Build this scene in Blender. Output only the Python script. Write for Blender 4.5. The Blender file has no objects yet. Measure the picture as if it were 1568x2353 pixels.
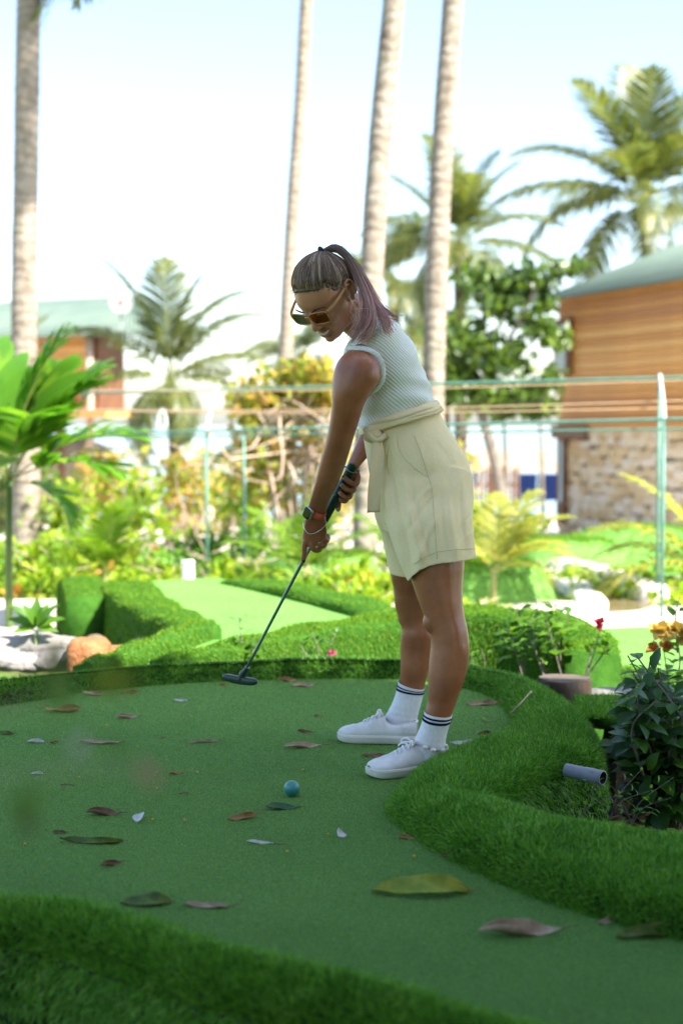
import bpy, bmesh, math, random
import numpy as np
from mathutils import Vector, Matrix

R = math.radians
rng = np.random.default_rng(11)
random.seed(5)
scene = bpy.context.scene
COL = scene.collection

# ------------------------------------------------------------------ camera
CAM_Z, PITCH, FPX = 1.0, R(3.5), 3267.0
cam_data = bpy.data.cameras.new('camera')
cam = bpy.data.objects.new('camera', cam_data)
COL.objects.link(cam)
cam.location = (0, 0, CAM_Z)
cam.rotation_euler = (math.pi / 2 - PITCH, 0, 0)
cam_data.sensor_fit = 'VERTICAL'
cam_data.sensor_height = 36.0
cam_data.lens = 50.0
cam_data.clip_start = 0.05
cam_data.clip_end = 6000
cam_data.dof.use_dof = True
cam_data.dof.focus_distance = 4.05
cam_data.dof.aperture_fstop = 2.2
scene.camera = cam

# ------------------------------------------------------------------ light
SUN_AZ, SUN_EL = R(128), R(50)      # azimuth from +Y towards +X
world = bpy.data.worlds.new('World')
scene.world = world
world.use_nodes = True
wn = world.node_tree
sky = wn.nodes.new('ShaderNodeTexSky')
sky.sky_type = 'NISHITA'
sky.sun_disc = False
sky.sun_elevation = SUN_EL
sky.sun_rotation = SUN_AZ
sky.air_density = 1.0
sky.dust_density = 1.6
sky.ozone_density = 1.0
wn.links.new(sky.outputs[0], wn.nodes['Background'].inputs[0])
wn.nodes['Background'].inputs[1].default_value = 0.088
sun_data = bpy.data.lights.new('sun', 'SUN')
sun_data.energy = 3.4
sun_data.angle = R(0.55)
sun_data.color = (1.0, 0.94, 0.82)
sun = bpy.data.objects.new('sun', sun_data)
COL.objects.link(sun)
SUNV = Vector((math.sin(SUN_AZ) * math.cos(SUN_EL), math.cos(SUN_AZ) * math.cos(SUN_EL), math.sin(SUN_EL)))
sun.rotation_euler = SUNV.to_track_quat('Z', 'Y').to_euler()
sun.location = SUNV * 60
scene.view_settings.view_transform = 'Standard'
scene.view_settings.look = 'None'
scene.view_settings.gamma = 1.0
scene.view_settings.use_curve_mapping = False
scene.view_settings.exposure = 2.35
scene.render.engine = 'CYCLES'
scene.cycles.max_bounces = 6
scene.cycles.diffuse_bounces = 3
scene.cycles.glossy_bounces = 2
scene.cycles.transmission_bounces = 4
scene.cycles.transparent_max_bounces = 6
scene.cycles.caustics_reflective = False
scene.cycles.caustics_refractive = False
scene.cycles.use_denoising = True

# ------------------------------------------------------------------ helpers
CP, SP = math.cos(PITCH), math.sin(PITCH)
def ray(px, py):
    # pixel of the 1568 x 2352 view of the photograph -> direction
    a, b = px - 784.0, 1176.0 - py
    return np.array([a, FPX * CP + b * SP, -FPX * SP + b * CP])
def P(px, py, Y):
    r = ray(px, py)
    return np.array([0, 0, CAM_Z]) + r * (Y / r[1])
def G(px, py, z):
    r = ray(px, py)
    return np.array([0, 0, CAM_Z]) + r * ((z - CAM_Z) / r[2])

def cr(pts, n, closed=False):
    """Catmull-Rom resample of control points (k,d) to n points."""
    p = np.asarray(pts, float)
    k = len(p)
    if closed:
        t = np.linspace(0, k, n, endpoint=False)
        i = np.floor(t).astype(int); u = (t - i)[:, None]
        a, b, c, d = p[(i - 1) % k], p[i % k], p[(i + 1) % k], p[(i + 2) % k]
    else:
        t = np.linspace(0, k - 1, n)
        i = np.minimum(np.floor(t).astype(int), k - 2); u = (t - i)[:, None]
        pe = np.vstack([2 * p[0] - p[1], p, 2 * p[-1] - p[-2]])
        a, b, c, d = pe[i], pe[i + 1], pe[i + 2], pe[i + 3]
    return 0.5 * ((2 * b) + (-a + c) * u + (2 * a - 5 * b + 4 * c - d) * u * u + (-a + 3 * b - 3 * c + d) * u ** 3)

def unit(v):
    v = np.asarray(v, float)
    return v / np.maximum(np.linalg.norm(v, axis=-1, keepdims=True), 1e-9)

def meshdata(name, v, f, rnd=None, smooth=True, uv=None):
    v = np.asarray(v, np.float32)
    me = bpy.data.meshes.new(name)
    if isinstance(f, np.ndarray):
        k = f.shape[1]
        me.vertices.add(len(v)); me.vertices.foreach_set('co', v.ravel())
        me.loops.add(f.size); me.loops.foreach_set('vertex_index', f.astype(np.int32).ravel())
        me.polygons.add(len(f))
        me.polygons.foreach_set('loop_start', np.arange(0, f.size, k, dtype=np.int32))
        me.update(calc_edges=True)
    else:
        me.from_pydata(v.tolist(), [], f); me.update()
    me.polygons.foreach_set('use_smooth', np.full(len(me.polygons), smooth))
    if rnd is not None:
        a = me.attributes.new('rnd', 'FLOAT', 'POINT')
        a.data.foreach_set('value', np.asarray(rnd, np.float32))
    me.update()
    return me

def tag(o, label=None, cat=None, group=None, kind=None):
    if label: o['label'] = label
    if cat: o['category'] = cat
    if group: o['group'] = group
    if kind: o['kind'] = kind
    return o

def attach(o, parent):
    """parent o (whose vertices are in world coordinates)"""
    o.parent = parent
    if parent.type == 'EMPTY':
        o.matrix_parent_inverse = Matrix.Translation(-Vector(parent.location))
    return o

def link(name, me, mat=None, parent=None, **kw):
    o = bpy.data.objects.new(name, me)
    COL.objects.link(o)
    if mat is not None and len(me.materials) == 0: me.materials.append(mat)
    if parent is not None: attach(o, parent)
    if kw: tag(o, **kw)
    return o

def make(name, v, f, mat, parent=None, rnd=None, smooth=True, **kw):
    return link(name, meshdata(name, v, f, rnd, smooth), mat, parent, **kw)

def thing(name, loc, label=None, cat=None, group=None, kind=None):
    o = bpy.data.objects.new(name, None)
    o.empty_display_size = 0.1
    COL.objects.link(o)
    o.location = tuple(float(c) for c in loc)
    return tag(o, label, cat, group, kind)

def put(name, me, parent, loc=(0, 0, 0), rot=(0, 0, 0), scale=(1, 1, 1), mat=None):
    """a part in its thing's own coordinates, mesh data shared"""
    o = bpy.data.objects.new(name, me)
    COL.objects.link(o)
    if mat is not None and len(me.materials) == 0: me.materials.append(mat)
    if parent is not None: o.parent = parent
    o.location = tuple(float(c) for c in loc); o.rotation_euler = rot; o.scale = scale
    return o

class MB:
    """collects shapes into one mesh"""
    def __init__(s): s.v = []; s.f = []; s.r = []; s.n = 0
    def add(s, v, f, r=0.5):
        v = np.asarray(v, float)
        s.v.append(v); s.f.extend([tuple(int(i) + s.n for i in q) for q in f])
        s.r.append(np.full(len(v), r) if np.isscalar(r) else np.asarray(r)); s.n += len(v)
        return s
    def box(s, c, d, rot=None, r=0.5):
        v = np.array([[x, y, z] for x in (-.5, .5) for y in (-.5, .5) for z in (-.5, .5)]) * np.asarray(d, float)
        if rot is not None: v = v @ np.asarray(rot).T
        return s.add(v + np.asarray(c, float), [(0, 1, 3, 2), (4, 6, 7, 5), (0, 4, 5, 1), (2, 3, 7, 6), (0, 2, 6, 4), (1, 5, 7, 3)], r)
    def tube(s, pts, rad, n=8, r=0.5, cap=True):
        v, f = tube(pts, rad, n, cap); return s.add(v, f, r)
    def build(s, name, mat, parent=None, smooth=True, **kw):
        return make(name, np.vstack(s.v), s.f, mat, parent, np.concatenate(s.r), smooth, **kw)
    def data(s, name, smooth=True):
        return meshdata(name, np.vstack(s.v), s.f, np.concatenate(s.r), smooth)

def ring_faces(m, n, cap=True, closed=False):
    f = []
    for i in range(m - 1 if not closed else m):
        a, b = i * n, ((i + 1) % m) * n
        for j in range(n):
            k = (j + 1) % n
            f.append((a + j, a + k, b + k, b + j))
    if cap and not closed:
        f.append(tuple(range(n - 1, -1, -1))); f.append(tuple((m - 1) * n + j for j in range(n)))
    return f

def frames(pts):
    p = np.asarray(pts, float)
    t = unit(np.gradient(p, axis=0))
    ref = np.array([0, 0, 1.0]) if abs(t[0][2]) < 0.9 else np.array([1.0, 0, 0])
    u = unit(np.cross(t[0], ref)); U = []; W = []
    for q in t:
        u = unit(u - q * np.dot(u, q)); U.append(u); W.append(np.cross(q, u))
    return t, np.array(U), np.array(W)

def tube(pts, rad, n=8, cap=True):
    p = np.asarray(pts, float); m = len(p)
    rad = np.full(m, rad) if np.isscalar(rad) else np.asarray(rad, float)
    t, U, W = frames(p)
    a = np.linspace(0, 2 * math.pi, n, endpoint=False)
    v = p[:, None, :] + rad[:, None, None] * (np.cos(a)[None, :, None] * U[:, None, :] + np.sin(a)[None, :, None] * W[:, None, :])
    return v.reshape(-1, 3), ring_faces(m, n, cap)

def orient(X, Z):
    X = unit(X); Y = unit(np.cross(Z, X)); Z = np.cross(X, Y)
    return X, Y, Z

def inst(tv, tf, pos, X, Z, sx, sy, sz=None):
    """vectorised copies of a template: x along X, z about Z"""
    tv = np.asarray(tv, float); tf = np.asarray(tf)
    n, k = len(pos), len(tv)
    X, Y, Z = orient(X, Z)
    sx = np.broadcast_to(np.asarray(sx, float), (n,)); sy = np.broadcast_to(np.asarray(sy, float), (n,))
    sz = sx if sz is None else np.broadcast_to(np.asarray(sz, float), (n,))
    v = (np.asarray(pos)[:, None, :] + X[:, None, :] * (tv[None, :, 0] * sx[:, None])[..., None]
         + Y[:, None, :] * (tv[None, :, 1] * sy[:, None])[..., None] + Z[:, None, :] * (tv[None, :, 2] * sz[:, None])[..., None])
    f = tf[None, :, :] + (np.arange(n) * k)[:, None, None]
    return v.reshape(-1, 3), f.reshape(-1, tf.shape[1])

# leaf templates: x = length 0..1, y = half-width units, z = sag
T_DIAMOND = (np.array([[0, 0, 0], [.45, .5, .06], [1, 0, -.12], [.45, -.5, .06]]), np.array([[0, 3, 2], [0, 2, 1]]))
T_LEAF = (np.array([[0, 0, 0], [.25, .38, .05], [.55, .48, .05], [.85, .2, -.04], [1, 0, -.14], [.85, -.2, -.04], [.55, -.48, .05], [.25, -.38, .05], [.25, 0, 0], [.55, 0, -.01], [.85, 0, -.07]]),
          np.array([[0, 8, 1, 1], [8, 9, 2, 1], [9, 10, 3, 2], [10, 4, 3, 3], [0, 7, 8, 8], [7, 6, 9, 8], [6, 5, 10, 9], [5, 4, 10, 10]]))
def tri_split(f):
    o = []
    for q in f:
        q = list(dict.fromkeys(int(i) for i in q))
        if len(q) == 3: o.append(q)
        else: o += [[q[0], q[1], q[2]], [q[0], q[2], q[3]]]
    return np.array(o)
T_LEAF = (T_LEAF[0], tri_split(T_LEAF[1]))

def rand_dirs(n, zbias=0.0):
    d = rng.normal(size=(n, 3)); d[:, 2] += zbias
    return unit(d)

def leaf_cloud(pos, size, width, tmpl=T_DIAMOND, droop=-0.3, up=0.9, jit=0.35, out=None):
    """leaf faces at pos; returns verts, faces, rnd"""
    n = len(pos)
    X = rand_dirs(n, droop)
    if out is not None: X = unit(X + out)
    Z = unit(rng.normal(size=(n, 3)) * 0.7 + np.array([0, 0, up]))
    s = size * (1 + jit * rng.uniform(-1, 1, n))
    v, f = inst(*tmpl, pos, X, Z, s, s * width)
    return v, f, np.repeat(rng.random(n), len(tmpl[0]))

def blob_points(n, blobs, hollow=0.55):
    """points spread through ellipsoids (cx,cy,cz,rx,ry,rz), denser near the outside"""
    b = np.asarray(blobs, float)
    w = (b[:, 3] * b[:, 4] * b[:, 5]) ** 0.67
    i = rng.choice(len(b), n, p=w / w.sum())
    d = rand_dirs(n); r = hollow + (1 - hollow) * rng.random(n) ** 0.7
    return b[i, :3] + d * r[:, None] * b[i, 3:]

def comb_down(n):
    # blades on steep faces hang down
    k = np.clip(1 - n[:, 2] / .55, 0, 1)[:, None]
    return k * np.array([0, 0, -1.6]) - n * k * .35
def blades(pos, nrm, length, width, lean=0.5, comb=None, droop=0.0):
    """grass blades: 5 vertices, 3 triangles each"""
    n = len(pos)
    d = unit(nrm + rng.normal(size=(n, 3)) * lean + (0 if comb is None else comb))
    L = (length * rng.uniform(.6, 1.25, n))[:, None]
    side = unit(np.cross(d, rng.normal(size=(n, 3)))) * (width * rng.uniform(.7, 1.2, n))[:, None] * 0.5
    bend = unit(rng.normal(size=(n, 3)) * 0.8 + np.array([0, 0, -droop])) * L * 0.28
    mid = pos + d * L * 0.55 + bend * 0.3
    tip = pos + d * L + bend
    v = np.stack([pos - side, pos + side, mid - side * .85, mid + side * .85, tip], 1).reshape(-1, 3)
    b = (np.arange(n) * 5)[:, None, None]
    f = (np.array([[0, 1, 3], [0, 3, 2], [2, 3, 4]])[None] + b).reshape(-1, 3)
    return v, f, np.repeat(rng.random(n), 5)

def sample_surface(v, f, n, keep=None):
    """random points and normals on a triangle/quad mesh"""
    v = np.asarray(v); tri = tri_split(f) if not (isinstance(f, np.ndarray) and f.shape[1] == 3) else f
    a, b, c = v[tri[:, 0]], v[tri[:, 1]], v[tri[:, 2]]
    cr_ = np.cross(b - a, c - a); ar = np.linalg.norm(cr_, axis=1)
    if keep is not None: ar = ar * keep((a + b + c) / 3)
    i = rng.choice(len(tri), n, p=ar / ar.sum())
    u, w = rng.random(n), rng.random(n)
    s = u + w > 1; u[s] = 1 - u[s]; w[s] = 1 - w[s]
    return a[i] + (b[i] - a[i]) * u[:, None] + (c[i] - a[i]) * w[:, None], unit(cr_[i])

# ------------------------------------------------------------------ materials
def _nodes(name):
    m = bpy.data.materials.new(name); m.use_nodes = True
    nt = m.node_tree
    return m, nt, nt.nodes['Principled BSDF'], nt.nodes['Material Output']
def _coords(nt):
    return nt.nodes.new('ShaderNodeTexCoord').outputs['Object']
def _noise(nt, scale, detail=4, rough=.6, vec=None, stretch=None):
    n = nt.nodes.new('ShaderNodeTexNoise')
    n.inputs['Scale'].default_value = scale; n.inputs['Detail'].default_value = detail; n.inputs['Roughness'].default_value = rough
    src = _coords(nt) if vec is None else vec
    if stretch is not None:
        mp = nt.nodes.new('ShaderNodeMapping'); mp.inputs['Scale'].default_value = stretch
        nt.links.new(src, mp.inputs[0]); src = mp.outputs[0]
    nt.links.new(src, n.inputs['Vector'])
    return n.outputs['Fac']
def _ramp(nt, fac, stops):
    r = nt.nodes.new('ShaderNodeValToRGB')
    while len(r.color_ramp.elements) < len(stops): r.color_ramp.elements.new(0.5)
    for e, (p, c) in zip(r.color_ramp.elements, stops):
        e.position = p; e.color = (*c, 1)
    nt.links.new(fac, r.inputs[0])
    return r.outputs[0]
def _mix(nt, fac, a, b, mode='MIX'):
    n = nt.nodes.new('ShaderNodeMix'); n.data_type = 'RGBA'; n.blend_type = mode
    for s, x in ((0, fac), (6, a), (7, b)):
        if hasattr(x, 'links'): nt.links.new(x, n.inputs[s])
        elif s == 0: n.inputs[0].default_value = x
        else: n.inputs[s].default_value = (*x, 1)
    return n.outputs[2]
def _bump(nt, bsdf, height, strength, dist=0.01):
    b = nt.nodes.new('ShaderNodeBump'); b.inputs['Strength'].default_value = strength; b.inputs['Distance'].default_value = dist
    nt.links.new(height, b.inputs['Height']); nt.links.new(b.outputs[0], bsdf.inputs['Normal'])
    return b
def _attr(nt, name='rnd'):
    a = nt.nodes.new('ShaderNodeAttribute'); a.attribute_name = name
    return a.outputs['Fac']

def mat_noise(name, stops, scale=8, detail=5, rough=.7, bump=0, bscale=None, bdist=.01, spec=.3, stretch=None, metal=0):
    m, nt, b, o = _nodes(name)
    nt.links.new(_ramp(nt, _noise(nt, scale, detail, .62, stretch=stretch), stops), b.inputs['Base Color'])
    b.inputs['Roughness'].default_value = rough; b.inputs['Specular IOR Level'].default_value = spec; b.inputs['Metallic'].default_value = metal
    if bump: _bump(nt, b, _noise(nt, bscale or scale * 4, 4, .6, stretch=stretch), bump, bdist)
    return m
def mat_leaf(name, stops, trans=.45, rough=.5, spec=.3, scale=3.0, tint=1.25, mixn=.35):
    """foliage: colour runs over each leaf's own random number, light passes through"""
    m, nt, b, o = _nodes(name)
    fac = nt.nodes.new('ShaderNodeMix'); fac.inputs[0].default_value = mixn
    nt.links.new(_attr(nt), fac.inputs[2]); nt.links.new(_noise(nt, scale, 3), fac.inputs[3])
    c = _ramp(nt, fac.outputs[0], stops)
    nt.links.new(c, b.inputs['Base Color'])
    b.inputs['Roughness'].default_value = rough; b.inputs['Specular IOR Level'].default_value = spec
    t = nt.nodes.new('ShaderNodeBsdfTranslucent')
    tc = _mix(nt, 1.0, c, (tint, tint * 1.0, tint * .45), 'MULTIPLY')
    nt.links.new(tc, t.inputs['Color'])
    ms = nt.nodes.new('ShaderNodeMixShader'); ms.inputs[0].default_value = trans
    nt.links.new(b.outputs[0], ms.inputs[1]); nt.links.new(t.outputs[0], ms.inputs[2])
    nt.links.new(ms.outputs[0], o.inputs['Surface'])
    return m
def mat_plain(name, col, rough=.5, spec=.5, metal=0, var=.12, scale=30, bump=0, bscale=80, bdist=.002, **kw):
    c = np.array(col)
    m = mat_noise(name, [(.25, tuple(c * (1 - var))), (.75, tuple(np.minimum(c * (1 + var), 1)))], scale, 4, rough, bump, bscale, bdist, spec, metal=metal)
    for k, x in kw.items(): m.node_tree.nodes['Principled BSDF'].inputs[k].default_value = x
    return m
# ------------------------------------------------------------------ palette
M = {}
M['soil'] = mat_noise('soil', [(.2, (.035, .022, .014)), (.5, (.09, .06, .035)), (.75, (.16, .12, .07))], 5, 6, .95, .6, 40, .02, .1)
M['path'] = mat_noise('path_sand', [(.2, (.42, .36, .31)), (.55, (.58, .51, .45)), (.8, (.68, .61, .55))], 3, 6, .95, .4, 60, .01, .1)
M['sea'] = mat_noise('sea_water', [(.3, (.10, .22, .28)), (.7, (.18, .32, .38))], .3, 3, .12, .5, .8, .1, .5)
M['turf'] = None
def mat_turf(name, c1, c2, c3, tuft=420, bump=.9):
    m, nt, b, o = _nodes(name)
    fine = _noise(nt, tuft, 3, .7)
    mid = _noise(nt, 60, 4, .6)
    big = _noise(nt, 1.6, 3, .55)
    c = _ramp(nt, fine, [(.3, c1), (.52, c2), (.72, c3)])
    c = _mix(nt, .6, c, _ramp(nt, mid, [(.3, (.5, .5, .5)), (.7, (.8, .8, .8))]), 'OVERLAY')
    c = _mix(nt, .45, c, _ramp(nt, big, [(.3, (.42, .44, .42)), (.7, (.6, .58, .55))]), 'OVERLAY')
    nt.links.new(c, b.inputs['Base Color'])
    b.inputs['Roughness'].default_value = .85; b.inputs['Specular IOR Level'].default_value = .1
    _bump(nt, b, fine, bump, .006)
    return m
M['turf'] = mat_turf('putting_turf', (.02, .06, .012), (.09, .2, .045), (.22, .37, .11), 230)
M['turf_shade'] = mat_noise('turf_shade_backing', [(.3, (.006, .02, .006)), (.7, (.014, .045, .01))], 30, 4, .9, .5, 120, .01, .1)  # border backing darkened so its outer walls and notch look shaded
M['turf_core'] = mat_noise('turf_backing', [(.3, (.02, .075, .008)), (.7, (.045, .13, .014))], 30, 4, .9, .5, 120, .01, .1)
M['blade'] = mat_leaf('turf_blade', [(.0, (.025, .11, .012)), (.45, (.085, .26, .022)), (.8, (.18, .41, .045)), (.95, (.32, .5, .14)), (1, (.5, .48, .26))], .3, .4, .35, 2.2, 1.2, .15)
M['blade_far'] = mat_leaf('lawn_blade', [(.0, (.05, .14, .008)), (.5, (.11, .24, .012)), (1, (.22, .36, .03))], .4, .5, .2, 2, 1.35, .2)
M['lawn'] = mat_turf('lane_turf', (.045, .14, .022), (.1, .24, .05), (.18, .34, .1), 120, .6)

# ------------------------------------------------------------------ terrain, sea, path
def terrain_z(x, y):
    x = np.asarray(x, float); y = np.asarray(y, float)
    z = np.interp(y, [-60, 11, 16, 26, 45, 60, 400], [-.36, -.36, -.5, -1.0, -2.0, -2.9, -6.0])
    return z + .03 * np.sin(x * 1.3 + .4) * np.sin(y * .9) * np.clip((y - 8) / 8, 0, 1)
gx = np.unique(np.concatenate([np.linspace(-400, -40, 12), np.linspace(-40, 40, 90), np.linspace(40, 400, 12)]))
gy = np.unique(np.concatenate([np.linspace(-60, 0, 10), np.linspace(0, 60, 120), np.linspace(60, 400, 12)]))
X_, Y_ = np.meshgrid(gx, gy)
gv = np.stack([X_.ravel(), Y_.ravel(), terrain_z(X_, Y_).ravel()], 1)
nx, ny = len(gx), len(gy)
gi = np.arange(nx * ny).reshape(ny, nx)
gf = np.stack([gi[:-1, :-1], gi[:-1, 1:], gi[1:, 1:], gi[1:, :-1]], -1).reshape(-1, 4)
def mat_ground():
    m, nt, b, o = _nodes('garden_ground')
    pos = nt.nodes.new('ShaderNodeNewGeometry').outputs['Position']
    sep = nt.nodes.new('ShaderNodeSeparateXYZ'); nt.links.new(pos, sep.inputs[0])
    far = nt.nodes.new('ShaderNodeMapRange'); far.inputs[1].default_value = 14.5; far.inputs[2].default_value = 19
    add = nt.nodes.new('ShaderNodeMath'); add.operation = 'MULTIPLY_ADD'; add.inputs[1].default_value = 5
    n1 = _noise(nt, .6, 4); nt.links.new(n1, add.inputs[0]); nt.links.new(sep.outputs[1], add.inputs[2])
    nt.links.new(add.outputs[0], far.inputs[0])
    near = _ramp(nt, _noise(nt, 2.2, 6, .7), [(.3, (.05, .035, .02)), (.45, (.09, .1, .03)), (.55, (.09, .17, .03)), (.75, (.15, .24, .05))])
    sand = _ramp(nt, _noise(nt, 1.5, 6), [(.3, (.45, .40, .35)), (.7, (.66, .60, .54))])
    nt.links.new(_mix(nt, far.outputs[0], near, sand), b.inputs['Base Color'])
    b.inputs['Roughness'].default_value = .95; b.inputs['Specular IOR Level'].default_value = .1
    _bump(nt, b, _noise(nt, 25, 5), .5, .03)
    return m
make('ground', gv, gf, mat_ground(), kind='structure')
make('sea', [(-3000, 44, -2.15), (3000, 44, -2.15), (3000, 5500, -2.15), (-3000, 5500, -2.15)], [(0, 1, 2, 3)], M['sea'], smooth=False, kind='structure')

def sheet(name, pts, z, mat, **kw):
    """flat ground sheet from an outline of (x, y)"""
    bm = bmesh.new()
    vs = [bm.verts.new((p[0], p[1], z)) for p in pts]
    bm.faces.new(vs)
    bmesh.ops.triangulate(bm, faces=bm.faces[:])
    me = bpy.data.meshes.new(name); bm.to_mesh(me); bm.free()
    for q in me.polygons:
        if q.normal.z < 0: q.flip()
    return link(name, me, mat, **kw)
def outline(pts, n): return cr([p[:2] for p in pts], n, closed=True)
sheet('garden_path', outline([(-9, 9.0), (-4, 8.95), (-1.5, 8.9), (0, 9.1), (1.2, 9.3), (3, 9.15), (9, 9.0), (9, 10.2), (4, 10.4), (1.6, 10.7), (0, 10.6), (-2, 10.8), (-5, 10.9), (-9, 10.8)], 90), -.33, M['path'], kind='structure')

# ------------------------------------------------------------------ first green with its turf rim
inner_px = [(0, 1620), (200, 1588), (400, 1570), (600, 1561), (800, 1558), (950, 1562), (1060, 1578), (1130, 1600), (1178, 1640), (1182, 1680), (1140, 1715),
            (1050, 1752), (960, 1797), (908, 1850), (915, 1885), (1000, 1945), (1100, 2000), (1250, 2062), (1450, 2125), (1568, 2155)]
outer_px = [(0, 1566), (200, 1541), (400, 1526), (600, 1518), (800, 1516), (950, 1518), (1080, 1528), (1200, 1556), (1300, 1604), (1355, 1664), (1372, 1716),
            (1296, 1736), (1205, 1774), (1140, 1820), (1190, 1852), (1310, 1882), (1400, 1900), (1568, 1911), (1750, 1935), (1900, 1955)]
RIM_H = .062
rim_in = [tuple(G(a, b, 0)[:2]) for a, b in inner_px] + [(1.05, 2.45), (1.6, 2.15), (2.4, 1.9)]
rim_out = [tuple(G(a, b, RIM_H)[:2]) for a, b in outer_px] + [(1.5, 2.75), (1.9, 2.5), (2.6, 2.2)]
left_in = [(.95, 1.72), (.62, 1.98), (.34, 2.2), (.16, 2.335), (-.16, 2.53), (-.46, 2.76), (-.66, 2.84), (-1.1, 2.98), (-1.6, 3.3), (-1.95, 3.9), (-1.95, 4.5), (-1.62, 4.9)]
left_out = [(.85, 1.52), (.5, 1.8), (.24, 2.04), (.06, 2.2), (-.25, 2.38), (-.52, 2.59), (-.72, 2.67), (-1.15, 2.8), (-1.75, 3.12), (-2.18, 3.85), (-2.18, 4.62), (-1.75, 5.1)]
rim_in = np.array(left_in + rim_in); rim_out = np.array(left_out + rim_out)
NR = 420
ri, ro = cr(rim_in, NR), cr(rim_out, NR)
d_ = unit(ro - ri); wdt = np.linalg.norm(ro - ri, axis=1)
prof = [(-.03, 0, -.02), (.0, 0, .006), (.012, 0, .03), (.035, 0, .052), (.07, 0, RIM_H), ('m', .5, RIM_H + .012), ('e', -.05, RIM_H + .004), ('e', -.015, RIM_H - .012), ('e', .012, RIM_H - .05), ('e', .03, -.1), ('e', .035, -.24), ('e', .04, -.38)]
rows = []
for a, b, z in prof:
    if a == 'm': xy = ri + d_ * (wdt * b)[:, None]
    elif a == 'e': xy = ro + d_ * b
    else: xy = ri + d_ * a
    wob = .004 * np.sin(np.arange(NR) * .13 + z * 20) + .003 * np.sin(np.arange(NR) * .29 + 2)
    rows.append(np.column_stack([xy, np.full(NR, z) + (wob if z > .04 else 0)]))
rim_v = np.stack(rows, 1).reshape(-1, 3); K = len(prof)
idx = np.arange(NR * K).reshape(NR, K)
rim_f = np.stack([idx[:-1, :-1], idx[:-1, 1:], idx[1:, 1:], idx[1:, :-1]], -1).reshape(-1, 4)
# make sure the faces look outwards (up)
tst = np.cross(rim_v[rim_f[:, 1]] - rim_v[rim_f[:, 0]], rim_v[rim_f[:, 2]] - rim_v[rim_f[:, 0]])
if tst[:, 2].sum() < 0: rim_f = rim_f[:, ::-1]
rim = make('turf_border', rim_v, rim_f, M['turf_shade'], label='thick raised artificial grass border curving round the putting green', cat='turf border')
green_pts = np.vstack([ri - d_ * -.03, [(2.4, 1.9), (1.4, 1.5)]])
sheet('putting_green', [tuple(p) for p in green_pts], 0.0, M['turf'], kind='structure')
def infront(c):
    w = np.ones(len(c))
    w[np.abs(c[:, 0]) > c[:, 1] * .245 + .12] = .12
    w[c[:, 1] < 2.0] = .1
    w *= np.clip(1 + (c[:, 2] + .0) * 9, .1, 1)          # fewer blades down the outer wall, so the shade-dark backing shows
    w *= np.clip((4.2 / np.maximum(c[:, 1], 2)) ** 1.0, .5, 1.6)
    return w
bp, bn = sample_surface(rim_v, rim_f, 265000, infront)
bn2 = unit(bn + np.array([0, 0, .25]))
clump = .6 + .8 * np.sin(bp[:, 0] * 31 + np.sin(bp[:, 1] * 23) * 2) * np.sin(bp[:, 1] * 27)
bv, bf, br = blades(bp, bn2, .0175 * (1 + .25 * np.clip(clump, -1, 1)), .0024, .5, comb=comb_down(bn), droop=.5)
br = np.clip(br * .75 + .12 + .12 * np.repeat(np.clip(clump, -1, 1), 5), 0, 1)
make('grass_blades', bv, bf, M['blade'], rim, br, kind='stuff')
# short fibres that make the putting surface itself
def inside(p, poly):
    a = poly; b = np.roll(poly, -1, 0); ins = np.zeros(len(p), bool)
    for (x0, y0), (x1, y1) in zip(a, b):
        c = ((y0 > p[:, 1]) != (y1 > p[:, 1]))
        if c.any(): ins ^= c & (p[:, 0] < (x1 - x0) * (p[:, 1] - y0) / (y1 - y0 + 1e-12) + x0)
    return ins
nf = 440000
fy = 1 / rng.uniform(1 / 5.75, 1 / 1.95, nf); fx = rng.uniform(-1, 1, nf) * (fy * .245 + .06)
fp = np.column_stack([fx, fy]); fp = fp[inside(fp, green_pts[::3])]; nf = len(fp)
fp = np.column_stack([fp, np.zeros(nf)])
fs = .0022 * (fp[:, 1] / 4)[:, None]; ang_f = rng.uniform(0, math.pi, nf); wv_f = np.column_stack([np.cos(ang_f), np.sin(ang_f), np.zeros(nf)]) * fs
tip = fp + np.column_stack([rng.normal(size=nf) * .0022, rng.normal(size=nf) * .0022, rng.uniform(.0015, .0045, nf)]) * (fp[:, [1]] / 4)
patch = np.sin(fp[:, 0] * 5 + np.sin(fp[:, 1] * 4)) * np.sin(fp[:, 1] * 3.3 + 1) + .6 * np.sin(fp[:, 0] * 17 + fp[:, 1] * 9) * np.sin(fp[:, 1] * 21)
fv = np.stack([fp - wv_f * .5, fp + wv_f * .5, tip], 1).reshape(-1, 3)
M['fibre'] = mat_leaf('turf_fibre', [(.0, (.09, .21, .042)), (.5, (.19, .36, .085)), (.85, (.29, .48, .14)), (1, (.44, .58, .27))], .35, .7, .1, 1.2, 1.1, .2)
gro = [o_ for o_ in COL.objects if o_.name.startswith('putting_green')][0]
make('turf_fibres', fv, np.arange(nf * 3).reshape(-1, 3), M['fibre'], gro, np.repeat(np.clip(rng.random(nf) * .8 + .1 + .15 * patch, 0, 1), 3), smooth=False, kind='stuff')
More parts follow.
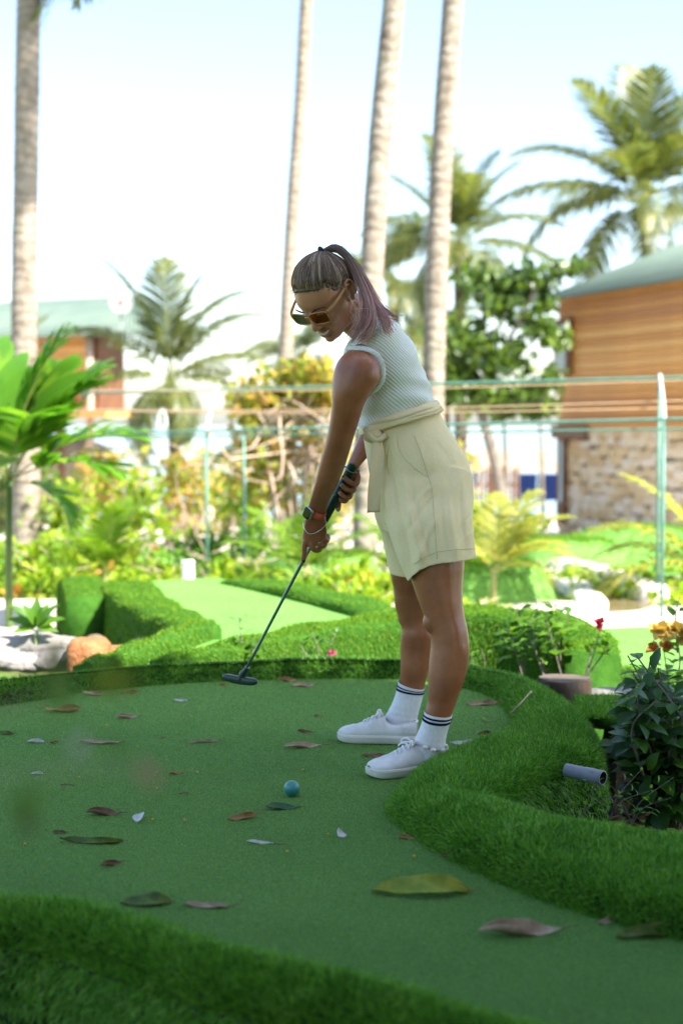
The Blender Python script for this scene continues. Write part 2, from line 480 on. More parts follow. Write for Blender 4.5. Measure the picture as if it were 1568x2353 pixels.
# ------------------------------------------------------------------ second hole
def bank(name, ctrl, zbot, mat_core, mat_blade, nblade, blen=.035, bwid=.004, n=90, label=None, cat=None, group=None, parent=None, lean=.45):
    """rounded turf bank along control points (x, y, ztop, width)"""
    c = cr(ctrl, n)
    t = unit(np.gradient(c[:, :2], axis=0)); s = np.column_stack([t[:, 1], -t[:, 0]])
    w, h = c[:, 3], c[:, 2]
    pr = [(-1.06, None), (-1.04, .5), (-1.0, .93), (-.9, .99), (-.4, 1.0), (0, 1.002), (.4, 1.0), (.9, .99), (1.0, .93), (1.04, .5), (1.06, None)]
    rows = []
    for a, q in pr:
        z = np.full(n, zbot) if q is None else zbot + (h - zbot) * q
        z = z + (.01 * np.sin(np.arange(n) * .5 + a * 3) if q and q > .8 else 0)
        rows.append(np.column_stack([c[:, :2] + s * (w * a / 2)[:, None], z]))
    v = np.stack(rows, 1).reshape(-1, 3); k = len(pr)
    ii = np.arange(n * k).reshape(n, k)
    f = [tuple(q) for q in np.stack([ii[:-1, :-1], ii[1:, :-1], ii[1:, 1:], ii[:-1, 1:]], -1).reshape(-1, 4)]
    f += [tuple(ii[0, ::1]), tuple(ii[-1, ::-1])]
    o = make(name, v, f, mat_core, parent, **({} if label is None else dict(label=label, cat=cat, group=group)))
    quads = np.array([q for q in f if len(q) == 4])
    p, nn = sample_surface(v, quads, nblade)
    if nn[:, 2].sum() < 0: nn = -nn          # the sweep is wound one way all round
    x, y, r = blades(p, unit(nn + np.array([0, 0, .25])), blen, bwid, lean, comb=comb_down(nn), droop=.5)
    make('grass_blades', x, y, mat_blade, o, r, kind='stuff')
    return o
bank('turf_bank', [(-.72, 5.5, .085, .09), (-.56, 5.68, .1, .11), (-.35, 6.0, .1, .15), (-.12, 6.28, .105, .2), (.2, 6.5, .12, .26), (.55, 6.6, .14, .3), (.85, 6.5, .135, .3), (1.02, 6.25, .11, .28), (1.06, 5.95, .05, .24)], -.36,
     M['turf_core'], M['blade_far'], 60000, .015, .0035, label='long rounded grass bank directly behind the golfer\'s legs', cat='turf bank')
bank('turf_lip', [(-1.0, 5.46, .075, .1), (-.88, 5.75, .09, .1), (-.72, 6.22, .1, .11), (-.63, 6.5, .1, .12)], -.36,
     M['turf_core'], M['blade_far'], 14000, .014, .0035, 50, label='narrow sunlit grass lip slanting up beside the orange rock', cat='turf lip')
bank('turf_block', [(-.64, 6.42, .09, .2), (-.86, 7.0, .085, .24), (-1.1, 7.8, .06, .28), (-1.29, 8.6, .04, .32), (-1.31, 8.75, .03, .3)], -.38,
     M['turf_core'], M['blade_far'], 26000, .012, .004, 60, label='tall straight grass wall block with a dark shaded side', cat='turf block')
bank('turf_block', [(-1.5, 8.3, .0, .22), (-1.62, 8.9, .03, .26), (-1.7, 9.1, .02, .26)], -.38,
     M['turf_core'], M['blade_far'], 8000, .012, .004, 30, label='small far grass block at the left end of the tall grass wall', cat='turf block')
bank('turf_mound', [(-.82, 9.0, -.02, .2), (-.58, 8.7, .05, .24), (-.22, 8.1, .07, .26), (.1, 7.45, .07, .26), (.28, 7.0, .05, .24), (.32, 6.8, .0, .18)], -.38,
     M['turf_core'], M['blade_far'], 20000, .012, .004, 60, label='smooth sunlit grass mound lip along the right of the second lane', cat='turf mound')
sheet('putting_lane', [(-.68, 5.5), (-.45, 5.78), (-.3, 6.1), (0, 6.4), (.2, 6.6), (.24, 7.0), (.06, 7.5), (-.22, 8.1), (-.56, 8.75), (-.8, 9.1), (-1.25, 8.9), (-1.1, 8.0), (-.85, 7.1), (-.62, 6.4), (-.8, 5.8)], .02, M['lawn'], kind='structure')
# third green on the right, a round turf platform and mounds
sheet('putting_lane', outline([(1.1, 7.2), (1.8, 6.6), (2.8, 6.4), (3.5, 7), (3.2, 8.2), (2.2, 8.6), (1.3, 8.3)], 40), -.22, M['lawn'], kind='structure')
bank('turf_lip', [(1.25, 6.5, -.12, .2), (1.6, 6.15, -.12, .22), (2.2, 6.0, -.13, .24), (3.2, 6.1, -.13, .24)], -.4, M['turf_core'], M['blade_far'], 8000, .03, .005, 40,
     label='low grass lip below the sunlit lane at the right edge', cat='turf lip')
def dome(name, cx, cy, rx, ry, z0, z1, label, nb, flat=.0, power=2.0, cat='turf mound'):
    a = np.linspace(0, 2 * math.pi, 48, endpoint=False); rr = np.linspace(0, 1, 12)
    v = []
    for r in rr:
        h = z0 + (z1 - z0) * (1 - r ** power)
        wob = 1 + .06 * np.sin(3 * a + cx) + .04 * np.sin(5 * a)
        v.append(np.column_stack([cx + rx * r * wob * np.cos(a), cy + ry * r * wob * np.sin(a), np.full(48, h)]))
    v = np.vstack(v); f = ring_faces(12, 48, False)
    o = make(name, v, f, M['lawn'], label=label, cat=cat)
    p, n = sample_surface(v, np.array(f), nb); n[:, 2] = np.abs(n[:, 2])
    x, y, r = blades(p, n, .04, .008, .5)
    make('grass_blades', x, y, M['blade_far'], o, r, kind='stuff')
    return o
dome('turf_platform', 1.02, 11.0, .62, .55, -.38, -.06, 'round raised grass platform behind the golfer\'s shorts', 6000, power=9, cat='turf platform')
dome('turf_mound', 2.1, 13.2, .62, .5, -.5, -.06, 'dark sided grass mound at the foot of the stone house', 5000, power=6)
dome('turf_mound', 3.0, 14.2, 1.35, .9, -.5, .0, 'broad sunlit grass mound before the stone house wall', 9000, power=2.2)
dome('turf_mound', 3.9, 12.6, 1.0, .6, -.5, -.12, 'low grass mound cut off by the right edge', 5000, power=2.2)
dome('turf_platform', -.2, 12.6, .55, .35, -.42, -.13, 'small flat grass platform left of the dark palm trunk', 4000, power=9, cat='turf platform')
dome('turf_platform', -2.6, 13.6, 1.3, .6, -.45, -.2, 'wide sunlit grass platform under the young palm', 6000, power=9, cat='turf platform')

# kerbs, pond
M['kerb'] = mat_noise('white_kerb', [(.2, (.55, .5, .46)), (.5, (.74, .70, .66)), (.8, (.82, .79, .76))], 6, 5, .8, .4, 50, .01, .3)
def kerb(pts, w, z0, z1, label, n=60):
    c = cr(pts, n); t = unit(np.gradient(c, axis=0)); s = np.column_stack([t[:, 1], -t[:, 0]])
    rows = []
    for a, z in ((-.5, z0), (-.5, z1 - .03), (-.36, z1), (.36, z1), (.5, z1 - .03), (.5, z0)):
        rows.append(np.column_stack([c + s * w * a, np.full(n, z) + .006 * np.sin(np.arange(n) * .9 + a)]))
    v = np.stack(rows, 1).reshape(-1, 3); ii = np.arange(n * 6).reshape(n, 6)
    f = [tuple(q) for q in np.stack([ii[:-1, :-1], ii[1:, :-1], ii[1:, 1:], ii[:-1, 1:]], -1).reshape(-1, 4)] + [tuple(ii[0]), tuple(ii[-1, ::-1])]
    return make('kerb', v, f, M['kerb'], label=label, cat='kerb')
kerb([G(a, b, -.3)[:2] for a, b in ((1200, 1300), (1268, 1312), (1330, 1345), (1358, 1380), (1335, 1405), (1260, 1416), (1150, 1420), (1020, 1418))], .24, -.42, -.29, 'broad white kerb curling round the near end of the pond')
kerb([G(a, b, -.3)[:2] for a, b in ((1225, 1296), (1290, 1308), (1370, 1326), (1440, 1350), (1505, 1376))], .2, -.42, -.2, 'pale grey kerb running back along the far side of the pond')
M['pond'] = mat_noise('pond_water', [(.3, (.10, .075, .04)), (.7, (.2, .16, .08))], 2, 4, .15, .2, 10, .01, .5)
sheet('pond', outline([G(a, b, -.325)[:2] for a, b in ((1260, 1312), (1370, 1335), (1490, 1372), (1480, 1398), (1370, 1400), (1365, 1370), (1330, 1340))], 40), -.322, M['pond'], kind='structure')
# ------------------------------------------------------------------ palms
M['trunk'] = None
def mat_trunk():
    m, nt, b, o = _nodes('palm_trunk')
    co = _coords(nt)
    w = nt.nodes.new('ShaderNodeTexWave'); w.wave_type = 'BANDS'; w.bands_direction = 'Z'
    w.inputs['Scale'].default_value = 2.6; w.inputs['Distortion'].default_value = 9; w.inputs['Detail'].default_value = 5; w.inputs['Detail Scale'].default_value = 1.5
    nt.links.new(co, w.inputs['Vector'])
    c = _ramp(nt, _noise(nt, 9, 6, .7, stretch=(1, 1, .5)), [(.25, (.12, .095, .07)), (.45, (.26, .215, .175)), (.6, (.33, .28, .235)), (.8, (.44, .39, .34))])
    c = _mix(nt, .5, c, _ramp(nt, w.outputs['Fac'], [(.1, (.3, .3, .3)), (.4, (.5, .5, .5)), (1, (.56, .56, .56))]), 'OVERLAY')
    c = _mix(nt, _ramp(nt, _noise(nt, 4, 4), [(.55, (0, 0, 0)), (.72, (.35, .35, .35))]), c, (.30, .34, .26))
    nt.links.new(c, b.inputs['Base Color']); b.inputs['Roughness'].default_value = .9; b.inputs['Specular IOR Level'].default_value = .15
    _bump(nt, b, w.outputs['Fac'], .35, .015)
    return m
M['trunk'] = mat_trunk()
M['trunk_dark'] = mat_noise('rough_bark', [(.25, (.06, .045, .03)), (.5, (.14, .11, .08)), (.75, (.24, .2, .15))], 8, 6, .95, .7, 30, .02, .1)
PALM = [(.0, (.04, .065, .025)), (.4, (.09, .125, .035)), (.75, (.21, .22, .05)), (1, (.42, .36, .09))]
M['palm'] = mat_leaf('palm_leaflet', PALM, .5, .4, .5, .8, 1.5)
M['palm_young'] = mat_leaf('young_palm_leaflet', [(.0, (.06, .14, .015)), (.5, (.14, .26, .02)), (.8, (.27, .36, .03)), (1, (.4, .42, .06))], .5, .45, .4, .9, 1.5)
M['palm_yellow'] = mat_leaf('yellow_palm_leaflet', [(.0, (.16, .2, .03)), (.5, (.32, .34, .06)), (1, (.5, .42, .12))], .5, .45, .4, .9, 1.4)
M['rachis'] = mat_plain('palm_rachis', (.22, .24, .07), .6, .3)
M['broad'] = mat_leaf('broad_palm_leaf', [(.0, (.035, .12, .012)), (.5, (.08, .22, .018)), (.85, (.26, .41, .03)), (1, (.36, .46, .05))], .5, .4, .35, 2.5, 1.6)

def frond_mesh(name, length=3.0, droop=.9, nleaf=44, leaf=.75, lw=.035, vee=.5, hang=.55, arch=0.0, lmat='palm', seed=0, start=.16, gap=0):
    """local: leaves the crown along +X, +Z up, tip bends down by droop; leaflets in two rows"""
    r = np.random.default_rng(seed)
    s = np.linspace(0, 1, 24)
    ang = -droop * s ** 1.6 + arch * (1 - s)
    x = np.concatenate([[0], np.cumsum(np.cos(ang[1:]) * length / 23)]); z = np.concatenate([[0], np.cumsum(np.sin(ang[1:]) * length / 23)])
    sp = np.column_stack([x, .05 * length * np.sin(s * 2 + seed) * s, z])
    T = unit(np.gradient(sp, axis=0))
    mb = MB()
    v, f = tube(sp, np.linspace(.022, .004, 24) * length / 3, 5)
    mb.add(v, f, .55)
    nt_ = len(f)
    for k in range(nleaf):
        t = start + (1 - start) * (k + .5) / nleaf
        i = min(int(t * 23), 22); u = t * 23 - i
        p = sp[i] * (1 - u) + sp[i + 1] * u; tg = T[i]
        nrm = unit(np.cross(tg, [0, 1, 0])); nrm = nrm if nrm[2] > 0 else -nrm
        prof = (math.sin(math.pi * min(1, .12 + t * .92)) ** .6) * .9 + .12
        for sd in (-1, 1):
            if gap and r.random() < gap: continue
            L = leaf * prof * r.uniform(.85, 1.1)
            d0 = unit(tg * (.35 + .55 * t) + np.array([0, sd, 0]) * 1.0 + nrm * vee * (1 - .6 * t) + r.normal(size=3) * .08)
            d1 = unit(d0 + np.array([0, 0, -1]) * hang * r.uniform(.6, 1.3)); d2 = unit(d1 + np.array([0, 0, -1]) * hang * 1.3)
            a = p; b = a + d0 * L * .4; c = b + d1 * L * .35; e = c + d2 * L * .25
            w = unit(np.cross(d0, nrm)) * lw * .5
            vv = [a - w * .5, a + w * .5, b - w, b + w, c - w * .8, c + w * .8, e]
            rv = np.clip(r.normal(.45 + .15 * (t > .8), .2), 0, 1)
            mb.add(vv, [(0, 1, 3, 2), (2, 3, 5, 4), (4, 5, 6)], rv)
    me = mb.data(name, True)
    me.materials.append(M[lmat]); me.materials.append(M['rachis'])
    mi = np.zeros(len(me.polygons), np.int32); mi[:nt_] = 1
    me.polygons.foreach_set('material_index', mi)
    return me
FR = [frond_mesh('frond', 3.0, d, 70, .92, .042, v, h, a, 'palm', i) for i, (d, v, h, a) in enumerate([(.5, .55, .35, .1), (1.0, .5, .6, .15), (1.5, .45, .9, .2), (.8, .4, .8, .1), (1.9, .3, 1.1, .3)])]
FY = [frond_mesh('frond', 1.3, d, 24, .42, .04, .45, .35, .1, 'palm_young', 20 + i) for i, d in enumerate((.6, 1.0, 1.5))]
FL = [frond_mesh('frond', 1.3, d, 24, .42, .04, .45, .45, .1, 'palm_yellow', 30 + i) for i, d in enumerate((.7, 1.1, 1.6))]
FB = [frond_mesh('frond', .8, d, 13, .42, .085, .3, .2, .12, 'broad', 40 + i, .25) for i, d in enumerate((.5, .9, 1.4))]

def trunk_mesh(pts, r0, r1, n=60, sides=14, seed=0):
    p = cr(pts, n)
    s = np.linspace(0, 1, n)
    rad = r0 + (r1 - r0) * s + (r0 * .35) * np.exp(-s * n / 5.0)
    rad = rad * (1 + .02 * np.sin(np.arange(n) * .55 + seed) * np.sin(np.arange(n) * .21) + .008 * np.random.default_rng(seed + 7).normal(size=n))
    return tube(p, rad, sides)
def palm(name, pts, r0, r1, fronds, label, cat='palm tree', group=None, meshes=FR, scale=1.0, mat='trunk', n=60, seed=0, coconuts=0):
    """pts: trunk line in world; fronds: (azimuth deg, elevation deg, variant, size)"""
    base = np.array(pts[0], float)
    t = thing(name, base, label, cat, group)
    v, f = trunk_mesh(pts, r0, r1, n, seed=seed)
    make('trunk', v, f, M[mat], t)
    top = np.array(pts[-1], float) - base
    r = np.random.default_rng(seed + 100)
    for az, el, k, s in fronds:
        put('frond', meshes[k % len(meshes)], t, top + np.array([0, 0, .02]), (r.uniform(-.25, .25), -R(el), R(az)), (s * scale,) * 3)
    for k in range(coconuts):
        a = k * 2.1; sv, sf = tube(cr([(0, 0, .11), (0, 0, .07), (0, 0, 0), (0, 0, -.08), (0, 0, -.11)], 9), np.array([.01, .05, .075, .088, .09, .082, .065, .04, .01]), 10)
        make('coconut', sv + base + top + np.array([.2 * math.cos(a), .2 * math.sin(a), -.22]), sf, M['rachis'], t)
    return t
def ring_fronds(n, lo, hi, seed, s=1.0, az0=0):
    r = np.random.default_rng(seed)
    out = []
    for i in range(n):
        el = lo + (hi - lo) * ((i * .618) % 1)
        k = 0 if el > 45 else 1 if el > 15 else 3 if el > -5 else 2
        out.append((az0 + i * 137.5 + r.uniform(-12, 12), el, k, s * r.uniform(.85, 1.1)))
    return out

def tz(x, y): return float(terrain_z(x, y))
def at_ground(px, Y):
    x = P(px, 1000, Y)[0]; return np.array([x, Y, tz(x, Y) - .05])

# four tall coconut trunks whose crowns are above the picture
def tall(px_line, Y, r0, r1, label, seed, top, fr, Ytop=None):
    pts = [at_ground(px_line[0][0], Y)]
    for a, b in px_line[1:]: pts.append(P(a, b, Y))
    d = unit(pts[-1] - pts[-2]); pts.append(pts[-1] + d * top * .5); pts.append(pts[-1] + unit(d + np.array([0, 0, .3])) * top * .5)
    return palm('coconut_palm', pts, r0, r1, fr, label, seed=seed, n=110, coconuts=5, group='tall coconut palms')
tall([(62, 1250), (56, 800), (60, 400), (66, 0)], 15.5, .145, .115, 'tall palm trunk at the far left of the picture', 1, 3.4, ring_fronds(13, -20, 70, 3) + [(0, -82, 0, 1.27), (-10, -76, 0, 1.17)])
tall([(652, 1250), (655, 840), (672, 500), (690, 250), (704, 0)], 21.0, .11, .095, 'thinnest tall palm trunk, just left of the golfer\'s head', 2, 6.5, ring_fronds(12, -20, 70, 4))
tall([(838, 1312), (838, 1200), (848, 760), (868, 380), (905, 0)], 13.4, .115, .105, 'tall palm trunk rising directly behind the golfer\'s head', 3, 7.5, ring_fronds(12, -15, 70, 5))
tall([(992, 1250), (995, 880), (1003, 600), (1018, 300), (1040, 0)], 14.2, .115, .1, 'rightmost tall palm trunk, above the golfer\'s back', 4, 7.5, ring_fronds(12, -15, 70, 6))

# coconut palms with their crowns in view
def crown_palm(cpx, cpy, Y, base_px, label, fr, scale, seed, r0=.13, r1=.1, meshes=FR, mat='trunk_dark', nuts=6, group=None):
    top = P(cpx, cpy, Y); b = at_ground(base_px, Y)
    mid = (top * .5 + b * .5) + np.array([.06, 0, 0])
    return palm('coconut_palm', [b, mid, top], r0, r1, fr, label, scale=scale, seed=seed, meshes=meshes, mat=mat, coconuts=nuts, group=group)
crown_palm(1478, 470, 27, 1500, 'large coconut palm rising over the green roof at the right', [
    (180, 38, 1, 1.0), (186, 14, 3, 1.05), (172, 0, 2, 1.0), (200, 62, 0, .95), (95, 85, 0, 1.0), (150, 72, 0, .9), (20, 68, 0, 1.0), (0, 40, 1, 1), (-20, 12, 3, 1), (10, -12, 2, 1),
    (215, -30, 2, .9), (240, 30, 1, .9), (270, 5, 2, .9), (300, 45, 1, .9), (260, 72, 0, .9), (185, -38, 4, .9), (330, -25, 4, .9), (60, 50, 1, 1), (120, 20, 3, 1), (275, -35, 4, .8)], .96, 11)
crown_palm(1052, 565, 26, 1052, 'coconut palm behind the rightmost tall trunk', [
    (180, 50, 0, .9), (200, 20, 1, .9), (170, -5, 2, .95), (110, 80, 0, .9), (20, 60, 0, .9), (0, 28, 1, .9), (-15, 0, 3, .9), (215, 75, 0, .9), (10, -35, 4, .9), (260, 10, 2, .9), (280, 55, 1, .8), (300, -20, 4, .9), (235, -30, 4, .9), (60, 40, 1, .9), (140, 15, 3, .9), (340, 75, 0, .8), (190, -45, 4, .9)], .78, 12)
crown_palm(905, 640, 30, 905, 'half hidden palm behind the golfer\'s head', ring_fronds(15, -40, 75, 15), .6, 13)
crown_palm(1010, 790, 24, 1010, 'low drooping palm behind the golfer\'s back', ring_fronds(14, -45, 60, 17), .5, 19, nuts=0)
crown_palm(390, 880, 19, 392, 'coconut palm in the middle of the left garden', [
    (178, 70, 0, 1.0), (170, 40, 1, 1.0), (95, 86, 0, .95), (5, 66, 1, .95), (20, 52, 1, .95), (10, 80, 0, .85), (200, 8, 2, .8), (-10, 5, 2, .7), (230, -35, 4, .7), (300, -20, 4, .7), (320, -45, 4, .6), (60, 20, 3, .7), (-5, 28, 3, .75), (215, -48, 4, .8)], .62, 14, .09, .07)
crown_palm(512, 1085, 20, 510, 'small palm with a brown trunk by the shore', ring_fronds(14, -50, 60, 18), .3, 15, .07, .06, nuts=0)
crown_palm(700, 820, 32, 700, 'distant yellowish palm behind the flowering shrub', ring_fronds(13, -40, 70, 21), .55, 16, meshes=FR)
crown_palm(-40, 950, 22, -40, 'palm partly cut off by the left edge', ring_fronds(12, -30, 70, 25), .6, 17)

# young palms without trunks
def young(px, py, Y, label, fr, meshes, scale, z=None, stem=.25):
    b = at_ground(px, Y) if z is None else np.array([P(px, 1000, Y)[0], Y, z])
    t = thing('young_palm', b, label, 'palm', 'young palms in the garden beds')
    v, f = tube([(b[0], b[1], b[2]), (b[0], b[1], b[2] + stem * .5), (b[0], b[1], b[2] + stem)], [.05 * scale, .04 * scale, .03 * scale], 8)
    make('stem', v, f, M['rachis'], t)
    for az, el, k, s in fr: put('frond', meshes[k], t, (0, 0, stem * .9), (0, -R(el), R(az)), (s * scale,) * 3)
    return t
young(238, 1345, 11.6, 'young palm with fanned leaves at the left, behind the tall grass wall', [(170, 68, 0, 1), (200, 45, 1, .9), (10, 70, 0, 1), (-10, 45, 1, 1), (60, 75, 0, .9), (250, 55, 1, .8), (120, 50, 1, .9), (290, 70, 0, .9), (0, 25, 2, .8), (180, 22, 2, .8)], FY, .62, stem=.2)
young(1135, 1385, 10.4, 'young yellow-green palm right of the golfer\'s shorts', [(10, 55, 1, 1), (0, 38, 2, .9), (40, 65, 0, 1), (-30, 45, 1, .8), (150, 60, 1, .6), (190, 50, 1, .7), (80, 70, 0, .9), (20, 20, 2, .7), (320, 62, 0, .8)], FL, .62, stem=.35)
young(1640, 1330, 11.0, 'yellow palm frond reaching in from the right edge', [(178, 42, 1, 1), (170, 62, 0, 1), (190, 20, 2, 1), (160, 30, 1, .9), (60, 60, 0, 1)], FL, .85)
young(700, 1330, 11.0, 'young palm with long pale leaves behind the putter grip', [(15, 35, 2, 1.1), (5, 50, 1, 1), (60, 72, 0, 1), (160, 62, 0, .9), (180, 45, 1, .9), (200, 25, 2, .8), (290, 70, 0, .9), (100, 60, 1, .9), (330, 20, 2, .9)], FY, .66, stem=.2)
young(930, 1340, 11.4, 'young palm mostly hidden behind the golfer\'s shorts', [(15, 45, 2, 1.), (60, 72, 0, 1), (160, 62, 0, .9), (190, 40, 1, .9), (290, 70, 0, .9)], FY, .6, stem=.2)

# the broad leaved palm close at the left edge
b = G(22, 1452, -.36)
t = thing('broad_leaf_palm', b, 'bright green broad leaved palm on a green cane at the left edge', 'palm')
h = P(28, 1105, b[1])[2] - b[2]
v, f = tube(cr([b, b + [.004, 0, h * .5], b + [.015, 0, h * 1.02]], 24), np.linspace(.027, .02, 24) * (1 + .12 * (np.arange(24) % 5 == 0)), 10)
M['cane'] = mat_noise('green_cane', [(.3, (.05, .11, .02)), (.7, (.14, .2, .05))], 6, 4, .45, 0, spec=.5, stretch=(1, 1, .3))
make('cane', v, f, M['cane'], t)
for az, el, k, s in [(8, 76, 0, 1.5), (150, 78, 0, 1.45), (8, 34, 1, 1.35), (25, 58, 0, 1.4), (-15, 20, 1, 1.2), (200, 40, 1, 1.2), (60, 68, 0, 1.3), (300, 52, 1, 1.1), (-5, -8, 2, .8), (170, 5, 2, .8), (250, 30, 2, .9), (0, 55, 0, 1.3), (180, 60, 0, 1.3)]:
    put('frond', FB[k], t, (.015, 0, h), (0, -R(el), R(az)), (s * .9,) * 3)
# ------------------------------------------------------------------ broad-leaved trees and shrubs
M['tree'] = mat_leaf('glossy_tree_leaf', [(.0, (.03, .06, .022)), (.45, (.07, .13, .03)), (.75, (.15, .24, .035)), (1, (.34, .44, .06))], .4, .35, .5, 1.0, 1.5, .45)
M['mango'] = mat_leaf('shade_tree_leaf', [(.0, (.02, .05, .015)), (.5, (.04, .085, .02)), (1, (.07, .13, .03))], .25, .4, .4, 1)
M['flower'] = mat_leaf('orange_shrub_leaf', [(.0, (.13, .2, .03)), (.3, (.28, .34, .06)), (.55, (.5, .45, .1)), (.75, (.58, .36, .14)), (1, (.62, .42, .3))], .5, .6, .2, 1.4, 1.25, .3)
M['stem_pale'] = mat_noise('pale_dry_stem', [(.3, (.36, .26, .19)), (.7, (.56, .44, .35))], 10, 4, .85, spec=.15)
M['bark'] = mat_noise('grey_bark', [(.3, (.10, .085, .07)), (.7, (.24, .21, .18))], 12, 5, .9, .5, 50, .01, .15)
M['herb'] = mat_leaf('garden_leaf', [(.0, (.06, .15, .012)), (.4, (.16, .29, .015)), (.75, (.34, .43, .03)), (1, (.56, .54, .08))], .5, .5, .3, 2, 1.45)
M['herb_green'] = mat_leaf('fresh_green_leaf', [(.0, (.03, .1, .012)), (.5, (.08, .2, .02)), (1, (.2, .36, .04))], .45, .45, .4, 2, 1.4)
M['hib'] = mat_leaf('hibiscus_leaf', [(.0, (.012, .05, .010)), (.5, (.03, .1, .015)), (.85, (.08, .2, .025)), (1, (.22, .3, .05))], .35, .38, .35, 3, 1.4, .25)
def mat_petal(name, c, tr=.35): return mat_leaf(name, [(.0, tuple(np.array(c) * .75)), (1, tuple(np.minimum(np.array(c) * 1.15, 1)))], tr, .6, .2, 5, 1.1)
M['pink'] = mat_petal('pink_petal', (.5, .06, .17)); M['red'] = mat_petal('red_petal', (.36, .02, .05)); M['yellow'] = mat_petal('yellow_petal', (.72, .52, .16)); M['orange'] = mat_petal('orange_petal', (.6, .26, .07))

def limb(mb, pts, r0, r1, n=14, sides=7): 
    v, f = tube(cr(pts, n), np.linspace(r0, r1, n), sides); mb.add(v, f)
def tree(name, base, limbs, blobs, nleaf, size, lw, lmat, bmat, label, cat='tree', hollow=.3, group=None, tmpl=T_DIAMOND):
    t = thing(name, base, label, cat, group)
    mb = MB()
    for pts, r0, r1 in limbs: limb(mb, pts, r0, r1)
    mb.build('trunk', M[bmat], t)
    pos = blob_points(nleaf, blobs, hollow)
    v, f, r = leaf_cloud(pos, size, lw, tmpl)
    make('crown', v, f, M[lmat], t, r)
    return t
# leafy tree before the house on the right, three leaning stems
def bl(px, py, Y, r, ry=None, rz=None): p = P(px, py, Y); return (*p, r, ry or r, rz or r)
Yt = 21.0
tb = at_ground(1168, Yt)
tree('broadleaf_tree', tb, [([at_ground(1170, Yt), P(1140, 1080, Yt), P(1105, 950, Yt), P(1080, 850, Yt + .3), P(1120, 700, Yt)], .1, .04),
                            ([P(1105, 950, Yt), P(1150, 820, Yt), P(1230, 660, Yt - .3)], .06, .02), ([P(1090, 880, Yt), P(1040, 800, Yt), P(1000, 760, Yt)], .05, .02)],
     [bl(1060, 790, Yt, .55, .6, .45), bl(1150, 820, Yt, .5, .5, .35), bl(1100, 900, Yt, .5, .5, .3), bl(1215, 640, Yt, .5, .5, .28), bl(1300, 612, Yt, .32, .4, .17), bl(1160, 690, Yt, .45, .5, .3), bl(1100, 640, Yt, .4, .4, .25), bl(1230, 745, Yt, .3, .4, .2), bl(1275, 775, Yt, .28, .3, .16), bl(1190, 905, Yt, .45, .4, .2), bl(1260, 870, Yt, .25, .3, .2), bl(1030, 880, Yt, .3, .4, .3), bl(1250, 690, Yt, .25, .3, .15)],
     3000, .17, .62, 'tree', 'bark', 'leafy dark green tree with a leaning grey trunk beside the house', hollow=.05)
for px, lab in ((1160, 'thin dark sapling trunk left of the blue curtains'), (1243, 'thin leaning sapling trunk before the blue curtains')):
    bb = at_ground(px + 8, 21.5)
    tree('sapling', bb, [([bb, P(px, 1060, 21.5), P(px - 6, 930, 21.5)], .035, .02)], [bl(px - 6, 930, 21.5, .3, .3, .15)], 220, .17, .6, 'tree', 'bark', lab, 'sapling')
# orange and yellow flowering shrub with tangled pale stems
Ys = 14.2
sb = at_ground(668, Ys)
t = thing('flowering_shrub', sb, 'orange and yellow shrub with tangled pale stems left of the golfer', 'shrub')
rr = np.random.default_rng(4); mb = MB()
for k in range(26):
    a = at_ground(rr.uniform(640, 730), Ys + rr.uniform(-.3, .3))
    p1 = P(rr.uniform(600, 760), rr.uniform(1030, 1130), Ys + rr.uniform(-.5, .5)); p2 = P(rr.uniform(570, 770), rr.uniform(900, 1030), Ys + rr.uniform(-.5, .5)); p3 = P(rr.uniform(555, 775), rr.uniform(860, 960), Ys + rr.uniform(-.5, .5))
    limb(mb, [a, p1, p2, p3], .02, .008, 12, 5)
for k in range(16):
    a = P(rr.uniform(600, 760), rr.uniform(940, 1100), Ys - .3); limb(mb, [a, a + rr.normal(size=3) * .3, a + rr.normal(size=3) * .55], .014, .006, 9, 5)
mb.build('stem', M['stem_pale'], t)
pos = np.vstack([blob_points(1250, [bl(650, 890, Ys, .5, .5, .24), bl(720, 870, Ys, .4, .5, .25), bl(580, 930, Ys, .26, .4, .25), bl(760, 900, Ys, .35, .4, .25)], .1), blob_points(650, [bl(600, 1020, Ys, .35, .5, .3), bl(700, 1000, Ys, .45, .5, .35), bl(570, 1090, Ys, .3, .4, .3), bl(650, 1110, Ys, .4, .4, .3)], .1)])
v, f, r = leaf_cloud(pos, .11, .7); make('crown', v, f, M['flower'], t, r)

def shrub(px, py, Y, w, h, label, lmat='herb', n=260, size=.1, group='low garden plants', flowers=None, name='garden_shrub', cat='plant', lw=.5):
    b_ = at_ground(px, Y); top = P(px, py, Y)[2]
    t = thing(name, b_, label, cat, group)
    mb = MB(); rr = np.random.default_rng(int(px * 7 + py)); H = max(top - b_[2], .15)
    for k in range(6):
        limb(mb, [b_ + [rr.uniform(-w, w) * .3, rr.uniform(-.1, .1), 0], b_ + [rr.uniform(-w, w) * .5, rr.uniform(-.15, .15), H * .5], b_ + [rr.uniform(-w, w) * .8, rr.uniform(-.2, .2), H * .9]], .008, .004, 6, 4)
    mb.build('stem', M['stem_pale'], t)
    c = [(b_[0] + rr.uniform(-w, w) * .6, b_[1] + rr.uniform(-.25, .25), b_[2] + H * rr.uniform(.35, .8), w * .5, .3, h * .45) for _ in range(5)] + [(b_[0], b_[1], b_[2] + H * .45, w, .4, H * .45)]
    v, f, r = leaf_cloud(blob_points(n, c, .1), size, lw, T_DIAMOND, .3, .7); make('leaves', v, f, M[lmat], t, r)
    if flowers:
        for fp_ in blob_points(flowers[1], c, .8):
            v, f, r = leaf_cloud(np.repeat(fp_[None], 5, 0), .06, .9); make('flower', v, f, M[flowers[0]], t, r)
    return t
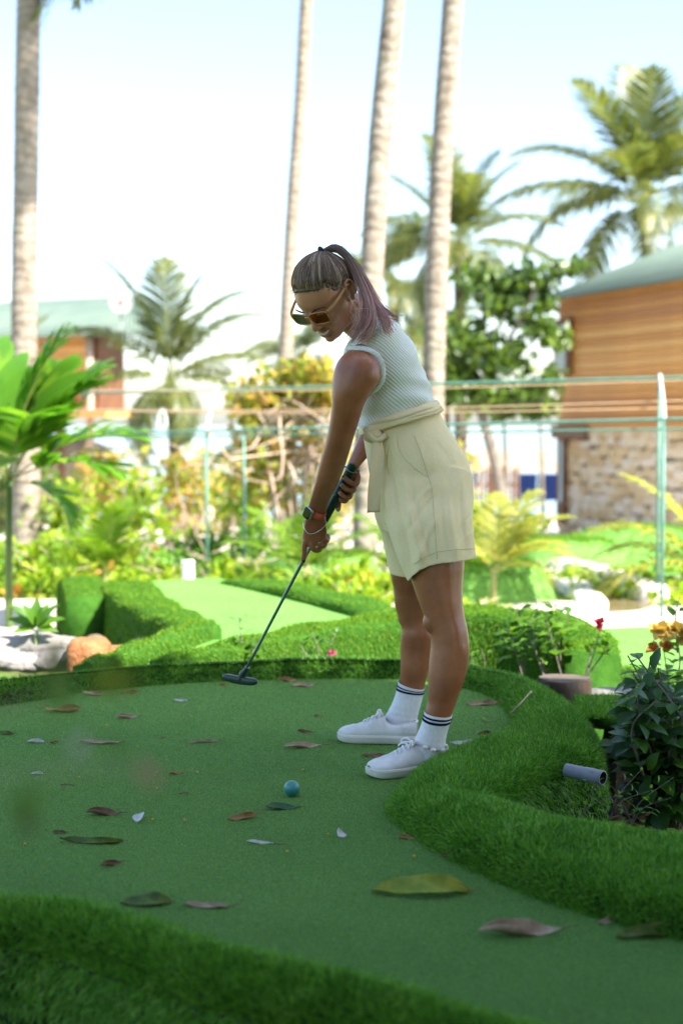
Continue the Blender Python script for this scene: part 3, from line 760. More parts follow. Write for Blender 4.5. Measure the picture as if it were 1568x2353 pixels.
for args in [(60, 1240, 12.2, .5, .4, 'yellow-green shrub behind the green cane at the left edge', 'herb', 420),
             (130, 1290, 11.2, .4, .25, 'low yellow-green plants beside the sandy path at the left', 'herb', 360, .09, 'low garden plants', ('orange', 8)),
             (200, 1230, 13.0, .45, .3, 'leafy yellow-green shrub left of the young palm', 'herb', 400),
             (310, 1240, 13.0, .45, .3, 'sunny low shrub right of the young palm at the left', 'herb', 360, .09, 'low garden plants', ('orange', 6)),
             (360, 1290, 11.4, .35, .2, 'low plants behind the tall grass wall block', 'herb', 300),
             (450, 1205, 14.5, .45, .3, 'fresh green bush at the foot of the green frame post', 'herb_green', 420),
             (560, 1270, 11.8, .4, .25, 'yellow-green plants left of the shaft of the putter', 'herb', 320),
             (600, 1195, 13.4, .4, .3, 'leafy plant below the flowering shrub', 'herb_green', 300),
             (760, 1290, 10.0, .4, .3, 'dense yellow leafed shrub between putter and golfer', 'herb', 520, .085, 'low garden plants', ('orange', 6)),
             (850, 1330, 9.4, .35, .3, 'yellow-green shrub just left of the golfer\'s shorts hem', 'herb', 460, .08),
             (690, 1350, 9.3, .3, .2, 'low yellow shrub above the second lane', 'herb', 320, .08),
             (1195, 1180, 17, .5, .4, 'dark green bush below the blue curtains', 'tree', 420, .13),
             (1130, 1165, 18, .4, .35, 'dark bush below the brown fence', 'tree', 300, .13),
             (1360, 1205, 15.5, .3, .2, 'small green bush at the stone house wall', 'tree', 220),
             (1440, 1305, 11.4, .55, .2, 'flat yellow-green ground plants behind the pond', 'herb', 420, .07),
             (1290, 1275, 12.0, .4, .12, 'low yellow-green plants above the white kerb', 'herb', 320, .06),
             (1545, 1330, 10.8, .4, .25, 'pale shrub behind the green posts at the right edge', 'herb', 320),
             (1090, 1370, 9.4, .3, .1, 'low grass-like plants under the young yellow-green palm', 'herb', 260, .07),
             (985, 1240, 13, .4, .4, 'shrub hidden behind the golfer\'s shorts', 'herb', 260),
             (20, 1330, 11.6, .35, .2, 'flowering plants at the far edge of the path, left border', 'herb', 300, .08, 'low garden plants', ('orange', 10)),
             (1040, 960, 16.5, .5, .5, 'yellow flowering branch behind the golfer\'s back', 'flower', 300, .12),
             (470, 1250, 12.6, .5, .12, 'green ground cover behind the white post', 'herb_green', 300, .08),
             (150, 1090, 15.5, .55, .5, 'tall yellow-green bush behind the broad leaved palm', 'herb', 520, .12),
             (255, 1010, 17.5, .6, .7, 'tall yellow bush below the satellite dish', 'flower', 520, .14),
             (330, 1070, 16.0, .5, .5, 'yellow-green bush left of the coconut palm trunk', 'herb', 460, .12),
             (440, 1000, 17.0, .45, .8, 'yellow leafed bush right of the coconut palm trunk', 'flower', 480, .13),
             (560, 1040, 16.2, .4, .6, 'green bush left of the tangled pale stems', 'herb', 420, .12),
             (60, 1020, 17.5, .6, .7, 'green bush below the left house', 'tree', 480, .15),
             (790, 960, 18.5, .5, .9, 'yellow bush between the flowering shrub and the golfer', 'flower', 420, .14),
             (900, 1080, 17.0, .5, .6, 'yellow-green bush behind the golfer\'s hands', 'herb', 420, .12),
             (1060, 1090, 17.5, .4, .5, 'yellow-green bush behind the golfer\'s waist', 'herb', 360, .12)]:
    shrub(*args)
# ground cover between the beds
gp = np.column_stack([rng.uniform(-5, 5, 16000), rng.uniform(10.9, 15.2, 16000)]); gp = np.column_stack([gp, terrain_z(gp[:, 0], gp[:, 1])])
ok = np.sin(gp[:, 0] * 1.7) * np.sin(gp[:, 1] * 2.1 + 1) > -.35
ok &= ~((np.abs(gp[:, 0] - 2.1) < 1.2) & (gp[:, 1] < 13.3))
gp = gp[ok]
v, f, r = leaf_cloud(gp + np.array([0, 0, .03]), .085, .5, T_DIAMOND, .6, .5)
make('ground_cover', v, f, M['herb'], None, r, kind='stuff', label='yellow-green leafy ground cover between the garden beds', cat='ground cover')

# ------------------------------------------------------------------ houses
M['roof'] = mat_noise('green_roof_sheet', [(.3, (.08, .125, .1)), (.7, (.11, .155, .128))], 2, 4, .7, spec=.5)
WOODS = [(.5, .215, .045), (.58, .27, .065), (.42, .165, .038), (.64, .33, .095), (.54, .245, .06)]
M['wood'] = [mat_noise('varnished_plank_%d' % i, [(.2, tuple(np.array(c) * .6)), (.55, c), (.8, tuple(np.array(c) * 1.4))], 3.5, 6, .45, .3, 18, .01, .4, stretch=(.25, .25, 3)) for i, c in enumerate(WOODS)]
M['frame'] = mat_noise('dark_brown_timber', [(.3, (.11, .05, .025)), (.7, (.2, .09, .045))], 6, 5, .5, spec=.4)
STONES = [(.68, .54, .36), (.72, .6, .44), (.62, .45, .26), (.68, .52, .31), (.74, .65, .53)]
M['stone'] = [mat_noise('wall_stone_%d' % i, [(.25, tuple(np.array(c) * .65)), (.6, c), (.8, tuple(np.array(c) * 1.2))], 6, 5, .9, .5, 30, .02, .2) for i, c in enumerate(STONES)]
M['mortar'] = mat_plain('mortar', (.55, .47, .36), .95, .1)
M['glass'] = mat_plain('window_glass', (.25, .32, .34), .08, .6)
def corrugated(name, A, B, C, D, pitch, amp, mat, parent, thick=.02):
    """roof sheet A-B eave, D-C ridge, waves run from eave to ridge"""
    A, B, C, D = map(np.asarray, (A, B, C, D))
    n = int(np.linalg.norm(B - A) / pitch * 6)
    nrm = unit(np.cross(B - A, D - A)); nrm = nrm if nrm[2] > 0 else -nrm
    s = np.linspace(0, 1, n)[:, None]
    w = amp * np.sin(np.arange(n) * 2 * math.pi / 6)[:, None] * nrm
    top = [A + (B - A) * s + w, D + (C - D) * s + w]
    v = np.vstack([top[0], top[1], top[0] - nrm * thick, top[1] - nrm * thick])
    f = []
    for i in range(n - 1):
        f += [(i, i + 1, n + i + 1, n + i), (2 * n + i, 3 * n + i, 3 * n + i + 1, 2 * n + i + 1), (i, 2 * n + i, 2 * n + i + 1, i + 1), (n + i, n + i + 1, 3 * n + i + 1, 3 * n + i)]
    return make(name, v, f, mat, parent)
def plank_wall(A, B, z0, z1, n, parent, mats, depth=.035):
    """horizontal boards, one object each, between ground points A and B"""
    A, B = np.asarray(A[:2]), np.asarray(B[:2]); L = np.linalg.norm(B - A); d = (B - A) / L; h = (z1 - z0) / n
    ang = math.atan2(d[1], d[0]); me = []
    for i in range(3):
        mb = MB(); mb.box((0, 0, 0), (L, depth, h * .94)); mm = mb.data('plank', False); me.append(mm)
    base = np.array(parent.location)
    for i in range(n):
        c = np.array([*(A + B) / 2, z0 + h * (i + .5)]) - base
        m_ = me[i % 3].copy(); m_.materials.clear(); m_.materials.append(mats[(i * 7 + i // 3) % len(mats)])
        put('plank', m_, parent, c + np.array([-d[1], d[0], 0]) * random.uniform(-.004, .004), (R(random.uniform(-1.5, 1.5)), 0, ang))
def stone_wall(A, B, z0, z1, rows, parent, mats, depth=.08, sw=.34, seed=1):
    A, B = np.asarray(A[:2]), np.asarray(B[:2]); L = np.linalg.norm(B - A); d = (B - A) / L; h = (z1 - z0) / rows
    ang = math.atan2(d[1], d[0]); base = np.array(parent.location); rr = np.random.default_rng(seed)
    mes = {}
    for k in range(8):
        bm = bmesh.new(); bmesh.ops.create_cube(bm, size=1)
        bmesh.ops.bevel(bm, geom=bm.edges[:], offset=.12, segments=1, affect='EDGES')
        for vv in bm.verts: vv.co += Vector(rr.normal(size=3) * .035)
        me = bpy.data.meshes.new('stone'); bm.to_mesh(me); bm.free(); mes[k] = me
    cache = {}
    for j in range(rows):
        x = -rr.uniform(0, sw * .5)
        while x < L:
            w = sw * rr.uniform(.6, 1.35)
            x0, x1 = max(x, 0), min(x + w, L)
            if x1 - x0 > .05:
                k, mi = int(rr.integers(8)), int(rr.integers(len(mats)))
                if (k, mi) not in cache:
                    m_ = mes[k].copy(); m_.materials.append(mats[mi]); cache[k, mi] = m_
                c = np.array([*(A + d * (x0 + x1) / 2), z0 + h * (j + .5 + (rr.uniform(-.22, .22) if 0 < j < rows - 1 else 0))]) - base
                put('stone', cache[k, mi], parent, c, (0, R(rr.uniform(-5, 5)), ang), ((x1 - x0) * rr.uniform(.9, 1.06), depth * rr.uniform(.75, 1.3), h * rr.uniform(.8, 1.2)))
            x += w
# right house: stone ground floor, boarded upper floor, green sheet roof
Yc = 24.5
A_ = P(1287, 1000, Yc); B_ = P(1700, 1000, 20.0)           # far corner and near end of the wall
hz0 = P(1290, 1245, Yc)[2] - .15; hz1 = P(1290, 985, Yc)[2]; hz2 = P(1290, 668, Yc)[2]
t = thing('stone_and_timber_house', (A_[0], A_[1], hz0), 'house with stone ground floor, boarded upper floor and pale green sheet roof', 'house')
dA = unit((B_ - A_)[:2]); nA = np.array([dA[1], -dA[0]]); nA = nA if nA[1] < 0 else -nA; back = -nA
mb = MB()
def wallbox(mb, A, B, z0, z1, th):
    A, B = np.asarray(A[:2]), np.asarray(B[:2]); L = np.linalg.norm(B - A); d = (B - A) / L
    rot = np.array([[d[0], -d[1], 0], [d[1], d[0], 0], [0, 0, 1]])
    mb.box(((A + B)[0] / 2, (A + B)[1] / 2, (z0 + z1) / 2), (L, th, z1 - z0), rot)
cA, cB = A_[:2] + back * .12, B_[:2] + back * .12
wallbox(mb, cA, cB, hz0, hz2, .12)
wallbox(mb, cA + back * 5, cB + back * 5, hz0, hz2, .12); wallbox(mb, cA, cA + back * 5, hz0, hz2, .12); wallbox(mb, cB, cB + back * 5, hz0, hz2 + .0, .12)
mb.add([np.array([*(cB + back * k_), z_]) + np.array([*(dA * o_), 0]) for o_ in (0, .06) for k_, z_ in ((-.1, hz2), (5.1, hz2), (2.7, hz2 + 1.05))], [(0, 1, 2), (5, 4, 3), (0, 3, 4, 1), (1, 4, 5, 2), (2, 5, 3, 0)])
mb.build('wall', M['mortar'], t, False)
stone_wall(A_, B_, hz0, hz1, 14, t, M['stone'], .12, .26, 3)
plank_wall(A_ - np.array([*dA, 0]) * -.02 + np.array([*nA, 0]) * .06, B_ + np.array([*nA, 0]) * .06, hz1, hz2, 19, t, M['wood'])
side = back * 5
plank_wall(np.array([*(A_[:2] + side)]), A_[:2], hz1, hz2, 19, t, M['wood'])
mb = MB(); wallbox(mb, A_[:2] + nA * .07 - dA * .08, A_[:2] + nA * .07 + dA * 1.0, hz1 - .16, hz1 + .06, .16); mb.build('beam', M['frame'], t, False)
mb = MB(); wallbox(mb, A_[:2] + nA * .08 + dA * .12, A_[:2] + nA * .08 + dA * .34, hz0 + .5, hz1 - .16, .14); wn_ = mb.build('window', M['frame'], t, False)
mb = MB(); wallbox(mb, A_[:2] + nA * .10 + dA * .24, A_[:2] + nA * .10 + dA * .33, hz0 + .85, hz1 - .22, .14); mb.build('pane', M['glass'], wn_, False)
mb = MB(); wallbox(mb, A_[:2] + nA * .12 + dA * .02, A_[:2] + nA * .12 + dA * .5, hz1 + .9, hz2 - .5, .1); w2_ = mb.build('window', M['frame'], t, False)
mb = MB(); wallbox(mb, A_[:2] + nA * .14 + dA * .1, A_[:2] + nA * .14 + dA * .42, hz1 + 1.0, hz2 - .6, .1); mb.build('pane', M['glass'], w2_, False)
e0 = np.array([*(A_[:2] + nA * .45 - dA * .15), P(1285, 692, Yc)[2]]); e1 = np.array([*(B_[:2] + nA * .45 + dA * .5), P(1285, 692, Yc)[2]])
r0_ = e0 + np.array([*(back * 3.2 + dA * 1.2), 1.35]); r1_ = e1 + np.array([*(back * 3.2 - dA * .8), 1.35])
corrugated('roof', e0, e1, r1_, r0_, .16, .022, M['roof'], t)
corrugated('roof', e0 + np.array([*(back * 6.2), 0]), e1 + np.array([*(back * 6.2), 0]), r1_ + [0, 0, .002], r0_ + [0, 0, .002], .16, .022, M['roof'], t)

# left house: green roof, boarded wall
Yh = 27.0
A_ = P(-160, 1000, Yh + 2.0); B_ = P(214, 1000, Yh)
z1h = P(100, 768, Yh)[2]; z0h = tz(-5, 27) - .1
t = thing('timber_house', (B_[0], B_[1], z0h), 'boarded timber house with pale green sheet roof behind the left palm', 'house')
dA = unit((B_ - A_)[:2]); nA = np.array([dA[1], -dA[0]]); back = -nA
zmid = P(100, 940, Yh)[2]
mb = MB(); wallbox(mb, A_[:2] + back * .1, B_[:2] + back * .1, zmid, z1h, .12); wallbox(mb, B_[:2] + back * .1, B_[:2] + back * .9, zmid, z1h, .12); mb.build('wall', M['frame'], t, False)
plank_wall(A_, B_, zmid, z1h, 13, t, M['wood'])
mb = MB(); wallbox(mb, A_[:2] + nA * .3, B_[:2] + nA * .3 + dA * .9, zmid - .16, zmid - .02, .9); mb.build('deck', M['wood'][3], t, False)
for k_ in (.15, .5, .85):
    q_ = A_[:2] * (1 - k_) + B_[:2] * k_ + nA * .2; mb = MB(); mb.tube([(q_[0], q_[1], z0h - .2), (q_[0], q_[1], zmid - .1)], .09, 8); mb.build('stilt', M['frame'], t)
mb = MB(); mb.tube([np.array([*(B_[:2] + nA * .08), z0h]), np.array([*(B_[:2] + nA * .08), z1h])], .07, 8); mb.build('post', M['stem_pale'], t)
e0 = np.array([*(A_[:2] + nA * .4), P(100, 775, Yh)[2]]); e1 = np.array([*(B_[:2] + nA * .4 + dA * .3), P(100, 772, Yh)[2]])
rg0 = e0 + np.array([*(back * 2.6), 1.0]); rg1 = np.array([*(e1[:2] + back * 2.6 - dA * 1.0), rg0[2] - .02])
corrugated('roof', e0, e1, rg1, rg0, .14, .02, M['roof'], t)
e2 = e1 + np.array([*(back * 2.6 + dA * 1.0), .1])
corrugated('roof', e1 + [.01, 0, .004], e2, rg1 + [.02, .3, .002], rg1 + [.01, 0, .002], .14, .02, M['roof'], t)
# satellite dish on its arm at the eave
dc = P(277, 696, 24.0); M['dish'] = mat_plain('grey_dish', (.26, .29, .29), .6, .3)
t = thing('satellite_dish', P(275, 790, 24.0), 'grey round satellite dish with a red mark above the left roof', 'satellite dish')
rr_ = np.linspace(0, 1, 8); a = np.linspace(0, 2 * math.pi, 28, endpoint=False); dv = []
ax = unit(np.array([.25, -.95, .2])); ux = unit(np.cross(ax, [0, 0, 1])); uy = np.cross(ux, ax)
for r in rr_: dv.append(dc + .2 * r * (np.cos(a)[:, None] * ux + np.sin(a)[:, None] * uy) + ax * .05 * r * r)
for r in rr_[::-1]: dv.append(dc + .2 * r * (np.cos(a)[:, None] * ux + np.sin(a)[:, None] * uy) + ax * (.05 * r * r - .012))
make('dish', np.vstack(dv), ring_faces(16, 28, False), M['dish'], t)
M['redmark'] = mat_plain('red_mark', (.55, .05, .04), .5, .3)
mv, mf = tube([dc + ax * .012, dc + ax * .016], [.045, .045], 16); make('emblem', mv, mf, M['redmark'], t)
mb = MB(); mb.tube(cr([dc - ax * .03, dc + [0, .05, -.2], P(279, 752, 24.0), P(262, 772, 24.0), P(252, 795, 24.3)], 16), .018, 7); mb.tube([dc + ax * .05 - uy * .18, dc + ax * .22 - uy * .06], .008, 5); mb.build('arm', M['dish'], t)
mb = MB(); mb.box(dc + ax * .23 - uy * .05, (.04, .06, .04)); mb.build('receiver', M['dish'], t, False)

# thatched beach hut behind the fence
t = thing('beach_hut', at_ground(1180, 33), 'low beach hut with tan thatched roof behind the house corner', 'hut')
M['thatch'] = mat_noise('thatch', [(.25, (.22, .17, .12)), (.55, (.4, .33, .25)), (.8, (.52, .45, .36))], 6, 6, .95, .8, 40, .03, .1, stretch=(3, 3, .6))
zl, zr = P(1180, 1082, 33)[2], P(1180, 1035, 33)[2]
x0, x1 = P(1075, 1000, 33)[0], P(1290, 1000, 33)[0]
v = [(x0, 32.4, zl), (x1, 32.4, zl), (x1, 35.2, zl), (x0, 35.2, zl), (x0 + .35, 33.8, zr), (x1 - .3, 33.8, zr)]
mb = MB(); mb.add(v, [(0, 1, 5, 4), (2, 3, 4, 5), (1, 2, 5), (3, 0, 4), (3, 2, 1, 0)]); mb.build('roof', M['thatch'], t, False)
for px in (1088, 1130, 1186, 1282):
    q = P(px, 1085, 32.6); mb = MB(); mb.tube([(q[0], 32.6, tz(q[0], 32.6) - .1), (q[0], 32.6, zl + .02)], .05, 7); mb.build('post', M['frame'], t)
M['cloth'] = mat_noise('blue_cloth', [(.3, (.012, .03, .14)), (.7, (.03, .07, .26))], 3, 4, .8, stretch=(4, 4, .3))
for k, (a0, a1) in enumerate(((1192, 1232), (1236, 1278))):
    q0, q1 = P(a0, 1088, 32.3), P(a1, 1088, 32.3); zb = P(a0, 1150, 32.3)[2]
    xs = np.linspace(q0[0], q1[0], 40); yy = 32.3 + .05 * np.sin(np.arange(40) * .9 + k)
    v = np.vstack([np.column_stack([xs, yy, np.full(40, q0[2])]), np.column_stack([xs, yy * 1 + .02, np.full(40, zb)])])
    make('blue_curtain', v, [(i, i + 1, 41 + i, 40 + i) for i in range(39)], M['cloth'], label=('left' if k == 0 else 'right') + ' of the two blue cloths hanging under the thatched roof', cat='curtain', group='blue curtains of the hut')
t = thing('picket_fence', at_ground(1125, 31.5), 'brown wooden picket fence before the beach hut', 'fence')
mb = MB(); mb.box((0, 0, .5), (.07, .03, 1.0)); pk = mb.data('picket', False); pk.materials.append(M['frame'])
xa = P(1100, 1000, 31.5)[0]
zf = P(1100, 1150, 31.5)[2] - float(t.location[2])
for k in range(9): put('picket', pk, t, (xa + k * .105 - float(t.location[0]), 0, zf - .1), (0, 0, 0), (1, 1, .75 + .05 * (k % 3)))
mb = MB(); mb.box((xa + .42, 31.53, zf + float(t.location[2]) + .35), (.95, .03, .06)); mb.build('rail', M['frame'], t, False)
# dark cliff of the far shore
M['rockfar'] = mat_noise('shore_rock', [(.3, (.22, .17, .13)), (.7, (.42, .35, .28))], 2, 6, .95, .6, 8, .1, .1)
def rock(name, c, d, mat, label, cat='rock', seed=0, sub=3, amp=.18, group=None, flat=.25):
    bm = bmesh.new(); bmesh.ops.create_icosphere(bm, subdivisions=sub, radius=1)
    from mathutils import noise as nz
    for vv in bm.verts:
        q = vv.co.copy(); n = nz.noise(q * 1.3 + Vector((seed * 3.1, seed, 0))) + .5 * nz.noise(q * 3.1 + Vector((seed, 7, seed)))
        q = q * (1 + amp * n)
        for ax_ in range(3): q[ax_] = math.copysign(min(abs(q[ax_]), 1 - flat * .3), q[ax_])
        vv.co = Vector((q.x * d[0], q.y * d[1], q.z * d[2]))
    me = bpy.data.meshes.new(name); bm.to_mesh(me); bm.free(); me.polygons.foreach_set('use_smooth', np.ones(len(me.polygons), bool))
    o = link(name, me, mat, None, label=label, cat=cat, group=group); o.location = tuple(float(x) for x in c); return o
rock('shore_rock', P(150, 1095, 30), (1.2, .8, .9), M['rockfar'], 'orange-brown boulder on the shore below the left house', seed=3)
rock('shore_rock', P(450, 1195, 26), (.8, .5, .3), M['rockfar'], 'low flat boulder on the bright shore behind the small palm', seed=5)

# ------------------------------------------------------------------ green pipe frame
M['pipe_green'] = mat_plain('green_painted_pipe', (.11, .25, .2), .5, .35, var=.25, scale=8)
M['pipe_grey'] = mat_plain('weathered_pipe', (.45, .55, .5), .5, .4, var=.2, scale=8)
M['rope'] = mat_plain('tan_rope', (.52, .36, .24), .8, .2)
t = thing('pipe_frame', G(1524, 1424, -.36), 'long frame of green pipes standing across the garden', 'pipe frame')
NR1, FR1 = P(1524, 963, 9.8), P(1514, 868, 10.6)
NL1, FL1 = P(474, 990, 12.2), P(498, 895, 13.0)
def part_tube(name, pts, rad, mat, parent=t, n=8): v, f = tube(np.asarray(pts, float), rad, n); return make(name, v, f, mat, parent)
ext = lambda a, b, k: a + (b - a) * k
part_tube('bar', [ext(NL1, NR1, -.9), NL1, NR1, ext(NL1, NR1, 1.5)], .011, M['pipe_green'])
part_tube('bar', [ext(FL1, FR1, -.9), FL1, FR1, ext(FL1, FR1, 1.5)], .012, M['pipe_green'])
part_tube('bar', [ext(NL1, NR1, -.9) + [0, .3, -.02], NR1 + [0, .5, -.07], ext(NL1, NR1, 1.5) + [0, .5, -.07]], .009, M['pipe_green'])
for a, b_ in ((NR1, FR1), (NL1, FL1)): part_tube('brace', cr([a, a * .6 + b_ * .4 + [.0, 0, .03], b_ + [0, 0, .02]], 10), .016, M['pipe_grey'])
for q in (NR1, FR1, NL1): part_tube('post', [(q[0], q[1], -.4 if q[1] < 11 else -.5), q + [0, 0, .01]], .0135, M['pipe_green'])
q = P(560, 1000, 12.0); part_tube('post', [(q[0], 12, -.5), (q[0], 12, q[2])], .011, M['pipe_green'])
part_tube('brace', [NL1, P(532, 1062, 12.3)], .012, M['rope'])
part_tube('hook', cr([P(362, 985, 11.9), P(364, 955, 11.9), P(372, 945, 11.9), P(381, 955, 11.9), P(384, 985, 11.9)], 16), .011, M['pipe_grey'])
for k, (l, r_) in enumerate((((-60, 893), (1700, 868)), ((-60, 938), (1700, 915)), ((-60, 936), (1700, 933)))):
    pl, pr = P(l[0], l[1], 12.6), P(r_[0], r_[1], 10.2)
    s = np.linspace(0, 1, 24)[:, None]; pts = pl + (pr - pl) * s; pts[:, 2] -= .05 * np.sin(s[:, 0] * math.pi)
    v, f = tube(pts, .0055, 6); make('rope', v, f, M['rope'], t)

# ------------------------------------------------------------------ near garden things
M['white'] = mat_plain('white_plastic', (.72, .75, .76), .4, .4)
b_ = np.array([*P(432, 1330, 9.6)[:2], -.36])
t = thing('white_post', b_, 'short white ribbed plastic pipe post behind the second lane', 'post')
prof_ = [(.0, .045), (.40, .045)] ; zs = np.linspace(0, .43, 40); rad = .042 + .002 * (np.arange(40) % 4 < 2)
v, f = tube(np.column_stack([np.full(40, b_[0]), np.full(40, b_[1]), b_[2] + zs]), rad, 20); make('body', v, f, M['white'], t)
v, f = tube(np.array([b_ + [0, 0, .425], b_ + [0, 0, .432], b_ + [0, 0, .445]]), [.047, .047, .04], 20); make('cap', v, f, M['white'], t)
M['laterite'] = mat_noise('orange_laterite', [(.2, (.20, .075, .03)), (.5, (.38, .16, .07)), (.8, (.52, .26, .13))], 14, 6, .95, .8, 60, .015, .1)
M['greystone'] = mat_noise('pale_grey_stone', [(.2, (.13, .12, .11)), (.5, (.26, .245, .23)), (.8, (.38, .36, .34))], 10, 6, .9, .6, 50, .01, .15)
M['brownstone'] = mat_noise('brown_stone', [(.2, (.10, .075, .055)), (.5, (.2, .15, .11)), (.8, (.32, .25, .19))], 10, 6, .9, .6, 50, .01, .15)
p = P(205, 1500, 6.3); rock('rock', (p[0], p[1], -.06), (.12, .12, .14), M['laterite'], 'orange laterite rock standing beside the narrow sunlit lip', seed=1, flat=.8)
p = P(262, 1505, 6.45); rock('rock', (p[0], p[1], -.09), (.12, .1, .1), M['laterite'], 'lower orange rock slab leaning on the orange laterite rock', seed=8, flat=.7)
p = P(218, 1458, 7.6); rock('rock', (p[0], p[1], -.2), (.08, .08, .08), M['brownstone'], 'small brown rock behind the orange rock', seed=2)
p = P(345, 1468, 7.0); rock('rock', (p[0], p[1], -.08), (.1, .1, .035), M['brownstone'], 'flat brown rock at the foot of the tall grass wall', seed=4)
bank('turf_lip', [(-2.4, 5.9, -.1, .3), (-1.9, 5.95, -.1, .3), (-1.35, 6.0, -.12, .26), (-1.1, 6.02, -.14, .2)], -.4, M['turf_core'], M['blade'], 6000, .03, .005, 30, label='low dark turf strip left of the orange rock', cat='turf lip')
for k, (px, py, s, lab) in enumerate([(20, 1490, (.18, .12, .07), 'white border stone at the left edge beside the leafy rosette'), (95, 1487, (.16, .12, .075), 'white border stone behind the leafy rosette'), (150, 1488, (.09, .1, .06), 'smaller grey border stone next to the orange rock'),
                                      (15, 1518, (.12, .1, .05), 'lower white stone at the left edge in front of the border'), (75, 1522, (.13, .1, .045), 'lower white stone in front of the leafy rosette'), (130, 1516, (.12, .1, .05), 'lower white stone left of the orange rock')]):
    p = P(px, py, 7.0 if k < 3 else 6.4); rock('border_stone', p, s, M['greystone'], lab, 'stone', seed=20 + k, amp=.3, group='white border stones')
# rosette plant, sprigs and hibiscus
def leafy_plant(name, base, stems, label, lmat, size, lw=.55, per=14, seed=0, flowers=(), cat='plant', group=None, tmpl=T_LEAF, stemr=.004, start=.25, droop=.1):
    """stems: world control points; leaves spiral along each stem, each leaf set one part per stem"""
    rr = np.random.default_rng(seed)
    t = thing(name, base, label, cat, group)
    for pts in stems:
        c = cr(pts, 24); v, f = tube(c, np.linspace(stemr, stemr * .4, 24), 6); s_ = make('stem', v, f, M['bark'], t)
        k = np.arange(per); tt = start + (1 - start) * (k + .5) / per; i = (tt * 23).astype(int)
        pos = c[i]; T = unit(np.gradient(c, axis=0))[i]; a = k * 2.4 + rr.uniform(0, 6)
        ref = unit(np.cross(T, np.array([.3, .2, .9]) + 0 * T)); W = np.cross(T, ref)
        out = np.cos(a)[:, None] * ref + np.sin(a)[:, None] * W
        X = unit(out + T * .5 + rr.normal(size=(per, 3)) * .25 - np.array([0, 0, droop])); Z = unit(T + rr.normal(size=(per, 3)) * .35 + [0, 0, .5])
        sz = size * rr.uniform(.6, 1.15, per) * (1 - .35 * tt)
        v, f = inst(*tmpl, pos + out * stemr + X * .015, X, Z, sz, sz * lw)
        make('leaves', v, f, M[lmat], s_, np.repeat(rr.random(per), len(tmpl[0])))
    for (fp, fm, fs) in flowers:
        n = 16; X = unit(rr.normal(size=(n, 3)) + [0, -.5, .4]); Z = unit(rr.normal(size=(n, 3)) + [0, -.3, .9])
        v, f = inst(*T_LEAF, np.repeat(np.asarray(fp)[None], n, 0), X, Z, fs * rr.uniform(.7, 1.1, n), fs * .9)
        make('flower', v, f, M[fm], t, np.repeat(rr.random(n), len(T_LEAF[0])))
    return t
Yr = 6.9; b_ = np.array([*P(82, 1480, Yr)[:2], -.34]); top = P(84, 1440, Yr)
t = thing('leaf_rosette', b_, 'upright rosette of long green leaves among the white stones', 'plant')
v, f = tube(np.array([b_, top - [0, 0, .02]]), [.01, .008], 6); make('stem', v, f, M['cane'], t)
for k, (az, el, s) in enumerate([(0, 50, .16), (180, 45, .17), (95, 82, .15), (170, 18, .16), (-8, 22, .15), (230, 60, .14), (300, 55, .14), (45, 60, .14), (200, -8, .12), (-20, -5, .12)]):
    X = np.array([[math.cos(R(az)) * math.cos(R(el)), math.sin(R(az)) * math.cos(R(el)), math.sin(R(el))]]); Z = np.array([[-X[0, 0] * .5, -.6, .8]])
    v, f = inst(*T_LEAF, top[None], X, Z, [s], [s * .42]); make('leaf', v, f, M['herb_green'], t, np.full(len(v), .3 + .06 * k))
def stem_px(pts, Y, z=None): return [P(a, b, Y) for a, b in pts]
leafy_plant('sprig', P(562, 1530, 5.85), [stem_px([(572, 1530), (556, 1480), (548, 1412)], 5.85), stem_px([(570, 1528), (580, 1500), (590, 1470)], 5.85)], 'small leafy sprig behind the head of the putter', 'herb_green', .06, .5, 12, 1)
leafy_plant('rose_bush', P(740, 1530, 5.75), [stem_px([(735, 1535), (730, 1490), (715, 1450)], 5.75), stem_px([(745, 1535), (755, 1490), (770, 1455)], 5.75), stem_px([(740, 1535), (700, 1500), (690, 1480)], 5.75)], 'low rose bush with one dark pink flower behind the rim', 'hib', .045, .6, 10, 2, [(P(762, 1500, 5.7), 'pink', .022)])
Yb = 5.95
for k, (st, lab) in enumerate([([(1200, 1560), (1195, 1480), (1185, 1395)], 'bright green hibiscus stem nearest the golfer\'s calf'), ([(1250, 1560), (1240, 1480), (1230, 1370)], 'tall bright green hibiscus stem in the middle of the row'), ([(1290, 1560), (1282, 1470), (1272, 1370)], 'bright green hibiscus stem in front of the bank\'s round end')]):
    s2 = [(st[0][0], st[0][1]), (st[1][0] + 18, st[1][1] + 10), (st[2][0] + 30, st[2][1] + 40)]
    s3 = [(st[0][0], st[0][1]), (st[1][0] - 14, st[1][1] + 5), (st[2][0] - 18, st[2][1] + 50)]
    leafy_plant('hibiscus', P(*st[0], Yb), [stem_px(q, Yb + dy) for q, dy in ((st, 0), (s2, .08), (s3, -.06))], lab, 'herb_green', .085, .64, 24, 10 + k, group='hibiscus plants before the grass bank', start=.3)
leafy_plant('hibiscus', P(1345, 1560, 5.7), [stem_px([(1340, 1560), (1360, 1510), (1378, 1440)], 5.7), stem_px([(1342, 1560), (1385, 1500), (1400, 1468)], 5.7), stem_px([(1342, 1560), (1356, 1500), (1362, 1470)], 5.7)], 'hibiscus with a single red bud right of the grass bank', 'herb_green', .07, .62, 11, 15, [(P(1376, 1432, 5.7), 'red', .03)], start=.45)
leafy_plant('hibiscus', P(1105, 1560, 5.9), [stem_px([(1110, 1560), (1112, 1520), (1105, 1490)], 5.9), stem_px([(1100, 1560), (1085, 1525), (1082, 1508)], 5.9)], 'tiny hibiscus shoot right behind the near calf', 'herb_green', .05, .62, 8, 17)
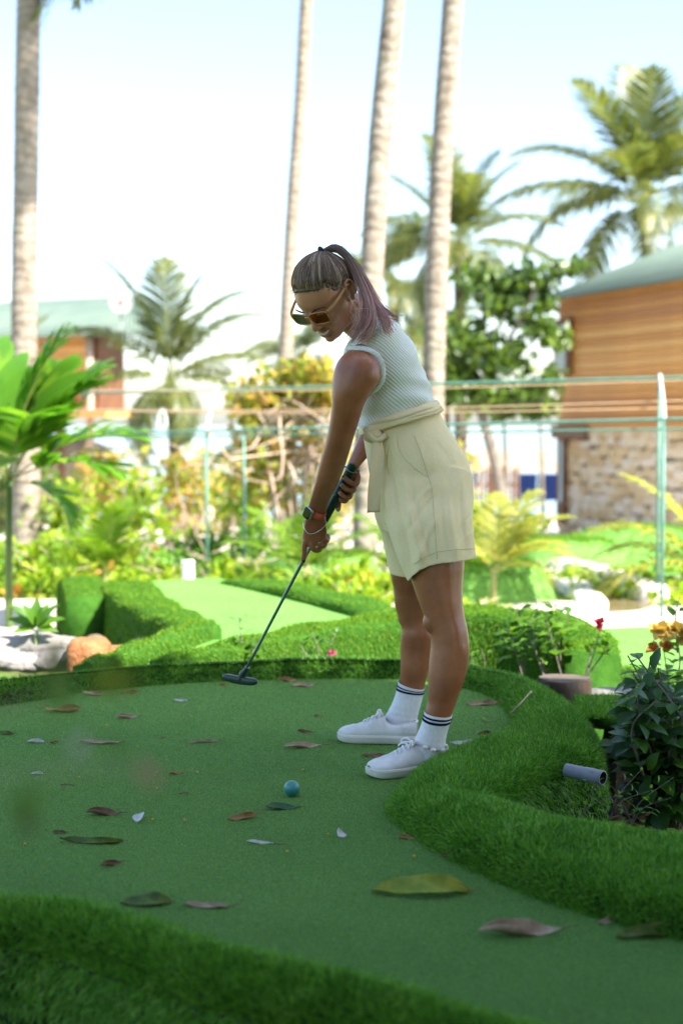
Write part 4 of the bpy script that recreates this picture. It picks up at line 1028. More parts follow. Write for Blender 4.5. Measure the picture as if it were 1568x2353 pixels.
# the dark bush at the right with yellow flowers
Yd = 4.35
st = []
rr = np.random.default_rng(8)
for k in range(26):
    b0 = (rr.uniform(1500, 1600), 1900); m0 = (rr.uniform(1440, 1600), rr.uniform(1650, 1760)); e0_ = (rr.uniform(1428, 1620), rr.uniform(1500, 1720)); dy = rr.uniform(-.25, .35)
    st.append([P(*b0, Yd + dy * .3), P(*m0, Yd + dy * .7), P(*e0_, Yd + dy)])
st += [[P(1540, 1900, Yd), P(1470, 1790, Yd), P(1425, 1700, Yd)], [P(1560, 1900, Yd), P(1500, 1820, Yd - .1), P(1470, 1770, Yd - .15)], [P(1540, 1880, Yd), P(1500, 1640, Yd), P(1450, 1540, Yd)]]
leafy_plant('hibiscus_bush', P(1545, 1900, Yd), st, 'dark glossy hibiscus bush in the shade at the right edge', 'hib', .1, .66, 22, 33, cat='bush', stemr=.006, start=.2, droop=.35)
leafy_plant('yellow_flower_plant', P(1540, 1600, 5.4), [stem_px([(1540, 1600), (1530, 1540), (1520, 1470)], 5.4), stem_px([(1550, 1600), (1560, 1520), (1555, 1465)], 5.4), stem_px([(1560, 1600), (1600, 1520), (1590, 1480)], 5.4), stem_px([(1555, 1500), (1550, 1420), (1560, 1370)], 5.4)], 'plant with yellow and orange blossoms behind the dark bush', 'herb_green', .07, .6, 13, 35,
            [(P(1512, 1452, 5.35), 'yellow', .05), (P(1545, 1448, 5.35), 'yellow', .055), (P(1570, 1462, 5.35), 'yellow', .05), (P(1498, 1488, 5.35), 'orange', .035), (P(1530, 1484, 5.4), 'orange', .035)])

# stump, slab, grass mat, retaining wall, pipe
M['stump_side'] = mat_noise('stump_bark', [(.2, (.035, .024, .018)), (.5, (.09, .062, .045)), (.8, (.18, .14, .11))], 12, 6, .9, .8, 40, .01, .15, stretch=(1, 1, .25))
M['stump_top'] = mat_noise('cut_wood', [(.3, (.07, .055, .045)), (.7, (.15, .125, .1))], 18, 5, .85, .3, spec=.15)
c = P(1295, 1566, 5.35); ra = .1
t = thing('tree_stump', (c[0], c[1], -.2), 'sawn off dark tree stump behind the right end of the rim', 'stump')
a = np.linspace(0, 2 * math.pi, 40, endpoint=False); wob = 1 + .05 * np.sin(a * 3 + 1) + .03 * np.sin(a * 7)
zt = P(1295, 1558, 5.35)[2]
sv = [np.column_stack([c[0] + ra * k * wob * np.cos(a), c[1] + ra * k * wob * np.sin(a), np.full(40, z)]) for k, z in ((1.12, -.36), (1.03, -.2), (1.0, zt - .03), (.99, zt - .004), (.95, zt))]
make('bark', np.vstack(sv), ring_faces(5, 40, False), M['stump_side'], t)
make('cut_face', np.vstack([sv[-1] + [0, 0, .001]]), [tuple(range(40))], M['stump_top'], t, None, False)
def slab(name, px_outline, z, th, mat, label, cat, seed=0):
    pts = cr([G(a, b, z)[:2] for a, b in px_outline], 40, closed=True)
    rr = np.random.default_rng(seed); pts = pts + rr.normal(size=pts.shape) * .004
    cc = pts.mean(0)
    v = np.vstack([np.column_stack([cc + (pts - cc) * k, np.full(40, zz)]) for k, zz in ((.97, z - th), (1.0, z - th * .6), (1.0, z - .012), (.97, z))])
    f = ring_faces(4, 40, False) + [tuple(range(120, 160))[::1], tuple(range(40))[::-1]]
    return make(name, v, f, mat, label=label, cat=cat)
slab('stone_slab', [(1345, 1582), (1420, 1578), (1520, 1582), (1620, 1590), (1620, 1606), (1450, 1604), (1350, 1600)], -.02, .12, M['greystone'], 'pale flat stone slab between the stump and the dark bush', 'stone slab', 3)
mat_ = slab('turf_mat', [(1318, 1600), (1420, 1596), (1540, 1600), (1570, 1640), (1480, 1652), (1392, 1650), (1345, 1628)], .0, .04, M['turf_core'], 'flat turf mat laid on the low stone wall', 'turf mat', 4)
mp_ = np.array([G(rng.uniform(1320, 1560), rng.uniform(1600, 1650), 0) for _ in range(9000)])
bv, bf, br = blades(mp_, np.tile([0, 0, 1.0], (len(mp_), 1)), .02, .003, .6); make('grass_blades', bv, bf, M['blade'], mat_, br * .7 + .25, kind='stuff')
t = thing('retaining_wall', (*P(1450, 1700, 4.55)[:2], -.36), 'low brown stone retaining wall below the turf mat', 'wall')
wa, wb = G(1388, 1655, -.03)[:2], G(1600, 1655, -.03)[:2]
mb = MB(); wallbox(mb, wa + [.02, .08], wb + [.02, .08], -.4, -.045, .1); mb.build('backing', M['brownstone'], t, False)
M['wallstone'] = [mat_noise('dark_wall_stone_%d' % i, [(.2, tuple(np.array(c_) * .5)), (.55, c_), (.8, tuple(np.array(c_) * 1.4))], 12, 6, .9, .7, 60, .01, .15) for i, c_ in enumerate([(.13, .085, .05), (.2, .12, .065), (.1, .075, .055)])]
stone_wall(wa, wb, -.38, -.04, 3, t, M['wallstone'], .12, .2, 9)
M['pvc'] = mat_noise('grey_pvc', [(.3, (.18, .195, .22)), (.7, (.26, .275, .3))], 8, 4, .45, spec=.4)
M['inside'] = mat_plain('pipe_inside', (.03, .03, .035), .8, .2)
a0, a1 = P(1300, 1769, 3.95), P(1384, 1787, 3.87)
t = thing('drain_pipe', a0, 'grey plastic drain pipe sticking out of the turf rim', 'pipe')
ax_ = unit(a1 - a0)
def ringtube(segs, n=22):
    tt, U, W = frames(np.array([s[0] for s in segs]) + np.outer(np.arange(len(segs)) * 1e-6, ax_)); U, W = U[0], W[0]
    aa = np.linspace(0, 2 * math.pi, n, endpoint=False)
    return np.vstack([s[0] + s[1] * (np.cos(aa)[:, None] * U + np.sin(aa)[:, None] * W) for s in segs])
L_ = np.linalg.norm(a1 - a0); q = lambda s: a0 + ax_ * L_ * s
v = ringtube([(q(0), .0195), (q(.5), .0195), (q(.52), .0208), (q(.995), .0208), (q(1), .0202), (q(1), .0175)]); make('tube', v, ring_faces(6, 22, False), M['pvc'], t)
v = ringtube([(q(1), .0176), (q(.6), .0175), (q(.58), .001)]); make('bore', v, ring_faces(3, 22, False), M['inside'], t)
# small weeds at the foot of the rim
for k, (px, py, lab) in enumerate([(1330, 1850, 'thin weed sprouting under the drain pipe'), (1400, 1840, 'weed with pale stems right of the drain pipe'), (1450, 1855, 'small weed in front of the dry leaf litter')]):
    q0 = P(px, py + 40, 3.75)
    leafy_plant('weed', q0, [[q0, q0 + [.02, 0, .06], q0 + [.05 + .03 * k, 0, .13]], [q0, q0 + [-.02, 0, .05], q0 + [-.05, .02, .1]], [q0, q0 + [.03, -.01, .05], q0 + [.1, -.02, .08]]], lab, 'herb_green', .032, .45, 9, 50 + k, stemr=.0016, cat='weed')
# ------------------------------------------------------------------ shade tree overhead (its crown throws the shade on the green)
base = np.array([5.6, .6, -.38])
blobs = []
rr = np.random.default_rng(21)
for xx in np.arange(.6, 8.2, .95):
    for yy in np.arange(-2.2, 3.4, .95):
        top_y = 2.5
        y = min(yy + rr.uniform(-.3, .3), top_y)
        blobs.append((xx + rr.uniform(-.3, .3), y, 5.0 + rr.uniform(-.25, .7) + .3 * math.sin(xx), .85, .75 if y < 1.6 else .45, .5))
limbs = [([base, base + [0, .1, 1.4], base + [-.2, .2, 2.8]], .3, .22)]
for tx, ty in ((1.6, 1.6), (1.4, .0), (3, 1.8), (3, -1.8), (6.5, 1.8), (7.8, .5), (6, -1.8), (1.8, -1.6), (4.2, 1.5)):
    s = base + [-.2, .2, 2.6]; limbs.append(([s, s * .5 + np.array([tx, ty, 4.6]) * .5 + [0, 0, .4], np.array([tx, ty, 5.0])], .13, .03))
tree('shade_tree', base, limbs, blobs, 46000, .36, .36, 'mango', 'bark', 'large spreading shade tree whose crown shades the putting green', hollow=.05)

# unseen trees added beside and behind the camera to block sky fill
for bx, by, lab in ((3.7, .9, 'added light-blocking tree close to the right of the green, outside the picture'), (4.2, -1.2, 'added light-blocking tree to the right behind the viewpoint'), (1.6, -3.0, 'added light-blocking tree behind the viewpoint'), (-.9, -3.4, 'added light-blocking tree behind the viewpoint on the left')):
    bs = np.array([bx, by, -.38]); tree('sky_blocker_tree', bs, [([bs, bs + [0, .1, 1.2], bs + [.1, 0, 3.0]], .12, .05)], [(bx, by, 1.1, 1.1, 1.2, 1.2), (bx, by, 2.6, 1.3, 1.4, 1.3), (bx + .3, by, 4.0, 1.2, 1.3, 1.0)], 5000, .3, .4, 'mango', 'bark', lab, hollow=.2, group='added sky blockers around the viewpoint')

# ------------------------------------------------------------------ golf ball and putter
bc = G(670, 1829, 0); BR = .0214
bm = bmesh.new(); bmesh.ops.create_icosphere(bm, subdivisions=6, radius=1)
bvv = np.array([v.co[:] for v in bm.verts])
k = np.arange(300); ph = np.arccos(1 - 2 * (k + .5) / 300); th = math.pi * (1 + 5 ** .5) * k
dm = np.column_stack([np.cos(th) * np.sin(ph), np.sin(th) * np.sin(ph), np.cos(ph)])
near = (bvv @ dm.T).max(1); ang_ = np.arccos(np.clip(near, -1, 1))
rad = 1 - .02 * np.clip(1 - (ang_ / .085) ** 2, 0, 1)
for v_, q_ in zip(bm.verts, rad): v_.co *= q_ * BR
me = bpy.data.meshes.new('golf_ball'); bm.to_mesh(me); bm.free(); me.polygons.foreach_set('use_smooth', np.ones(len(me.polygons), bool))
M['ball'] = mat_plain('teal_ball', (.025, .21, .19), .28, .5, var=.15, scale=60, **{'Coat Weight': .4, 'Coat Roughness': .15})
o = link('golf_ball', me, M['ball'], None, label='teal golf ball lying on the putting turf', cat='golf ball'); o.location = (bc[0], bc[1], BR)

M['grip'] = mat_plain('green_rubber_grip', (.008, .045, .028), .55, .35, var=.2)
M['shaft'] = mat_plain('green_steel_shaft', (.14, .22, .19), .32, .5, .7, var=.1)
M['head'] = mat_plain('green_lacquer_head', (.008, .035, .024), .35, .5, var=.15, scale=60, bump=.1, bscale=300)
M['mark'] = mat_plain('white_print', (.6, .66, .62), .6, .3)
G0 = P(812, 1066, 4.20); H0 = P(566, 1536, 4.42)
axp = unit(H0 - G0); LP = np.linalg.norm(H0 - G0)
putter = thing('putter', H0, 'dark green two-way putter held over the turf by the golfer', 'putter')
s_ = np.array([0, .004, .012, .05, .14, .22, .262, .268]); r_ = np.array([.004, .0128, .0142, .0142, .0136, .0118, .0098, .0066])
v, f = tube(G0 + axp * s_[:, None], r_, 18); grip = make('grip', v, f, M['grip'], putter)
for off, n_ in ((.02, 0), (.022, 1)):
    v, f = tube(G0 + axp * np.array([[off], [off + .0007]]), .0145, 18); make('print_ring', v, f, M['mark'], grip)
tt_, U_, W_ = frames(np.array([G0, H0]))
for k in range(7):
    aa = 1.2 + k * .9; sA = .045 + k * .03
    pts = np.array([G0 + axp * (sA + q * .016) + (.0146 - .004 * max(0, sA + q * .016 - .14) / .1) * (math.cos(aa + q * .8) * U_[0] + math.sin(aa + q * .8) * W_[0]) for q in np.linspace(0, 1, 6)])
    v, f = tube(pts, .0004, 4); make('print_line', v, f, M['mark'], grip)
v, f = tube(G0 + axp * np.linspace(.262, LP, 8)[:, None], np.linspace(.0056, .0048, 8), 14); make('shaft', v, f, M['shaft'], putter)
hA, hB = P(511, 1553, 4.47), P(592, 1567, 4.40)
hx = unit(hB - hA); hl = np.linalg.norm(hB - hA); hz = unit(np.array([0, 0, 1.0]) - hx * hx[2]); hy = np.cross(hz, hx)
secs = []
ns = 28
for u in np.linspace(0, 1, ns):
    e = min(u, 1 - u) / .16; sh = math.sqrt(max(0, 1 - (1 - min(e, 1)) ** 2)) if e < 1 else 1
    sag = -.0035 * math.sin(math.pi * u); hh = (.0105 + .002 * math.sin(math.pi * u)) * max(sh, .05); ww = .011 * max(sh, .05)
    c = hA + hx * hl * u + hz * sag
    aa = np.linspace(0, 2 * math.pi, 16, endpoint=False); cx = np.sign(np.cos(aa)) * np.abs(np.cos(aa)) ** .5; sx = np.sign(np.sin(aa)) * np.abs(np.sin(aa)) ** .5
    secs.append(c + ww * cx[:, None] * hy + hh * sx[:, None] * hz)
mb = MB(); mb.add(np.vstack(secs), ring_faces(ns, 16)); hc = hA * .45 + hB * .55
mb.tube(cr([hc - hz * .002, hc + hz * .012 + axp * -.004, H0 * .5 + (hc + hz * .012) * .5, H0 + axp * .008, H0 - axp * .006], 12), np.interp(np.linspace(0, 1, 12), [0, .3, .6, 1], [.012, .0115, .009, .0075]), 14)
hd = mb.build('head', M['head'], putter)
v, f = tube(np.array([H0 - axp * .008, H0 - axp * .004]), .0082, 14); make('ferrule', v, f, M['shaft'], hd)

# ------------------------------------------------------------------ fallen leaves
def dry(name, a, b, c): return mat_noise(name, [(.25, a), (.5, b), (.75, c)], 28, 5, .6, .4, 90, .002, .35)
LM = {'tan': dry('tan_dry_leaf', (.16, .08, .03), (.32, .18, .07), (.45, .3, .14)), 'grey': dry('grey_dry_leaf', (.2, .125, .07), (.37, .26, .165), (.52, .41, .3)), 'brown': dry('brown_dry_leaf', (.07, .038, .018), (.16, .092, .045), (.28, .18, .1)),
      'olive': dry('olive_leaf', (.03, .06, .012), (.08, .13, .02), (.2, .19, .03)), 'yellow': dry('yellow_green_leaf', (.1, .16, .012), (.19, .24, .018), (.33, .31, .03)), 'green': dry('fresh_leaf', (.06, .15, .02), (.12, .25, .04), (.25, .36, .1)), 'dgreen': dry('dark_green_leaf', (.012, .04, .012), (.03, .08, .025), (.06, .12, .04)), 'pale': dry('pale_leaf', (.34, .36, .3), (.5, .5, .46), (.62, .6, .58))}
M['stalk'] = mat_plain('leaf_stalk', (.2, .14, .07), .7, .2)
def leaf_shape(L, W, curl, arch, twist, seed, stalk):
    rr = np.random.default_rng(seed); n, m = 15, 9
    u = np.linspace(0, 1, n); w = np.linspace(-1, 1, m)
    wid = W * .5 * np.sin(math.pi * u ** .85) ** .75 + .0005
    U, Wv = np.meshgrid(u, w, indexing='ij')
    a = Wv * curl * (1 + .3 * np.sin(U * 5 + seed))
    rad = wid[:, None] / max(abs(curl), .05)
    y = rad * np.sin(a); z = rad * (1 - np.cos(a))
    tw = twist * (U - .5); y, z = y * np.cos(tw) - z * np.sin(tw), y * np.sin(tw) + z * np.cos(tw)
    x = (U - .5) * L
    z = z + arch * L * (4 * (U - .5) ** 2 if arch > 0 else -(1 - 4 * (U - .5) ** 2)) * abs(1) + .018 * L * np.sin(U * 9 + Wv * 2 + seed) + .012 * L * np.sin(Wv * 5 + U * 14)
    y = y + .05 * L * np.sin(U * 2.4 + seed)
    v = np.column_stack([x.ravel(), y.ravel(), z.ravel()]); v[:, 2] -= v[:, 2].min() - .0012
    ii = np.arange(n * m).reshape(n, m)
    f = [tuple(q) for q in np.stack([ii[:-1, :-1], ii[1:, :-1], ii[1:, 1:], ii[:-1, 1:]], -1).reshape(-1, 4)]
    e = v[ii[-1, m // 2]]
    sl = stalk * L
    sp = cr([e - [.01 * L, 0, 0], e + [sl * .5, rr.uniform(-.2, .2) * sl, sl * .12], e + [sl, rr.uniform(-.3, .3) * sl, sl * rr.uniform(.05, .4)]], 8); sp[:, 2] = np.maximum(sp[:, 2], .0015)
    return v, f, sp
def fallen(px, py, lpx, yaw, kind, label, curl=1.7, arch=.07, twist=.6, w=.4, stalk=.2, z=0.0, name='fallen_leaf', seed=None):
    c = G(px, py, z); L = lpx * c[1] / FPX; seed = int(px + py) if seed is None else seed
    v, f, sp = leaf_shape(L, L * w, curl, arch, twist, seed, stalk)
    me = meshdata(name, v, f); o = link(name, me, LM[kind], None, label=label, cat='leaf', group='fallen leaves on the turf')
    so = o.modifiers.new('thickness', 'SOLIDIFY'); so.thickness = .0006
    tl = R(float(np.random.default_rng(seed + 5).uniform(12, 38))) * (1 if 90 > abs((yaw + 180) % 360 - 180) else -1)
    vv = v[:, 1] * math.sin(tl) + v[:, 2] * math.cos(tl)
    o.location = (c[0], c[1], c[2] - float(np.percentile(vv, 4)) + .001); o.rotation_euler = (tl, 0, R(yaw))
    sv, sf = tube(sp, np.linspace(.0014, .0009, len(sp)), 5); s2 = meshdata('stalk', sv, sf); s2.materials.append(M['stalk']); put('stalk', s2, o)
    return o
for a in [(145, 1634, 85, 182, 'tan', 'tan curled leaf lying before the back rim at the left'), (215, 1596, 52, 170, 'grey', 'grey curled leaf against the back rim, left of the brown one'), (297, 1592, 38, 5, 'tan', 'small orange-brown leaf against the back rim'),
          (415, 1611, 34, 0, 'pale', 'small pale leaf alone left of the putter head'), (292, 1650, 52, 15, 'grey', 'two-fold grey brown leaf near a yellow berry', 1.8), (14, 1686, 44, -20, 'olive', 'green-brown leaf cut by the left edge'),
          (84, 1706, 42, -10, 'pale', 'pale green leaf left of a dark leaf curl'), (124, 1707, 26, 60, 'brown', 'short dark leaf curl with white edge at the left'), (230, 1708, 92, 0, 'grey', 'long straight grey leaf roll in the left half', 1.6, .02, .2, .22),
          (86, 1779, 30, 0, 'pale', 'tiny pale leaf at the left, below the long grey roll'), (404, 1778, 38, 40, 'tan', 'small tan leaf standing on edge left of the ball', 1.4), (467, 1706, 70, 3, 'grey', 'thin grey leaf roll in the middle of the green', 1.8, .02, .3, .16),
          (695, 1718, 92, 12, 'grey', 'grey leaf with a long raised stalk left of the far shoe', 1.3, .05, .5, .25, .4), (700, 1683, 36, 0, 'brown', 'small brown leaf behind the long stalked grey leaf'), (697, 1577, 55, -12, 'grey', 'grey leaf with stalk before the back rim', 1.2, .06, .4, .28, .4), (660, 1565, 46, 5, 'tan', 'flat tan grey leaf touching the back rim'), (512, 1574, 22, 0, 'tan', 'tiny tan leaf behind the putter head'),
          (240, 1872, 84, 4, 'brown', 'dark reddish brown leaf left of a white petal leaf'), (322, 1885, 46, -70, 'pale', 'white petal-like leaf with a dark curl', .5, .08, .8, .7), (556, 1880, 74, 22, 'tan', 'brown boat shaped leaf below left of the ball', 1.5, .06, .6, .34, .25), (650, 1858, 78, 3, 'dgreen', 'dark green glossy leaf just below the ball', .5, .03, .2, .42),
          (780, 1920, 36, 70, 'pale', 'pale triangular leaf standing up below the shoes', .9, .05, .3, .7), (212, 1934, 150, -6, 'olive', 'long olive brown curled leaf at the lower left', 1.5, .03, .8, .2, .1), (137, 1914, 32, 10, 'brown', 'small dark leaf curl left of the long olive leaf', 1.8, .05, .5, .5), (255, 1988, 54, 25, 'brown', 'twisted red-brown leaf below the long olive leaf', 1.4, .1, 1.5, .35),
          (597, 1937, 64, -4, 'pale', 'thin pale leaf with a long stalk in the centre', .8, .02, .3, .18, .55), (932, 1927, 40, -15, 'tan', 'brown leaf beside the inner bulge of the rim'), (1033, 1970, 44, -20, 'brown', 'dark brown leaf with a pale tip at the foot of the rim', 1.5), (965, 2048, 230, 2, 'yellow', 'large yellow-green leaf arched in the foreground', .8, -.08, .3, .34, .12),
          (335, 2075, 118, 5, 'olive', 'olive green leaf next to a grey one in the foreground', .8, -.05, .4, .42, .1), (472, 2082, 110, -6, 'grey', 'grey pink leaf with raised stalk in the foreground', 1.2, .02, .3, .24, .35), (1195, 2148, 200, 4, 'grey', 'long grey leaf with a ragged brown end in the foreground', 1.7, .07, 1.2, .32, .12), (1500, 2150, 190, 8, 'olive', 'dark curled leaf cut by the lower right edge', 1.3, .06, .6, .24),
          (1392, 2118, 58, 30, 'grey', 'small grey leaf above the dark curled one at the right', 1.2), (1555, 2088, 60, 40, 'brown', 'brown leaf on the rim foot at the right edge', 1.2, .05, .5, .4, .2, .02), (860, 1738, 60, 4, 'brown', 'dark crinkled leaf left of the near shoe', 1.0, .05, .6, .32), (1106, 1619, 76, -3, 'grey', 'grey brown leaf behind the far calf, near the right rim', 1.3, .05, .5, .24), (1122, 1656, 40, -5, 'green', 'fresh green leaf right of the far shoe', .6, .05, .4, .5),
          (1114, 1687, 36, 0, 'brown', 'small dark brown leaf right of the near sock', 1.3), (1066, 1709, 66, -8, 'pale', 'pale green brown leaf just right of the anklet', 1.1, .05, .6, .3), (730, 1646, 20, 10, 'tan', 'tiny tan leaf scrap in the middle of the turf')]:
    fallen(*a)
o = fallen(985, 1782, 95, 28, 'grey', 'crinkled grey brown leaf under the heel of the near shoe', .6, .04, .6, .3, .35, .03)
o.rotation_euler = (R(-6), R(-14), R(28))
for k, (px, py, L_, yw, kd) in enumerate([(1420, 1885, 70, 10, 'grey'), (1452, 1890, 80, -20, 'brown'), (1480, 1876, 85, 30, 'tan'), (1522, 1888, 90, 60, 'grey'), (1500, 1900, 60, -10, 'brown'), (1438, 1900, 60, 40, 'grey'), (1545, 1902, 70, 0, 'brown'), (1400, 1896, 50, 15, 'brown'), (1470, 1906, 60, -40, 'tan'), (1560, 1880, 70, 20, 'tan')]):
    o = fallen(px, py, L_ * .9, yw, kd, ('grey dry leaf at the left of the litter heap under the bush', 'dark leaf lying crosswise in the middle of the litter heap', 'tan dry leaf on top of the litter heap', 'grey leaf standing upright at the right of the litter heap', 'dark flat leaf at the front of the litter heap', 'small grey leaf at the front left of the litter heap', 'dark leaf at the front right of the litter heap', 'small dark leaf at the far left end of the litter heap', 'tan leaf pointing down in front of the litter heap', 'tan leaf at the right edge behind the litter heap')[k], .9, .06, .7, .4, .2, -.28 + .012 * (k % 4), 'litter_leaf', k); o['group'] = 'dry leaves in the litter heap'
    o.rotation_euler = (R(random.uniform(-25, 25)), R(random.uniform(-25, 25)), R(yw))
mb = MB(); mb.tube(cr([G(1172, 1640, .03), G(1188, 1622, .085), G(1214, 1594, .1)], 10), np.linspace(.003, .0018, 10), 6); mb.tube([G(1214, 1594, .1), G(1219, 1589, .104)], .004, 6)
mb.build('twig', M['stem_pale'], None, label='thin pale twig lying across the right rim', cat='twig')
for (px, py, w_, yw, lab) in ((425, 1822, 24, 20, 'dark forked twig in the middle of the green'), (375, 1695, 16, 50, 'short brown twig above the long grey roll'), (155, 1803, 34, -10, 'thin straight twig at the left')):
    c = G(px, py, .002); L_ = w_ * c[1] / FPX; d = np.array([math.cos(R(yw)), math.sin(R(yw)), 0]) * L_ * .5
    mb = MB(); mb.tube([c - d, c + d * .1 + [0, .004, .002], c + d], .0016, 5); mb.tube([c, c + [-.3 * L_, .2 * L_, .006]], .001, 5); mb.build('twig', M['stalk'], None, label=lab, cat='twig', group='twigs on the turf')
# yellow berries and small crumbs
M['berry'] = mat_plain('yellow_berry', (.62, .38, .03), .4, .4)
mb = MB(); sv, sf = tube(np.column_stack([np.zeros(7), np.zeros(7), np.array([0, .0006, .002, .0045, .007, .0084, .009])]), np.array([.0003, .002, .0038, .0046, .0038, .002, .0004]), 9); mb.add(sv, sf); bme = mb.data('berry'); bme.materials.append(M['berry'])
for px, py in [(244, 1668), (453, 1776), (360, 1813), (360, 1776), (696, 1770), (424, 1886), (350, 1885), (58, 1942), (660, 1959), (753, 1919), (748, 1669), (951, 1970), (1050, 1725), (182, 1788), (600, 1942), (1110, 1629)]:
    o = put('berry', bme, None, G(px, py, 0), (0, 0, random.uniform(0, 6)), (.72,) * 3); tag(o, 'tiny yellow berry lying on the putting turf', 'berry', 'yellow berries on the turf')
cp = []
while len(cp) < 150:
    px, py = rng.uniform(0, 1200), rng.uniform(1600, 2250)
    cp.append(G(px, py, .001))
edge = ri[(rng.random(260) * NR).astype(int)]; sel = (edge[:, 1] > 2.3)
cp = np.vstack([np.array(cp), np.column_stack([edge[sel] + rng.normal(size=(sel.sum(), 2)) * .02, np.full(sel.sum(), .002)])]); n = len(cp); X = unit(np.column_stack([rng.normal(size=n), rng.normal(size=n), np.zeros(n)]))
v, f = inst(np.array([[-.5, 0, 0], [0, .5, .3], [.5, 0, 0.1], [0, -.5, .3], [0, 0, .5]]), np.array([[0, 3, 4], [3, 2, 4], [2, 1, 4], [1, 0, 4]]), cp, X, np.tile([0, 0, 1.], (n, 1)), rng.uniform(.003, .02, n), rng.uniform(.002, .004, n), .004)
make('turf_crumbs', v, f, M['stalk'], None, kind='stuff', label='scattered plant crumbs on the putting turf', cat='debris')

# ------------------------------------------------------------------ out-of-focus twig close to the lens
Yn = .82
b_ = np.array([-.34, .8, -.36])
leafy = thing('foreground_twig', b_, 'blurred leafy twig close to the lens at the left', 'twig')
line = cr([b_, (-.33, .81, .2), P(-160, 1830, Yn), P(-90, 1680, Yn), P(100, 1590, Yn)], 30)
v, f = tube(line, np.linspace(.0022, .0008, 30), 6); make('stem', v, f, M['stem_pale'], leafy)
v, f = tube(cr([P(-150, 1800, Yn), P(80, 1770, Yn), P(320, 1760, Yn)], 12), np.linspace(.001, .0006, 12), 5); make('stem', v, f, M['stem_pale'], leafy)
for (px, py, dx, dz, L_, kd) in [(150, 1640, -.25, 1, .03, 'green'), (120, 1560, .1, 1, .028, 'olive'), (205, 1570, 1, .1, .03, 'yellow'), (315, 1750, .7, -.8, .02, 'grey'), (165, 1735, .3, .5, .014, 'pale'), (20, 1860, .8, .3, .025, 'green'), (95, 1905, -1, .4, .02, 'olive'), (245, 1735, .5, .1, .013, 'green')]:
    v, f = inst(*T_LEAF, P(px, py, Yn)[None], np.array([[dx, .1, dz]]), np.array([[.3, -1., .2]]), [L_], [L_ * .6]); make('leaf', v, f, LM[kd], leafy, np.full(len(v), .5))
# ------------------------------------------------------------------ the golfer
def mat_skin():
    m, nt, b, o = _nodes('tanned_skin')
    c = _ramp(nt, _noise(nt, 9, 4), [(.28, (.235, .078, .033)), (.5, (.32, .118, .053)), (.72, (.41, .16, .078))])
    c = _mix(nt, .35, c, _ramp(nt, _noise(nt, 160, 3), [(.3, (.42, .42, .42)), (.7, (.58, .56, .55))]), 'OVERLAY')
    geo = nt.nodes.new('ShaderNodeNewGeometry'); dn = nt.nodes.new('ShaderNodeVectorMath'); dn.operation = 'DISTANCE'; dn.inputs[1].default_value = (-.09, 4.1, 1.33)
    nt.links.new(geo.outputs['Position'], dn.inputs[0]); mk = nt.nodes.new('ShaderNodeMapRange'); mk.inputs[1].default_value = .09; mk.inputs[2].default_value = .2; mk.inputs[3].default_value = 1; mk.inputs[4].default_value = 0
    nt.links.new(dn.outputs['Value'], mk.inputs[0]); c = _mix(nt, mk.outputs[0], c, (.50, .225, .125))          # face colour lightened in place of light falling on it
    nt.links.new(c, b.inputs['Base Color']); b.inputs['Roughness'].default_value = .36; b.inputs['Specular IOR Level'].default_value = .55
    b.inputs['Subsurface Weight'].default_value = .12; b.inputs['Subsurface Radius'].default_value = (.01, .004, .002); b.inputs['Subsurface Scale'].default_value = .5
    _bump(nt, b, _noise(nt, 300, 3), .08, .001)
    return m
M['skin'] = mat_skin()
person_loc = (.2, 4.22, 0)
person = thing('person', person_loc, 'woman in pale sleeveless top and cream shorts bending over a putter', 'person')

def sil(st, n=40, m=28, sq=1.0, cap=3):
    """loft from silhouette stations (left px, py, right px, py, depth, depth half-thickness in m); returns verts, faces"""
    s = cr(st, n)
    rows = []
    a = np.linspace(0, 2 * math.pi, m, endpoint=False)
    ca = np.sign(np.cos(a)) * np.abs(np.cos(a)) ** sq; sa = np.sign(np.sin(a)) * np.abs(np.sin(a)) ** sq
    C = []; A = []; B = []
    for q in s:
        l, r = P(q[0], q[1], q[4]), P(q[2], q[3], q[4]); C.append((l + r) / 2); A.append((r - l) / 2); B.append(np.array([0, q[5], 0]))
    C, A, B = np.array(C), np.array(A), np.array(B)
    T = unit(np.gradient(C, axis=0))
    B = np.array([b_ - t_ * np.dot(b_, t_) for b_, t_ in zip(B, T)])
    rings = [C[i] + ca[:, None] * A[i] + sa[:, None] * B[i] for i in range(n)]
    if cap:
        w0 = min(np.linalg.norm(A[0]), np.linalg.norm(B[0])) * .6; w1 = min(np.linalg.norm(A[-1]), np.linalg.norm(B[-1])) * .6
        pre = [C[0] - T[0] * w0 * math.sin(t_) + (ca[:, None] * A[0] + sa[:, None] * B[0]) * math.cos(t_) for t_ in np.linspace(1.45, .35, cap)]
        post = [C[-1] + T[-1] * w1 * math.sin(t_) + (ca[:, None] * A[-1] + sa[:, None] * B[-1]) * math.cos(t_) for t_ in np.linspace(.35, 1.45, cap)]
        rings = pre + rings + post
    return np.vstack(rings), ring_faces(len(rings), m, bool(cap))
